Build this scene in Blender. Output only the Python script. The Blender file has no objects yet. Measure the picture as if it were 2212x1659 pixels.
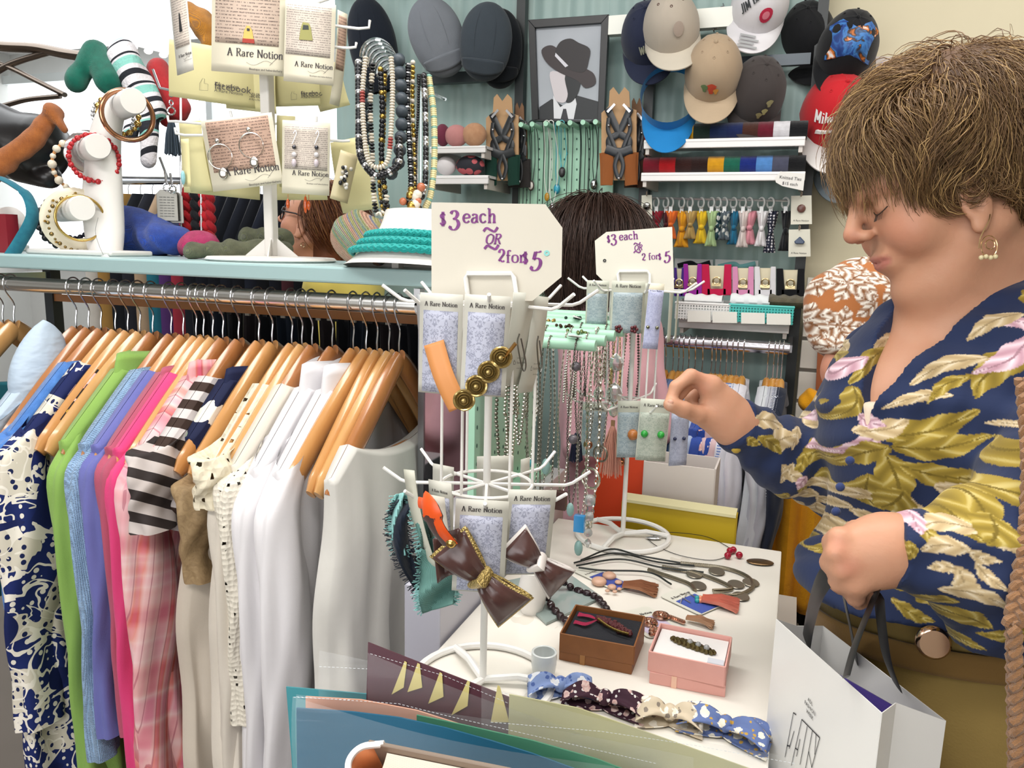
import bpy, math, random
import numpy as np
from mathutils import Vector, Matrix
C = bpy.context.scene.collection
SC = bpy.context.scene
PI = math.pi
# ---------------------------------------------------------------- camera, world, light, exposure
FOC, HEAD, PITCH, ROLL, CAMZ = 1662.0, math.radians(20), math.radians(10.2), 0.025, 1.45
CAM = Vector((0, 0, CAMZ))
_r0 = Vector((math.cos(HEAD), math.sin(HEAD), 0))
FW = Vector((-math.sin(HEAD)*math.cos(PITCH), math.cos(HEAD)*math.cos(PITCH), -math.sin(PITCH)))
_u0 = _r0.cross(FW)
UP = _u0*math.cos(ROLL) - _r0*math.sin(ROLL)
RT = _r0*math.cos(ROLL) + _u0*math.sin(ROLL)
cd = bpy.data.cameras.new('camera'); cam = bpy.data.objects.new('camera', cd); C.objects.link(cam)
cd.sensor_width = 36; cd.lens = 36*FOC/2212; cd.clip_start = 0.02
cam.matrix_world = Matrix(((RT.x, UP.x, -FW.x, 0), (RT.y, UP.y, -FW.y, 0), (RT.z, UP.z, -FW.z, CAMZ), (0, 0, 0, 1)))
SC.camera = cam
SC.view_settings.view_transform = 'Standard'; SC.view_settings.look = 'None'
SC.view_settings.gamma = 1; SC.view_settings.use_curve_mapping = False
SC.view_settings.exposure = 0.0
w = bpy.data.worlds.new('world'); SC.world = w; w.use_nodes = True
w.node_tree.nodes['Background'].inputs[0].default_value = (0.93, 0.97, 1, 1)
w.node_tree.nodes['Background'].inputs[1].default_value = 0.55
SC.cycles.max_bounces = 8; SC.cycles.diffuse_bounces = 3; SC.cycles.glossy_bounces = 3
SC.cycles.transmission_bounces = 6; SC.cycles.transparent_max_bounces = 16
SC.cycles.caustics_reflective = False; SC.cycles.caustics_refractive = False
SC.cycles.sample_clamp_indirect = 4.0
def area(name, loc, sx, sy, power, col=(1, 1, 1), rot=(0, 0, 0)):
    l = bpy.data.lights.new(name, 'AREA'); l.shape = 'RECTANGLE'; l.size = sx; l.size_y = sy; l.energy = power; l.color = col
    o = bpy.data.objects.new(name, l); o.location = loc; o.rotation_euler = rot; C.objects.link(o); return o
area('ceiling_light', (-0.3, 1.0, 2.72), 2.4, 0.3, 34, (1, .975, .94))
area('ceiling_light', (-0.6, -0.5, 2.72), 2.4, 0.3, 40, (1, .975, .94))
area('ceiling_light', (-2.6, 1.7, 2.72), 1.6, 1.2, 17, (.95, .98, 1))
area('ceiling_light', (-1.4, 3.6, 2.72), 2.4, 0.5, 22, (.95, .98, 1))
area('front_fill_light', (-0.8, -2.75, 1.7), 3.2, 1.6, 48, (.97, .985, 1), (PI/2, 0, 0))  # fill light added behind the camera to brighten surfaces facing it
area('ceiling_light', (0.9, 1.9, 2.72), 1.2, 0.3, 9, (1, .96, .9))
# ---------------------------------------------------------------- pixels to rays
def ray(px, py): return FW + RT*((px-1106)/FOC) + UP*((829.5-py)/FOC)
def P(px, py, d): return CAM + ray(px, py)*d
def PX(px, py, x): r = ray(px, py); return CAM + r*(x/r.x)
def PY(px, py, y): r = ray(px, py); return CAM + r*(y/r.y)
def PZ(px, py, z): r = ray(px, py); return CAM + r*((z-CAMZ)/r.z)
V = Vector
def rnd(a, b): return random.uniform(a, b)
random.seed(7)
# ---------------------------------------------------------------- materials
def lin(h):
    if isinstance(h, (tuple, list)): return tuple(h)[:3]
    h = h.lstrip('#'); o = []
    for i in (0, 2, 4):
        c = int(h[i:i+2], 16)/255; o.append(c/12.92 if c <= .04045 else ((c+.055)/1.055)**2.4)
    return tuple(o)
class NT:
    def __init__(s, name):
        s.m = bpy.data.materials.new(name); s.m.use_nodes = True; s.t = s.m.node_tree
        s.b = s.t.nodes['Principled BSDF']; s.out = s.t.nodes['Material Output']
    def n(s, typ, ins=None, **kw):
        x = s.t.nodes.new('ShaderNode'+typ)
        for k, v in kw.items(): setattr(x, k, v)
        for k, v in (ins or {}).items(): s.put(x.inputs[k], v)
        return x
    def put(s, sock, v):
        if isinstance(v, bpy.types.NodeSocket): s.t.links.new(v, sock)
        elif isinstance(v, (tuple, list)) and len(v) == 3 and sock.type == 'RGBA': sock.default_value = (*v, 1)
        else: sock.default_value = v
    def co(s, kind='Object', scale=(1, 1, 1), rot=(0, 0, 0), loc=(0, 0, 0)):
        t = s.n('TexCoord'); mp = s.n('Mapping', {'Vector': t.outputs[kind], 'Scale': scale, 'Rotation': rot, 'Location': loc})
        return mp.outputs[0]
    def math(s, op, a, b=0.0, c=None):
        x = s.n('Math', operation=op); s.put(x.inputs[0], a); s.put(x.inputs[1], b)
        if c is not None: s.put(x.inputs[2], c)
        return x.outputs[0]
    def mix(s, f, a, b, bt='MIX'):
        x = s.n('Mix', data_type='RGBA', blend_type=bt); s.put(x.inputs[0], f)
        s.put(x.inputs[6], lin(a) if isinstance(a, (str, tuple)) else a); s.put(x.inputs[7], lin(b) if isinstance(b, (str, tuple)) else b)
        return x.outputs[2]
    def noise(s, co, scale, detail=2, rough=.5, dist=0):
        return s.n('TexNoise', {'Vector': co, 'Scale': scale, 'Detail': detail, 'Roughness': rough, 'Distortion': dist}).outputs[0]
    def vor(s, co, scale, feature='F1', out=0, rnd_=1.0):
        return s.n('TexVoronoi', {'Vector': co, 'Scale': scale, 'Randomness': rnd_}, feature=feature).outputs[out]
    def wave(s, co, scale, axis='X', dist=0, dscale=1, prof='SIN'):
        return s.n('TexWave', {'Vector': co, 'Scale': scale, 'Distortion': dist, 'Detail Scale': dscale}, bands_direction=axis, wave_profile=prof).outputs[1]
    def sep(s, co):
        x = s.n('SeparateXYZ', {0: co}); return x.outputs
    def ramp(s, f, stops, interp='CONSTANT'):
        x = s.n('ValToRGB', {0: f}); r = x.color_ramp; r.interpolation = interp
        while len(r.elements) < len(stops): r.elements.new(.5)
        for e, (p, c) in zip(r.elements, stops): e.position = p; e.color = (*lin(c), 1)
        return x.outputs[0]
    def bump(s, h, strength=.3, dist=.002):
        b = s.n('Bump', {'Strength': strength, 'Distance': dist, 'Height': h}); s.put(s.b.inputs['Normal'], b.outputs[0])
    def fin(s, col=None, rough=.6, metal=0, spec=.5, **kw):
        if col is not None: s.put(s.b.inputs['Base Color'], lin(col) if isinstance(col, (str, tuple)) else col)
        s.put(s.b.inputs['Roughness'], rough); s.b.inputs['Metallic'].default_value = metal
        s.b.inputs['Specular IOR Level'].default_value = spec
        for k, v in kw.items(): s.put(s.b.inputs[k.replace('_', ' ')], v)
        return s.m
_mc = {}
def cached(f):
    def g(*a, **k):
        key = (f.__name__, str(a), str(k))
        if key not in _mc: _mc[key] = f(*a, **k)
        return _mc[key]
    return g
@cached
def plain(col, rough=.5, metal=0, spec=.5): return NT('plain').fin(col, rough, metal, spec)
@cached
def paint(col, rough=.4):
    t = NT('paint'); n = t.noise(t.co(), 9, 4); r, g, b = lin(col)
    return t.fin(t.mix(t.math('MULTIPLY', n, .35), col, (r*.8, g*.8, b*.8)), rough)
@cached
def fabric(col, scale=500, rough=.9, b=.25, col2=None, cs=14):
    t = NT('fabric'); co = t.co(); r, g, bl = lin(col)
    c = t.mix(t.noise(co, cs, 3), col, col2 or (r*.82, g*.82, bl*.82))
    t.bump(t.math('ADD', t.math('MULTIPLY', t.noise(co, scale, 1), .3), t.noise(co, 35, 3)), b, .004)
    return t.fin(c, rough, 0, .2, Sheen_Weight=.15)
@cached
def knit(col, col2=None, s=160, b=.8, rough=.95):
    t = NT('knit'); co = t.co(); r, g, bl = lin(col)
    wv = t.math('MULTIPLY', t.wave(co, s, 'Z', 3, 2), t.wave(co, s, 'Y', 2, 2))
    t.bump(wv, b, .003)
    return t.fin(t.mix(t.math('MULTIPLY', t.noise(co, 60, 3), 1.1), (r*.6, g*.6, bl*.6), col2 or col), rough, 0, .1, Sheen_Weight=.3)
@cached
def wood(col='#c99558', col2='#a86f38', rough=.22, s=1.0):
    t = NT('wood'); co = t.co('Object', (3*s, 3*s, 14*s), (0.3, 0.2, 0))
    f = t.noise(t.co('Object', (9*s, 9*s, 2*s)), 2, 3); n = t.noise(t.co('Object', (60, 60, 14)), 1, 3)
    return t.fin(t.mix(t.math('MULTIPLY', t.math('ADD', f, n), .5), col, col2), rough, 0, .5, Coat_Weight=.5, Coat_Roughness=.12)
@cached
def metal(col='#d8d8d8', rough=.18): return NT('metal').fin(col, rough, 1)
@cached
def glass(col='#ffffff', rough=.03, ior=1.45, alpha=.25):
    t = NT('clear_plastic')
    return t.fin(col, rough, 0, .5, Alpha=alpha, IOR=ior)
@cached
def emis(col, st): return NT('glow').fin('#ffffff', Emission_Color=(*lin(col), 1), Emission_Strength=st)
@cached
def vcol(rough=.85, b=.25, spec=.2, sheen=.1, sc=35, dist=.003):
    t = NT('printed_cloth'); a = t.n('Attribute', attribute_name='Col')
    t.bump(t.noise(t.co(), sc, 4), b, dist)
    return t.fin(a.outputs[0], rough, 0, spec, Sheen_Weight=sheen)
# ---------------------------------------------------------------- mesh accumulator
def frame(d, up=(0, 0, 1)):
    d = V(d).normalized(); u = V(up)
    if abs(d.dot(u)) > .98: u = V((1, 0, 0))
    x = u.cross(d).normalized(); y = d.cross(x); return x, y, d
def rotm(rx=0, ry=0, rz=0): return Matrix.Rotation(rz, 4, 'Z') @ Matrix.Rotation(ry, 4, 'Y') @ Matrix.Rotation(rx, 4, 'X')
def TR(loc, rx=0, ry=0, rz=0): return Matrix.Translation(V(loc)) @ rotm(rx, ry, rz)
def basis(o, x, y, z): return Matrix(((x[0], y[0], z[0], o[0]), (x[1], y[1], z[1], o[1]), (x[2], y[2], z[2], o[2]), (0, 0, 0, 1)))
class M:
    def __init__(s): s.v = []; s.f = []; s.uv = []
    def add(s, vs, fs, uv=None, mat=None):
        o = len(s.v)
        if mat is not None: vs = [mat @ V(p) for p in vs]
        s.v += [tuple(p) for p in vs]; s.f += [tuple(i+o for i in f) for f in fs]
        s.uv += list(uv) if uv is not None else [(p[0], p[1]) for p in vs]
        return s
    def box(s, c, sz, R=None):
        hx, hy, hz = sz[0]/2, sz[1]/2, sz[2]/2
        vs = [V((x*hx, y*hy, z*hz)) for x in (-1, 1) for y in (-1, 1) for z in (-1, 1)]
        m = Matrix.Translation(V(c)) @ (R if R is not None else Matrix.Identity(4))
        return s.add(vs, [(0, 1, 3, 2), (4, 6, 7, 5), (0, 4, 5, 1), (2, 3, 7, 6), (0, 2, 6, 4), (1, 5, 7, 3)], None, m)
    def tube(s, pts, r, n=8, closed=False, caps=True, flat=1.0, up=(0, 0, 1)):
        pts = [V(p) for p in pts]; k = len(pts)
        rs = r if isinstance(r, (list, tuple)) else [r]*k
        vs, fs, uv = [], [], []; px = None
        for i in range(k):
            a = pts[(i-1) % k] if (closed or i > 0) else pts[i]; b = pts[(i+1) % k] if (closed or i < k-1) else pts[i]
            d = (b-a)
            if d.length < 1e-9: d = V((0, 0, 1))
            d.normalize()
            if px is None: x, y, _ = frame(d, up)
            else:
                x = px - d*px.dot(d)
                x = x.normalized() if x.length > 1e-6 else frame(d, up)[0]
                y = d.cross(x)
            px = x
            for j in range(n):
                t = 2*PI*j/n; vs.append(pts[i] + (x*math.cos(t) + y*math.sin(t)*flat)*rs[i]); uv.append((j/n, i/max(1, k-1)))
        m = k if closed else k-1
        for i in range(m):
            for j in range(n):
                a = i*n+j; b = i*n+(j+1) % n; c = ((i+1) % k)*n+(j+1) % n; e = ((i+1) % k)*n+j; fs.append((a, b, c, e))
        if caps and not closed: fs.append(tuple(range(n))[::-1]); fs.append(tuple((k-1)*n+j for j in range(n)))
        return s.add(vs, fs, uv)
    def lathe(s, prof, n=24, mat=None, closed=False):
        vs, fs, uv = [], [], []; k = len(prof)
        for i, (r, z) in enumerate(prof):
            for j in range(n):
                t = 2*PI*j/n; vs.append((r*math.cos(t), r*math.sin(t), z)); uv.append((j/n, i/(k-1)))
        for i in range(k if closed else k-1):
            for j in range(n): fs.append((i*n+j, i*n+(j+1) % n, ((i+1) % k)*n+(j+1) % n, ((i+1) % k)*n+j))
        if not closed: fs.append(tuple(range(n))[::-1]); fs.append(tuple((k-1)*n+j for j in range(n)))
        return s.add(vs, fs, uv, mat)
    def sph(s, c, r, n=10, R=None, sq=1.0):
        if not isinstance(r, (tuple, list)): r = (r, r, r)
        vs, fs = [], []; m = max(4, n//2+1)
        for i in range(m+1):
            ph = PI*i/m
            for j in range(n):
                t = 2*PI*j/n; vs.append((r[0]*math.sin(ph)*math.cos(t), r[1]*math.sin(ph)*math.sin(t), r[2]*math.cos(ph)))
        for i in range(m):
            for j in range(n): fs.append((i*n+j, (i+1)*n+j, (i+1)*n+(j+1) % n, i*n+(j+1) % n))
        mt = Matrix.Translation(V(c))
        if R is not None: mt = mt @ R
        return s.add(vs, fs, None, mt)
    def grid(s, fn, nu, nv, mat=None, cu=False):
        vs, fs, uv = [], [], []
        for i in range(nu+(0 if cu else 1)):
            for j in range(nv+1): vs.append(fn(i/nu, j/nv)); uv.append((i/nu, j/nv))
        w_ = nv+1; k = nu
        for i in range(nu):
            i2 = (i+1) % nu if cu else i+1
            for j in range(nv): fs.append((i*w_+j, i2*w_+j, i2*w_+j+1, i*w_+j+1))
        return s.add(vs, fs, uv, mat)
    def prism(s, out, t, mat=None):
        n = len(out); vs = [(x, y, 0) for x, y in out] + [(x, y, t) for x, y in out]
        fs = [tuple(range(n))[::-1], tuple(range(n, 2*n))] + [(i, (i+1) % n, n+(i+1) % n, n+i) for i in range(n)]
        xs = [p[0] for p in out]; ys = [p[1] for p in out]; x0, x1, y0, y1 = min(xs), max(xs), min(ys), max(ys)
        uv = [((x-x0)/max(x1-x0, 1e-9), (y-y0)/max(y1-y0, 1e-9)) for x, y in out]
        return s.add(vs, fs, uv*2, mat)
    def ring(s, c, R, r, ax=(0, 0, 1), n=24, m=6, a0=0, a1=2*PI, sc=(1, 1)):
        x, y, _ = frame(ax); cl = a1-a0 > 6.28; k = n
        pts = [V(c) + x*R*sc[0]*math.cos(a0+(a1-a0)*i/(k if cl else k-1)) + y*R*sc[1]*math.sin(a0+(a1-a0)*i/(k if cl else k-1)) for i in range(k)]
        return s.tube(pts, r, m, cl)
def catmull(pts, k=8, closed=False):
    p = [V(q) for q in pts]; n = len(p); out = []
    for i in range(n if closed else n-1):
        a = p[(i-1) % n] if (closed or i > 0) else p[0]*2-p[1]; b = p[i]; c = p[(i+1) % n]
        d = p[(i+2) % n] if (closed or i < n-2) else p[n-1]*2-p[n-2]
        for j in range(k):
            t = j/k; out.append(b + (c-a)*(t*.5) + (a*2-b*5+c*4-d)*(t*t*.5) + (b*3-a-c*3+d)*(t*t*t*.5))
    if not closed: out.append(p[-1])
    return out
def obj(name, m, mat, parent=None, smooth=True, bevel=0, solid=0, subd=0, cols=None, auto=None, loc=None):
    """link a mesh given in world coordinates as one object, kept local to its parent"""
    vs = m.v; off = V((0, 0, 0))
    if parent is not None:
        wm = parent_world(parent).inverted(); vs = [wm @ V(v) for v in vs]
    elif loc is not None: off = V(loc); vs = [V(v)-off for v in vs]
    me = bpy.data.meshes.new(name); me.from_pydata([tuple(v) for v in vs], [], m.f)
    if m.f:
        uvl = me.uv_layers.new(name='UVMap'); li = np.empty(len(me.loops), np.int32); me.loops.foreach_get('vertex_index', li)
        uvl.data.foreach_set('uv', np.array(m.uv, np.float32)[li].ravel())
    if smooth: me.shade_smooth()
    if cols is not None:
        ca = me.color_attributes.new('Col', 'FLOAT_COLOR', 'POINT'); ca.data.foreach_set('color', np.hstack([cols, np.ones((len(cols), 1))]).astype(np.float32).ravel())
    o = bpy.data.objects.new(name, me); C.objects.link(o)
    if mat is not None: me.materials.append(mat)
    if parent is not None: o.parent = parent
    else: o.location = off
    if smooth and auto is None: auto = 40
    if smooth and auto: me.set_sharp_from_angle(angle=math.radians(auto))
    if solid: md = o.modifiers.new('thickness', 'SOLIDIFY'); md.thickness = solid; md.offset = 0
    if bevel: md = o.modifiers.new('edge', 'BEVEL'); md.width = bevel; md.segments = 2; md.limit_method = 'ANGLE'
    if subd: md = o.modifiers.new('subd', 'SUBSURF'); md.levels = md.render_levels = subd
    return o
def parent_world(p):
    m = Matrix.Identity(4)
    while p is not None: m = p.matrix_basis @ m; p = p.parent
    return m
def tag(o, label, cat, group=None, kind=None):
    o['label'] = label; o['category'] = cat
    if group: o['group'] = group
    if kind: o['kind'] = kind
    return o
def thing(name, label, cat, loc=(0, 0, 0), group=None, rz=0):
    o = bpy.data.objects.new(name, None); C.objects.link(o); o.location = V(loc); o.rotation_euler = (0, 0, rz)
    o.empty_display_size = .02
    return tag(o, label, cat, group)
def struct(name, m, mat, **k):
    o = obj(name, m, mat, **k); o['kind'] = 'structure'; return o
def dup(root, M4, label=None, mats=None):
    """copy a thing with its parts and sub-parts and place it by a matrix"""
    r = root.copy(); C.objects.link(r); r.matrix_basis = M4
    if label: r['label'] = label
    for ch in list(root.children):
        c = ch.copy(); C.objects.link(c); c.parent = r
        for g in list(ch.children):
            d = g.copy(); C.objects.link(d); d.parent = c
    return r
def one(name, m, mat, label, cat, group=None, kind=None, **k):
    """a thing of one mesh, origin at its base centre"""
    a = np.array([tuple(v) for v in m.v]); c = (a.min(0)+a.max(0))/2; c[2] = a[:, 2].min()
    return tag(obj(name, m, mat, loc=tuple(c), **k), label, cat, group, kind)
# ---------------------------------------------------------------- smooth solids (distance field, polygonised by surface nets)
def rc(a, b, ra, rb=None, k=.01, op=1): return ('c', np.array(a, float), np.array(b, float), ra, ra if rb is None else rb, k, op)
def el(c, r, k=.01, op=1, R=None): return ('e', np.array(c, float), np.array(r, float), None if R is None else np.array(R, float), None, k, op)
def sdf(p, prims):
    d = None
    for t, a, b, c, e, k, op in prims:
        if t == 'c':
            ba = b-a; pa = p-a; h = np.clip(pa@ba/max(ba@ba, 1e-12), 0, 1); q = np.linalg.norm(pa-h[:, None]*ba, axis=1)-(c+(e-c)*h)
        else:
            x = p-a
            if c is not None: x = x@c
            k0 = np.linalg.norm(x/b, axis=1); k1 = np.linalg.norm(x/(b*b), axis=1)+1e-9; q = k0*(k0-1)/k1
        if d is None: d = q; continue
        if op < 0: q = -q
        hh = np.maximum(k-np.abs(d-q), 0)/k
        d = np.minimum(d, q)-hh*hh*k*.25 if op > 0 else np.maximum(d, q)+hh*hh*k*.25
    return d
def xf_prims(prims, M4):
    A = np.array(M4)[:3, :3]; t = np.array(M4)[:3, 3]; out = []
    s = np.linalg.norm(A[:, 0]); Rr = A/s
    for ty, a, b, c, e, k, op in prims:
        if ty == 'c': out.append((ty, A@a+t, A@b+t, c*s, e*s, k*s, op))
        else: out.append((ty, A@a+t, b*s, (Rr if c is None else Rr@c), None, k*s, op))
    return out
def snets(f, lo, hi, h, B=16):
    lo = np.array(lo, float); n = np.ceil((np.array(hi, float)-lo)/h/B).astype(int)*B+1
    G = np.full(tuple(n), 1.0, np.float32); ii = np.arange(B+1)
    for bx in range(0, n[0]-1, B):
        for by in range(0, n[1]-1, B):
            for bz in range(0, n[2]-1, B):
                c = lo+h*(np.array([bx, by, bz])+B/2); dc = f(c[None])[0]
                if abs(dc) > h*B*1.1+.01:
                    G[bx:bx+B+1, by:by+B+1, bz:bz+B+1] = np.where(np.abs(G[bx:bx+B+1, by:by+B+1, bz:bz+B+1]) == 1.0, np.sign(dc), G[bx:bx+B+1, by:by+B+1, bz:bz+B+1]); continue
                X, Y, Z = np.meshgrid(bx+ii, by+ii, bz+ii, indexing='ij')
                p = lo+h*np.stack([X, Y, Z], -1).reshape(-1, 3); G[bx:bx+B+1, by:by+B+1, bz:bz+B+1] = f(p).reshape(B+1, B+1, B+1)
    S = G < 0; c8 = [(i, j, k) for i in (0, 1) for j in (0, 1) for k in (0, 1)]
    sl = lambda A, o: A[o[0]:n[0]-1+o[0], o[1]:n[1]-1+o[1], o[2]:n[2]-1+o[2]]
    cnt = sum(sl(S, o).astype(np.int8) for o in c8); cell = (cnt > 0) & (cnt < 8)
    ci = np.argwhere(cell); idx = np.full(cell.shape, -1, np.int64); idx[cell] = np.arange(len(ci))
    acc = np.zeros((len(ci), 3)); num = np.zeros(len(ci))
    for o in c8:
        for ax in range(3):
            if o[ax] == 1: continue
            q = list(o); q[ax] = 1; g0 = G[ci[:, 0]+o[0], ci[:, 1]+o[1], ci[:, 2]+o[2]]; g1 = G[ci[:, 0]+q[0], ci[:, 1]+q[1], ci[:, 2]+q[2]]
            cr = (g0 < 0) != (g1 < 0); t = np.where(cr, g0/np.where(cr, g0-g1, 1), 0); p = np.tile(np.array(o, float), (len(ci), 1)); p[:, ax] += t
            acc[cr] += p[cr]; num[cr] += 1
    vs = lo+h*(ci+acc/num[:, None]); fs = []
    for ax in range(3):
        u, v = (ax+1) % 3, (ax+2) % 3; e = [0, 0, 0]; e[ax] = 1
        a = S[:-1 if ax == 0 else None, :-1 if ax == 1 else None, :-1 if ax == 2 else None]; b = S[e[0]:, e[1]:, e[2]:]
        for sg, m_ in ((0, a & ~b), (1, ~a & b)):
            w_ = np.argwhere(m_); w_ = w_[(w_[:, u] > 0) & (w_[:, v] > 0) & (w_[:, u] < n[u]-1) & (w_[:, v] < n[v]-1)]
            def at(du, dv):
                q = w_.copy(); q[:, u] -= du; q[:, v] -= dv; return idx[q[:, 0], q[:, 1], q[:, 2]]
            q = np.stack([at(1, 1), at(0, 1), at(0, 0), at(1, 0)], 1); fs.append(q if sg == 0 else q[:, ::-1])
    return vs, np.concatenate(fs)
def npobj(name, vs, fs, mat, parent=None, cols=None, uv=None):
    me = bpy.data.meshes.new(name); k = fs.shape[1]
    if parent is not None:
        wm = np.array(parent_world(parent).inverted()); vs = vs@wm[:3, :3].T+wm[:3, 3]
    me.vertices.add(len(vs)); me.vertices.foreach_set('co', vs.astype(np.float32).ravel())
    me.loops.add(fs.size); me.loops.foreach_set('vertex_index', fs.astype(np.int32).ravel())
    me.polygons.add(len(fs)); me.polygons.foreach_set('loop_start', np.arange(0, fs.size, k, dtype=np.int32))
    me.update(calc_edges=True); me.validate(); me.shade_smooth(); me.materials.append(mat)
    if cols is not None:
        ca = me.color_attributes.new('Col', 'FLOAT_COLOR', 'POINT'); ca.data.foreach_set('color', np.hstack([cols, np.ones((len(cols), 1))]).astype(np.float32).ravel())
    o = bpy.data.objects.new(name, me); C.objects.link(o)
    if parent is not None: o.parent = parent
    return o
def bounds(prims, pad=.02):
    q = np.concatenate([np.array([pr[1]-np.max(pr[2]) if pr[0] == 'e' else np.minimum(pr[1], pr[2])-max(pr[3], pr[4]), pr[1]+np.max(pr[2]) if pr[0] == 'e' else np.maximum(pr[1], pr[2])+max(pr[3], pr[4])]) for pr in prims if pr[6] > 0]); return q.min(0)-pad, q.max(0)+pad
# ---------------------------------------------------------------- lettering drawn with a broad nib (serifed strokes)
GL = {
 'A': (.78, ['l0.12,0 0.4,1', 'l0.4,1 0.68,0', 'l0.22,.36 .58,.36', 'l0,0 .24,0', 'l.54,0 .8,0']),
 'R': (.74, ['l.16,0 .16,1', 's.16,.98 .45,1 .6,.8 .45,.56 .16,.54', 'l.36,.54 .66,0', 'l.02,0 .3,0', 'l.02,1 .2,1', 'l.6,0 .74,.02']),
 'N': (.86, ['l.14,0 .14,1', 'l.14,1 .7,0', 'l.7,0 .7,1', 'l.02,0 .28,0', 'l.02,1 .18,1', 'l.6,1 .84,1']),
 'O': (.8, ['s.4,1 .12,.82 .06,.5 .14,.16 .4,0 .66,.16 .74,.5 .68,.82 .4,1']),
 'a': (.56, ['s.08,.5 .2,.6 .38,.56 .4,.4', 'l.4,.44 .4,.06', 's.4,.34 .2,.34 .06,.2 .1,.02 .26,0 .4,.14', 'l.4,.04 .52,.02']),
 'r': (.46, ['l.14,0 .14,.6', 's.14,.4 .22,.56 .34,.62 .42,.54', 'l.02,0 .28,0', 'l.02,.6 .14,.6']),
 'e': (.54, ['s.06,.32 .28,.34 .46,.38 .42,.55 .26,.62 .1,.52 .04,.3 .12,.06 .28,0 .46,.12']),
 'o': (.58, ['s.28,.62 .1,.54 .04,.3 .1,.08 .28,0 .46,.08 .52,.3 .46,.54 .28,.62']),
 't': (.4, ['s.16,.84 .16,.3 .18,.06 .28,0 .38,.08', 'l.02,.6 .36,.6']),
 'i': (.3, ['l.14,0 .14,.6', 'l.02,0 .28,0', 'l.02,.6 .14,.6', 'l.14,.78 .14,.9']),
 'n': (.62, ['l.14,0 .14,.6', 's.14,.42 .26,.58 .4,.62 .48,.5 .48,.3 .48,0', 'l.02,0 .26,0', 'l.36,0 .6,0', 'l.02,.6 .14,.6']),
 'c': (.52, ['s.44,.5 .28,.62 .1,.54 .04,.3 .12,.06 .28,0 .46,.12']),
 'h': (.62, ['l.14,0 .14,1', 's.14,.42 .26,.58 .4,.62 .48,.5 .48,.3 .48,0', 'l.02,0 .26,0', 'l.36,0 .6,0', 'l0,1 .14,1']),
 'f': (.42, ['s.4,.92 .3,1 .18,.92 .16,.7 .16,0', 'l.04,0 .3,0', 'l.02,.58 .36,.58']),
 '2': (.56, ['s.08,.74 .14,.94 .32,1 .46,.84 .42,.6 .2,.3 .06,.08', 's.06,.08 .2,.12 .34,.02 .5,.1']),
 '3': (.6, ['s.1,.82 .2,.96 .36,.98 .48,.82 .4,.62 .22,.52', 's.22,.52 .44,.46 .54,.24 .44,0 .24,-.1 .06,.02 .1,.12']),
 '5': (.56, ['s.5,.98 .34,.92 .18,.94', 'l.18,.94 .12,.5', 's.12,.5 .32,.58 .5,.44 .52,.18 .38,-.06 .18,-.12 .04,0 .08,.12']),
 '$': (.46, ['s.4,.76 .26,.86 .1,.76 .12,.58 .3,.46 .4,.28 .3,.1 .14,.12 .06,.24', 'l.2,0 .2,.98', 'l.29,0 .29,.98']),
 '1': (.4, ['l.2,0 .2,1', 'l.04,.84 .2,1', 'l.06,0 .34,0']),
 '~': (1.0, ['s0,.1 .2,.34 .5,.2 .8,.1 1,.4']),
 'J': (.5, ['s.34,1 .34,.2 .2,0 .06,.1', 'l.2,1 .48,1']),
 'I': (.34, ['l.16,0 .16,1', 'l.04,0 .28,0', 'l.04,1 .28,1']),
 'M': (.9, ['l.14,0 .14,1', 'l.14,1 .45,.2', 'l.45,.2 .74,1', 'l.74,1 .74,0', 'l.04,0 .26,0', 'l.64,0 .86,0']),
 'B': (.66, ['l.14,0 .14,1', 's.14,.98 .5,.96 .48,.6 .14,.54', 's.14,.54 .6,.5 .56,.06 .14,.02']),
 'E': (.6, ['l.14,0 .14,1', 'l.14,1 .52,1', 'l.14,.52 .42,.52', 'l.14,0 .54,0']),
 'K': (.66, ['l.14,0 .14,1', 'l.14,.45 .56,1', 'l.26,.58 .6,0']), 'T': (.6, ['l.3,0 .3,1', 'l.02,1 .58,1']),
 'W': (.9, ['l.04,1 .24,0', 'l.24,0 .44,.9', 'l.44,.9 .64,0', 'l.64,0 .84,1']), 'F': (.5, ['l.12,0 .12,1', 'l.12,1 .5,1', 'l.12,.52 .38,.52']),
 'k': (.54, ['l.12,0 .12,1', 'l.12,.25 .42,.6', 'l.22,.36 .48,0']), 'w': (.8, ['l.04,.6 .2,0', 'l.2,0 .38,.55', 'l.38,.55 .56,0', 'l.56,0 .72,.6']),
 'u': (.6, ['s.12,.6 .1,.2 .2,0 .36,.04 .46,.2', 'l.46,.6 .46,0']), 's': (.46, ['s.4,.5 .24,.62 .08,.5 .2,.34 .38,.22 .36,.04 .2,0 .04,.1']),
 'l': (.28, ['l.14,0 .14,1']), 'm': (.86, ['l.12,0 .12,.6', 's.12,.44 .28,.62 .4,.5 .4,0', 's.4,.44 .56,.62 .7,.5 .7,0']), 'v': (.5, ['l.04,.6 .22,0', 'l.22,0 .42,.6']),
 'd': (.58, ['s.44,.5 .26,.62 .08,.5 .06,.2 .24,0 .44,.14', 'l.44,1 .44,0']),
 ' ': (.36, [])}
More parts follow.
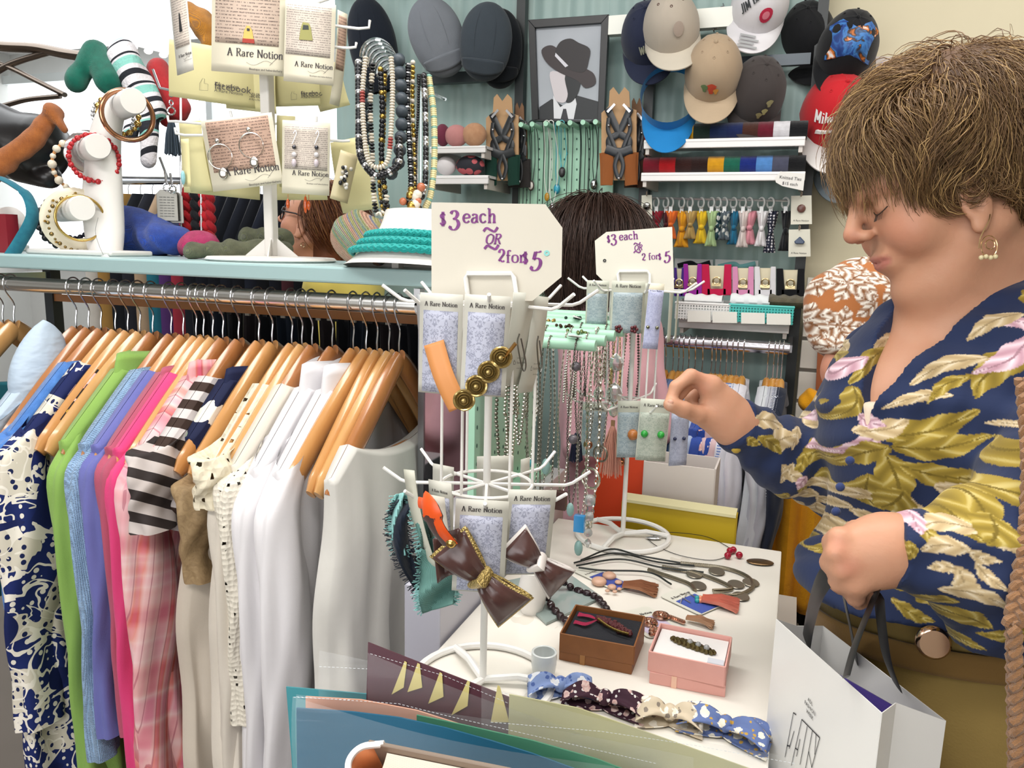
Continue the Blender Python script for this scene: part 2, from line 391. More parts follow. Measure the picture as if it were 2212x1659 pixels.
def strokes(m, pts, w0, w1, z=0.0, mat=None):
    """flat ribbon: wide on upright runs, narrow on level ones"""
    vs, fs = [], []; k = len(pts)
    for i in range(k):
        a = pts[max(0, i-1)]; b = pts[min(k-1, i+1)]; dx, dy = b[0]-a[0], b[1]-a[1]; L = math.hypot(dx, dy) or 1
        w_ = w0+(w1-w0)*(abs(dy)/L)**1.5; nx, ny = -dy/L*w_/2, dx/L*w_/2
        vs += [(pts[i][0]+nx, pts[i][1]+ny, z), (pts[i][0]-nx, pts[i][1]-ny, z)]
    for i in range(k-1): fs.append((2*i, 2*i+1, 2*i+3, 2*i+2))
    m.add(vs, fs, None, mat)
def write(m, s, mat, h, w0=.045, w1=.13, z=0.0, x=0.0, y=0.0, tr=.06, center=False, k=5, slant=0.0):
    """letters in the XY plane of mat; h = capital height"""
    if center: x -= sum(GL[c][0]+tr for c in s)*h/2
    for c in s:
        wd, ss = GL[c]
        for q in ss:
            pts = [tuple(float(t) for t in p.split(',')) for p in q[1:].split()]
            if q[0] == 's': pts = [(p[0], p[1]) for p in catmull([(a, b, 0) for a, b in pts], k)]
            strokes(m, [(x+(a+slant*b)*h, y+b*h) for a, b in pts], w0*h, w1*h, z, mat)
        x += (wd+tr)*h
    return x
def font(name, s, mat4, size, material, parent, align='LEFT', bold=0.0):
    c = bpy.data.curves.new(name, 'FONT'); c.body = s; c.size = size; c.align_x = align; c.offset = bold; c.resolution_u = 2
    q = bpy.data.objects.new('q', c); me = bpy.data.meshes.new_from_object(q); bpy.data.objects.remove(q)
    o = bpy.data.objects.new(name, me); C.objects.link(o); me.materials.clear(); me.materials.append(material); o.parent = parent
    o.matrix_basis = parent_world(parent).inverted() @ mat4; return o
# ---------------------------------------------------------------- the room (world X runs along the back wall, Y into the shop)
WALL = 2.46; TBL = .90
def quad(m, a, b, c, d): m.add([a, b, c, d], [(0, 1, 2, 3)])
m = M(); m.box((-1.5, 1.6, -.05), (9, 9, .1)); struct('floor', m, paint('#6d6257', .5))
m = M(); m.box((-1.5, 1.6, 2.85), (9, 9, .1)); struct('ceiling', m, paint('#f4f4f2', .9))
m = M(); m.box((1.2, WALL+.1, 1.4), (3.5, .1, 2.8)); struct('wall_back', m, paint('#d9d0b4', .8))
m = M(); m.box((-3.35, 4.6, 1.4), (5.6, .1, 2.8)); struct('wall_far', m, paint('#e9e9e6', .8))
m = M(); m.box((-5.9, 1.6, 1.4), (.1, 9, 2.8)); struct('wall_left', m, paint('#e4e4e0', .8))
m = M(); m.box((2.95, 1.6, 1.4), (.1, 9, 2.8)); struct('wall_right', m, paint('#e2dbc8', .8))
m = M(); m.box((-1.5, -2.9, 1.4), (9, .1, 2.8)); struct('wall_front', m, paint('#dedad0', .8))
m = M(); m.box((-.6, 3.5, 1.4), (.1, 2.1, 2.8)); struct('partition', m, paint('#cfd4d2', .8))
# bright shop window at the far left, with its row of small lamps along the bulkhead
gw = NT('window_and_fill_glow').fin('#ffffff', Emission_Color=(.93, .97, 1, 1), Emission_Strength=1.6)
m = M(); m.box((-4.4, 4.53, 1.95), (3.0, .03, 1.3)); struct('window_1', m, gw)
m = M(); m.box((-4.4, 4.5, 1.28), (3.1, .06, .06)); m.box((-4.4, 4.5, 2.6), (3.1, .06, .06)); m.box((-3.9, 4.5, 1.95), (.05, .05, 1.3)); struct('trim_1', m, paint('#d5dad9'))
m = M(); m.box((-0.8, -2.84, 1.7), (3.2, .02, 1.6)); struct('front_fill_panel', m, NT('window_and_fill_glow').fin('#ffffff', Emission_Color=(.97, .985, 1, 1), Emission_Strength=1.0))  # unseen glowing panel added on the front wall to go with the fill light
# row of bare bulbs along a white bulkhead, top left
a_, b_ = P(-60, 8, 3.3), P(420, 128, 2.9); d_ = b_-a_
m = M(); X_, Y_, Z_ = frame(d_); m.box(a_+d_*.5+V((0, 0, .02)), (.09, .05, d_.length), basis((0, 0, 0), V((0, 0, 1)).cross(Z_).normalized(), V((0, 0, 1)), Z_).to_3x3().to_4x4())
lb = thing('bulb_strip', 'long white strip studded with small bright bulbs at the top left', 'light strip', tuple(a_+d_*.5)); obj('strip', m, NT('lit_strip').fin('#ffffff', Emission_Color=(1, 1, 1, 1), Emission_Strength=.5), lb, smooth=False)
for i in range(17): m = M(); m.sph(a_+d_*(i/16)+V((0, 0, -.012)), (.018, .014, .012), 10); obj('bulb', m, emis('#fff6ee', 2.2), lb)
m = M(); m.box((-3.9, 3.0, 2.74), (2.8, 2.6, .02)); struct('trim_20', m, emis('#f6faff', .75))  # glowing sheet added so the ceiling at top left burns out white
# teal corrugated fixture panelling on the back wall
xr = PY(1742, 500, WALL).x; xl = PY(735, 300, WALL).x
t = NT('teal_panel'); wv = t.wave(t.co(), 6.0, 'X'); t.bump(wv, .5, .01)
teal = t.fin(t.mix(t.noise(t.co(), 3, 3), '#a5bdb9', '#90a9a5'), .45)
def corr(u, v):
    x = xl+(xr-xl)*u; return (x, WALL-.02-.008*abs(math.sin(x*26)), 2.8*v)
m = M(); m.grid(corr, 220, 1); struct('wall_panelling', m, teal, smooth=False)
# upper dark fascia above the teal panel
m = M(); m.box(((xl+xr)/2, WALL-.05, PY(1000, 10, WALL).z+.23), (xr-xl, .04, .34)); struct('trim_2', m, paint('#8fa3a0'))
# slotted dark uprights
def upright(px, z0=0.3, z1=2.35):
    x = PY(px, 400, WALL-.06).x; m = M(); m.box((x, WALL-.055, (z0+z1)/2), (.028, .03, z1-z0))
    one('slotted_upright', m, plain('#23282a', .4), {1118: 'dark slotted wall upright left of the framed portrait', 1392: 'dark slotted wall upright between the brace cards and the tie shelves', 1744: 'dark slotted wall upright at the right end of the tie shelves'}[px], 'upright', 'slotted uprights on the teal panelling')
for px in (1118, 1392, 1744): upright(px)
# white slatwall strip right of the teal fixture
x0 = PY(1735, 700, WALL-.02).x; x1 = PY(1835, 700, WALL-.02).x
for i in range(7):
    za = PY(1760, 600+i*68, WALL-.04).z; m = M(); zb = PY(1760, 600+i*68+60, WALL-.04).z
    m.box(((x0+x1)/2+.25, WALL-.04, (za+zb)/2), (x1-x0+.5, .025, za-zb)); struct('trim_%d' % (3+i), m, paint('#e9e4da'), bevel=.002)
m = M(); m.box(((x0+x1)/2+.25, WALL-.02, (PY(1760, 600, WALL).z+.1)/2), (x1-x0+.5, .02, PY(1760, 600, WALL).z-.1)); struct('wall_slats', m, paint('#b7aea2'))
# ---------------------------------------------------------------- near clothes rack: teal shelf, chrome rail, hangers, garments
RY = 1.243
RZ = PY(620, 646, RY).z
RX0 = PY(-160, 600, RY).x; RX1 = PY(893, 660, RY).x
SZ = RZ+.066                                             # top of the teal shelf
r_ = thing('garment_rack', 'long clothes rack with a chrome rail under a pale teal shelf board', 'clothes rack', (RX1-.6, RY, 0))
m = M(); m.tube([(RX0, RY, RZ), (RX1+.01, RY, RZ)], .016, 20); obj('rail', m, metal('#ffffff', .22), r_)
m = M(); m.box(((RX0+RX1)/2+.04, RY+.17, SZ-.015), (RX1-RX0+.12, .40, .030)); obj('shelf_board', m, paint('#a5c2c3', .35), r_, smooth=False, bevel=.004)
for x in (RX1-.03, RX0): m = M(); m.box((x, RY+.33, SZ/2-.02), (.03, .03, SZ-.04)); obj('post', m, paint('#30353a'), r_)
for x in (RX1+.012, RX0):
    m = M(); m.box((x, RY+.15, RZ), (.012, .32, .02)); m.box((x, RY, RZ+.017), (.012, .02, .03)); obj('rail_bracket', m, metal('#c8c8cc', .25), r_)
m = M(); m.box(((RX0+RX1)/2, RY+.33, RZ-.06), (RX1-RX0, .02, .02)); obj('back_beam', m, wood('#b0714a'), r_)
LH, DROP = .215, .20
def hz(y):                                               # height of a hanger arm below its rail
    a = min(1.0, abs(y)/LH); return -.088-DROP*(a**1.12)
def hanger(x, tone, rz, bar=False):
    h = thing('clothes_hanger', '', 'hanger', (x, RY, RZ), 'wooden hangers on the near rail')
    m = M(); s = 1
    pts = [V((0, .016*math.sin(a)+0, .003+.019*math.cos(a)-.003)) for a in np.linspace(-1.9, 1.75, 14)]
    pts = [V((0, p.y*1.2, p.z*1.1)) for p in pts][::-1]
    tail = catmull([pts[-1], (0, -.012, -.02), (0, .003, -.045), (0, .0, -.07), (0, 0, -.09)], 4)
    m.tube([V((x, RY, RZ))+p for p in pts+tail[1:]], .0017, 6); obj('hook', m, metal('#c9c9cc', .2), h)
    m = M()
    for sg in (-1, 1):
        P_, R_ = [], []
        for i in range(15):
            y = LH*i/14; P_.append(V((x-.012*(y/LH)**2, RY+sg*y, RZ+hz(y)-.012)))
            R_.append(.021+.003*math.sin(i/14*PI) - (.008 if i == 14 else 0))
        m.tube(P_, R_, 12, flat=.52, up=(1, 0, 0))
    obj('arms', m, tone, h, subd=0)
    if bar:
        m = M(); m.tube([(x, RY-.17, RZ+hz(.17)-.02), (x, RY+.17, RZ+hz(.17)-.02)], .005, 8); obj('trouser_bar', m, tone, h)
    return h
WD = [wood('#d6a265', '#b98048'), wood('#cf965a', '#b17640'), wood('#bd7f4c', '#9c6236'), wood('#dcae72', '#c08a50')]
def spin(root, rz):                                      # swing a finished thing about its own upright
    root.rotation_euler = (0, 0, rz); return root
"""garments: body is one folded shell, sleeve and collar are parts"""
def garment(x, label, mat, length=.86, sleeve=None, collar=None, wid=.20, bottom=.23, th=.016, neck=.088, flare=1.0, rz=0, seed=1, cat='garment', fold=.010, name='shirt', mat2=None, shz=0.0, slen=.5, sw=.052, pat=None):
    R = random.Random(seed); wid = max(wid, .222) if sleeve else wid; ph = [1.1+R.uniform(-.35, .35), 2.3+R.uniform(-.3, .3), .7, 2.0, 4.1+R.uniform(-.5, .5), 0]
    g = thing(name, label, cat, (x, RY, RZ), 'clothes on the near rail')
    def top(y):
        z = hz(y)+.022+shz
        if neck and abs(y) < neck: z = hz(neck)+.014-(.035 if neck > .1 else .012)*(1-(y/neck)**2)+shz
        return z
    def f(u, v):
        s = 2*PI*u; yc = math.cos(s); xc = math.sin(s); v = v**1.35
        w_ = wid+(bottom-wid)*v; y = yc*w_
        t = (.0006+.0179*min(1, v*170)+(min(th, .024)*1.15-.0175)*min(1, v*5))*flare**v
        xs = abs(xc)**.32*(1 if xc > 0 else -1)*t
        a = min(1, v*2.2)
        fo = fold*a*(math.sin(y*70+ph[0]+v*2)+.6*math.sin(y*121+ph[1]-v*3))+.006*a*math.sin(v*9+ph[2])
        yy = y+.008*a*math.sin(v*7+ph[3])
        if abs(yc) > .93: yy += .012*math.sin(v*14+ph[4])*a*(1 if yc > 0 else -1)
        z = top(y)*(1-v)+(-length)*v
        return (x+xs+fo-.012*(y/LH)**2, RY+yy, RZ+z)
    m = M(); m.grid(f, 72, 44, cu=True); obj('body', m, mat, g, auto=180)
    if sleeve:
        for sg in (-1, 1):
            m = M()
            def sf(u, v):
                s = 2*PI*u; a = v*slen
                cy = sg*(LH-.012+.018*math.sin(min(1, v*4)*PI/2)+.02*v*R0[0]); cz = hz(LH*.9)+.03+shz-a
                rr = sw*(.7+.3*min(1, v*7))*(1-.22*v)
                k = 1+.13*math.sin(3*s+v*8+ph[2])+.08*math.sin(5*s-v*13+ph[3])
                top_ = max(0, 1-v*9)
                return (x+math.sin(s)*min(rr*.62, .026)*k+.008*math.sin(v*9+ph[4]), RY+cy+math.cos(s)*rr*k-sg*top_*.03, RZ+cz-top_*0.0+ (math.cos(s)*sg*-.03*top_))
            R0 = [R.uniform(-.5, 1)]
            m.grid(sf, 28, 40, cu=True); obj('sleeve', m, mat2 or mat, g, auto=180)
            if sg == -1 and sleeve == 'near': break
    if collar:
        m = M(); hh = collar
        def cf(u, v):
            s = 2*PI*u; y = math.cos(s)*.094; e = 1 if v > .5 else 0
            q = abs(v-.5)*2
            return (x+math.sin(s)*(.019+(.007*q if v > .5 else 0)), RY+y*(1+(.14*q if e else 0)), RZ+hz(.09)-.004+hh*(1-q*(1 if not e else 1.0))+.003*math.sin(s*3)+.02*(1-abs(math.cos(s)))*0)
        m.grid(cf, 40, 6, cu=True); obj('collar', m, mat2 or mat, g, auto=180)
    g.rotation_euler = (0, 0, rz)
    return g
def RX(px): return PY(px, 640, RY).x
hang_px = [2, 26, 160, 187, 214, 245, 272, 298, 326, 366, 392, 420, 436, 456, 478, 512, 556, 585, 628, 650, 672, 716, 762, 790, 814, 840, 862]
hl = {2: 'bare wooden hanger at the far left end of the rail', 26: 'wooden hanger carrying the teal top, beside a long bare stretch of rail', 160: 'wooden hanger holding the pale blue padded jacket', 862: 'wooden hanger nearest the mirror panel, holding the white sleeveless top', 840: 'wooden hanger just behind the one holding the white sleeveless top'}
prev = ['blue knit', 'navy print dress', 'floral black top', 'green blouse', 'pale blue cardigan', 'violet blouse', 'mauve shirt', 'hot pink top', 'pink plaid shirt', 'checked sheer top', 'navy magnolia blouse', 'beige lace blouse', 'cream open-knit top', 'cream blouse', 'crochet sleeved cream top', 'white jacket']
for i, px in enumerate(hang_px):
    random.seed(100+i); h = hanger(RX(px), WD[(i*7+i//3) % 4] if i != 4 else WD[2], 0, bar=(px == 862))
    h['label'] = hl.get(px) or 'glossy wooden hanger, %s of the crowd counted from the light blue jacket' % ['second', 'third', 'fourth', 'fifth', 'sixth', 'seventh', 'eighth', 'ninth', 'tenth', 'eleventh', 'twelfth', 'thirteenth', 'fourteenth', 'fifteenth', 'sixteenth', 'seventeenth', 'eighteenth', 'nineteenth', 'twentieth', 'twenty-first', 'twenty-second', 'twenty-third', 'twenty-fourth', 'twenty-fifth', 'twenty-sixth', 'twenty-seventh'][i-3]
    spin(h, math.radians(random.uniform(-4, 3) if px in (2, 187, 298, 790, 814) else 0))
# cloth patterns
def navyprint():
    t = NT('navy_print'); co = t.co('Object', (1, 1, 1)); big = t.noise(co, 7, 2, .5, 1.5); d = t.vor(t.co('Object', (1.6, 1, 1)), 55, 'F1', 0, .5)
    dots = t.math('LESS_THAN', d, .30); reg = t.math('GREATER_THAN', big, .5)
    a = t.mix(dots, '#1d2a63', '#e9e4d8'); b = t.mix(dots, '#d9d2c2', '#1b2550'); c = t.mix(reg, a, b)
    n2 = t.noise(co, 12, 1, .5, 2); ln = t.math('LESS_THAN', t.math('ABSOLUTE', t.math('SUBTRACT', n2, .5)), .03); c = t.mix(ln, c, '#efe9dd')
    n3 = t.math('GREATER_THAN', t.noise(t.co('Object', (1, 1, 1), (0, 0, 0), (5, 3, 2)), 6, 1, .5, 1), .56); c = t.mix(n3, c, '#1a2455')
    return t.fin(c, .7, 0, .2)
def plaid(base='#e8a0ae', s=1.0):
    t = NT('pink_plaid'); co = t.co('Object', (s, s, s), (.15, 0, 0)); x, y, z = t.sep(co)
    w1 = t.noise(t.n('CombineXYZ', {0: z}).outputs[0], 16, 1); w2 = t.noise(t.n('CombineXYZ', {0: y}).outputs[0], 40, 1)
    c = t.ramp(w1, [(0, '#d9577f'), (.36, '#de7d98'), (.46, '#efc9c9'), (.54, '#e28d90'), (.64, '#c8455f')], 'LINEAR')
    c2 = t.ramp(w2, [(0, '#c93a6b'), (.4, '#e5a3b0'), (.5, '#eed0cc'), (.58, '#e07f64'), (.68, '#e07c9c')], 'LINEAR')
    c = t.mix(.5, c, c2); l = t.math('GREATER_THAN', t.wave(co, 14, 'Y'), .985); c = t.mix(t.math('MULTIPLY', l, .5), c, '#9c2450')
    return t.fin(c, .75, 0, .2)
def bands(c1, c2, s, ax='Z', th=.5, rot=(0, 0, 0)):
    t = NT('striped_cloth'); wv = t.wave(t.co('Object', (1, 1, 1), rot), s, ax); return t.fin(t.mix(t.math('GREATER_THAN', wv, th), c1, c2), .7, 0, .2)
def magnolia(bg='#1b2140', fl='#d8d3c4', gr='#8f9a86', s=16):
    t = NT('flower_cloth'); co = t.co(); d = t.n('TexVoronoi', {'Vector': co, 'Scale': s}); n = t.noise(co, s*2.5, 2, .5, .5)
    f = t.math('LESS_THAN', t.math('ADD', d.outputs[0], t.math('MULTIPLY', n, .5)), .62); g = t.math('LESS_THAN', t.math('ADD', t.vor(t.co('Object', (1, 1, 1), (0, 0, 0), (3, 1, 2)), s*1.7), t.math('MULTIPLY', n, .5)), .52)
    return t.fin(t.mix(f, t.mix(g, bg, gr), t.mix(n, fl, '#f4f0e6')), .7, 0, .2)
def crochet(c='#e6ddcb', s=110):
    t = NT('open_knit'); d = t.vor(t.co('Object', (1, 1, .8)), s, 'F1', 0, .35); t.bump(d, .9, .004)
    big = t.math('GREATER_THAN', t.noise(t.co(), 26, 0), .42); hole = t.math('MULTIPLY', t.math('GREATER_THAN', t.vor(t.co(), s*.55, 'DISTANCE_TO_EDGE', 0, .3), .33), big)
    return t.fin(c, .9, 0, .2, Alpha=t.math('SUBTRACT', 1, hole))
def lace():
    t = NT('lace'); n = t.noise(t.co(), 60, 3, .6, 2); return t.fin(t.mix(n, '#6b5234', '#b59a72'), .7)
def puffer():
    t = NT('padded_cloth'); t.bump(t.noise(t.co('Object', (1, 1, 2)), 22, 2), .5, .01); return t.fin('#b9cadb', .45, 0, .3)
WH = fabric('#e2dfe1', 600, .8, .12, '#d9d6d9', 6)
CR = fabric('#dfd6c9', 500, .85, .15); BE = fabric('#cfc3b4', 500, .85, .15)
G = garment
G(RX(26), 'teal sleeveless top with lace flecks on the leftmost near hangers', fabric('#1f6f7c', col2='#174f5c'), .7, None, None, .19, .21, seed=2, shz=-.06)
pj = G(RX(160), 'pale blue padded jacket with a thick stand-up hood', puffer(), .62, True, None, .2, .2, .045, seed=3, name='padded_jacket', cat='jacket', sw=.075, slen=.3, fold=.006)
m = M()
cx = RX(160)
def hoodf(u, v):
    s = 2*PI*u; k = math.sin(PI*min(1, v*1.0+.02))**.5
    return (cx-.005+math.cos(s)*(.034+.012*v)*k, RY-.06+math.sin(s)*.055*k-.07*v, RZ-.075-.185*v-.01*math.sin(s))
m.grid(hoodf, 28, 16, cu=True); obj('hood', m, puffer(), pj, auto=180)
G(RX(214), 'bright blue ribbed knit jumper beside the pale padded jacket', knit('#4a7fd0', '#5d92dc', 220, .4), .8, True, .02, .2, .22, seed=4, name='jumper', cat='jumper', sw=.055)
G(RX(245), 'navy and cream printed dress with dots, leaves and waves', navyprint(), 1.2, True, None, .21, .28, .05, seed=5, name='dress', cat='dress', sw=.07, slen=.62, shz=.004)
G(RX(272), 'black top with red and yellow flowers squeezed beside the green blouse', magnolia('#1c1a1e', '#c23a30', '#d9b23c', 26), .6, None, None, .18, .18, .015, seed=6, shz=-.012)
G(RX(326), 'lime green blouse with a folded collar', fabric('#8db25c', col2='#82a852'), 1.12, True, .05, .205, .22, .03, seed=7, name='blouse', cat='blouse', slen=.78, sw=.042)
G(RX(366), 'pale sky blue textured cardigan with a frayed shoulder seam', knit('#8fb5e0', '#a3c4ea', 120, .9), .88, True, .022, .19, .2, .025, seed=8, name='cardigan', cat='cardigan', slen=.66, sw=.04)
G(RX(392), 'violet blue embroidered blouse between the pale blue and mauve ones', fabric('#6266a6', col2='#7073b4'), .8, True, None, .19, .2, .022, seed=9, name='blouse', cat='blouse', slen=.6, sw=.036)
G(RX(420), 'dusty mauve shirt with a turned-down collar', fabric('#b5596f', col2='#a84e66'), .8, True, .03, .19, .2, .022, seed=10, cat='shirt', slen=.6, sw=.036)
G(RX(436), 'hot pink plain top next to the plaid shirt', fabric('#e04a80', col2='#d44077'), .9, True, None, .195, .22, .022, seed=11, cat='top', name='top', slen=.66, sw=.036)
G(RX(478), 'pink, red and orange plaid shirt with long hanging sleeves', plaid(), 1.15, True, .046, .205, .26, .042, seed=12, cat='shirt', slen=.74, sw=.058)
G(RX(512), 'sheer grey and black checked top with brown and cream shoulder bands', bands('#3d2e28', '#cfc6c4', 8, 'Z', .5, (.5, 0, 0)), .42, 'near', None, .21, .2, .03, seed=13, cat='top', name='top', slen=.16, sw=.062, mat2=bands('#37302f', '#c9bfbb', 9, 'Z', .45, (.5, 0, 0)))
G(RX(556), 'navy blouse scattered with white magnolias', magnolia(), .6, None, .04, .19, .18, .02, seed=14, name='blouse', cat='blouse')
G(RX(585), 'beige blouse with a brown lace capped sleeve', BE, 1.1, 'near', None, .19, .26, .04, seed=15, name='blouse', cat='blouse', slen=.2, sw=.045, mat2=lace(), shz=-.05)
G(RX(628), 'cream open-knit top with scalloped lace shoulders', crochet('#dfd5bd', 90), .42, 'near', None, .19, .17, .024, seed=16, name='crochet_blouse', cat='top', slen=.1, sw=.05, shz=-.004)
G(RX(650), 'plain cream long blouse behind the crochet sleeve', CR, 1.12, True, None, .185, .25, .04, seed=17, name='blouse', cat='blouse', slen=.8, sw=.04, shz=-.015)
G(RX(672), 'off-white top with a crocheted shoulder and sleeve', CR, 1.1, True, None, .2, .25, .03, seed=18, name='blouse', cat='blouse', slen=.5, sw=.045, mat2=crochet('#e3dccd', 130))
G(RX(716), 'white tailored jacket with a high folded collar, left of the two', WH, 1.15, True, .062, .205, .27, .035, seed=19, name='jacket', cat='jacket', slen=.82, sw=.058)
G(RX(762), 'white tailored jacket with a high folded collar, right of the two', WH, 1.15, True, .062, .2, .26, .035, seed=20, name='jacket', cat='jacket', slen=.82, sw=.06)
G(RX(862)+.004, 'white sleeveless top with a wide scooped neckline, last on the rail', fabric('#dedbd4', 600, .8, .1), .98, None, None, .222, .24, .045, neck=.165, seed=21, name='sleeveless_top', cat='top', fold=.008)
# ---------------------------------------------------------------- goods on the back wall
WY = WALL-.06
def ppoly(m, pts, Y, t=.001):
    """outline on an upright plane parallel to the back wall"""
    f = [PY(a, b, Y) for a, b in pts]; n = len(f); bk = [p+V((0, t, 0)) for p in f]
    m.add(f+bk, [tuple(range(n)), tuple(range(n, 2*n))[::-1]]+[(i, (i+1) % n, n+(i+1) % n, n+i)[::-1] for i in range(n)]); return m
def pxbox(m, x0, y0, x1, y1, Y, t):
    a = PY(x0, y0, Y); b = PY(x1, y1, Y); m.box(((a.x+b.x)/2, Y+t/2, (a.z+b.z)/2), (abs(b.x-a.x), t, abs(a.z-b.z))); return m
white = paint('#e9e7e6', .3)
def shelf(xa, xb, y0, y1, label, dep=.2, under=True, col=None):
    Yf = WALL-.24; a = PY(xa, y0, Yf); b = PY(xb, y0, Yf); zt = (a.z+b.z)/2; zb = (PY(xa, y1, Yf).z+PY(xb, y1, Yf).z)/2
    t = thing('wall_shelf', label, 'shelf', ((a.x+b.x)/2, WALL-.04, zb), 'white shelves on the teal wall')
    m = M(); m.box(((a.x+b.x)/2, Yf+.1, zt-.004), (b.x-a.x, .2, .008)); obj('shelf_plate', m, white, t, smooth=False)
    m = M(); m.box(((a.x+b.x)/2, Yf, (zt+zb)/2), (b.x-a.x, .012, zt-zb)); m.box(((a.x+b.x)/2, Yf-.004, (zt+zb)/2+.006), (b.x-a.x, .006, .006)); obj('front_lip', m, white, t, smooth=False, bevel=.002)
    for x in (a.x+.01, b.x-.01): m = M(); m.box((x, Yf+.1, zb), (.01, .2, .03)); obj('bracket', m, paint('#cfc7c0'), t, smooth=False)
    return zt, a.x, b.x
z1, sa, sb = shelf(1392, 1740, 299, 319, 'white shelf holding the upper row of rolled ties')
z2, sa2, sb2 = shelf(1386, 1740, 372, 391, 'white shelf below, holding the lower row of rolled ties and a price tag')
z3, sc_, sd_ = shelf(930, 1050, 316, 331, 'short white shelf with pink and brown pouches, left of the dark green braces')
z4, _, _ = shelf(930, 1056, 379, 398, 'short white shelf with a white bow and a dark rose-print pouch')
z5, se, sf5 = shelf(1466, 1706, 694, 714, 'low white shelf carrying the two perforated baskets')
# rolled ties
cn = ['red', 'black', 'yellow', 'dark green', 'navy', 'deep navy', 'brown', 'maroon', 'white', 'black']
cc = ['#b51f28', '#1d1d22', '#dda521', '#22332d', '#20315c', '#1c2a58', '#4a2a22', '#6b1a2c', '#dedde2', '#15161a']
def roll(x, z, w, c, label, r=.023):
    t = thing('rolled_tie', label, 'tie', (x, WALL-.2, z), 'rolled ties on the wall shelves')
    m = M(); m.lathe([(r*.3, -w/2), (r, -w/2), (r*1.02, -w/4), (r, 0), (r*1.02, w/4), (r, w/2), (r*.3, w/2)], 20, TR((x, WALL-.2, z+r), 0, PI/2, 0)); obj('roll', m, knit(c, None, 300, .4), t)
    m = M(); m.box((x, WALL-.2+.012, z+.004), (w*.96, .05, .006)); obj('tail', m, knit(c, None, 300, .4), t)
xs = [1412, 1447, 1482, 1517, 1553, 1588, 1621, 1654, 1687, 1724]
for px, n, c in zip(xs, cn, cc): roll(PY(px, 290, WALL-.2).x, z1, .046, c, '%s rolled tie on the upper tie shelf%s' % (n, ', at its right end' if px == 1724 else ', under the blue visor' if n == 'black' else ''))
cn = ['dark crimson', 'bright red', 'dark chocolate', 'blackish brown', 'golden yellow', 'bottle green', 'royal blue', 'sky blue', 'grey', 'black']
cc = ['#7d1b2b', '#c62127', '#3a1f1c', '#2c1917', '#e0a222', '#1f6a55', '#1d2f80', '#5b93d6', '#54566a', '#17181b']
for i, (n, c) in enumerate(zip(cn, cc)): roll(PY(1409+34.6*i, 360, WALL-.2).x, z2, .045, c, '%s rolled tie on the lower tie shelf' % n)
# price tag on the tie shelf
def tagpoly(pts, Y): return ppoly(M(), pts, Y, .0012)
t = thing('price_tag', 'white cut-corner paper tag with handwritten Knitted Ties price on the tie shelf', 'price tag', tuple(PY(1706, 412, WALL-.255)))
obj('card', tagpoly([(1674, 384), (1686, 370), (1739, 376), (1735, 412), (1690, 402), (1676, 394)], WALL-.256), paint('#e6e4df', .6), t, smooth=False)
def facing(px, py, Y, tilt=0.0): return basis(PY(px, py, Y), (math.cos(tilt), 0, math.sin(tilt)), (-math.sin(tilt), 0, math.cos(tilt)), (0, -1, 0))
ink = plain('#2b2730', .6)
font('writing', 'Knitted Ties', facing(1683, 385, WALL-.2575, -.12), .0112, ink, t); font('writing', '$15 each', facing(1689, 398, WALL-.2575, -.12), .0108, ink, t)
# light strip above and dark beam
m = M(); pxbox(m, 1315, 34, 1640, 52, WALL-.14, .03); one('display_bar', m, paint('#f2f3ea', .3), 'long white bar the caps hang from, beside the framed portrait', 'bar')
m = M(); pxbox(m, 900, 160, 1100, 172, WALL-.1, .03); one('display_bar', m, paint('#2b3336', .4), 'dark bar across the teal wall behind the two grey caps', 'bar')
m = M(); pxbox(m, 1600, 122, 1750, 138, WALL-.1, .02); one('display_bar', m, paint('#55606a', .3), 'short grey bar with an orange sticker behind the brown cap', 'bar')
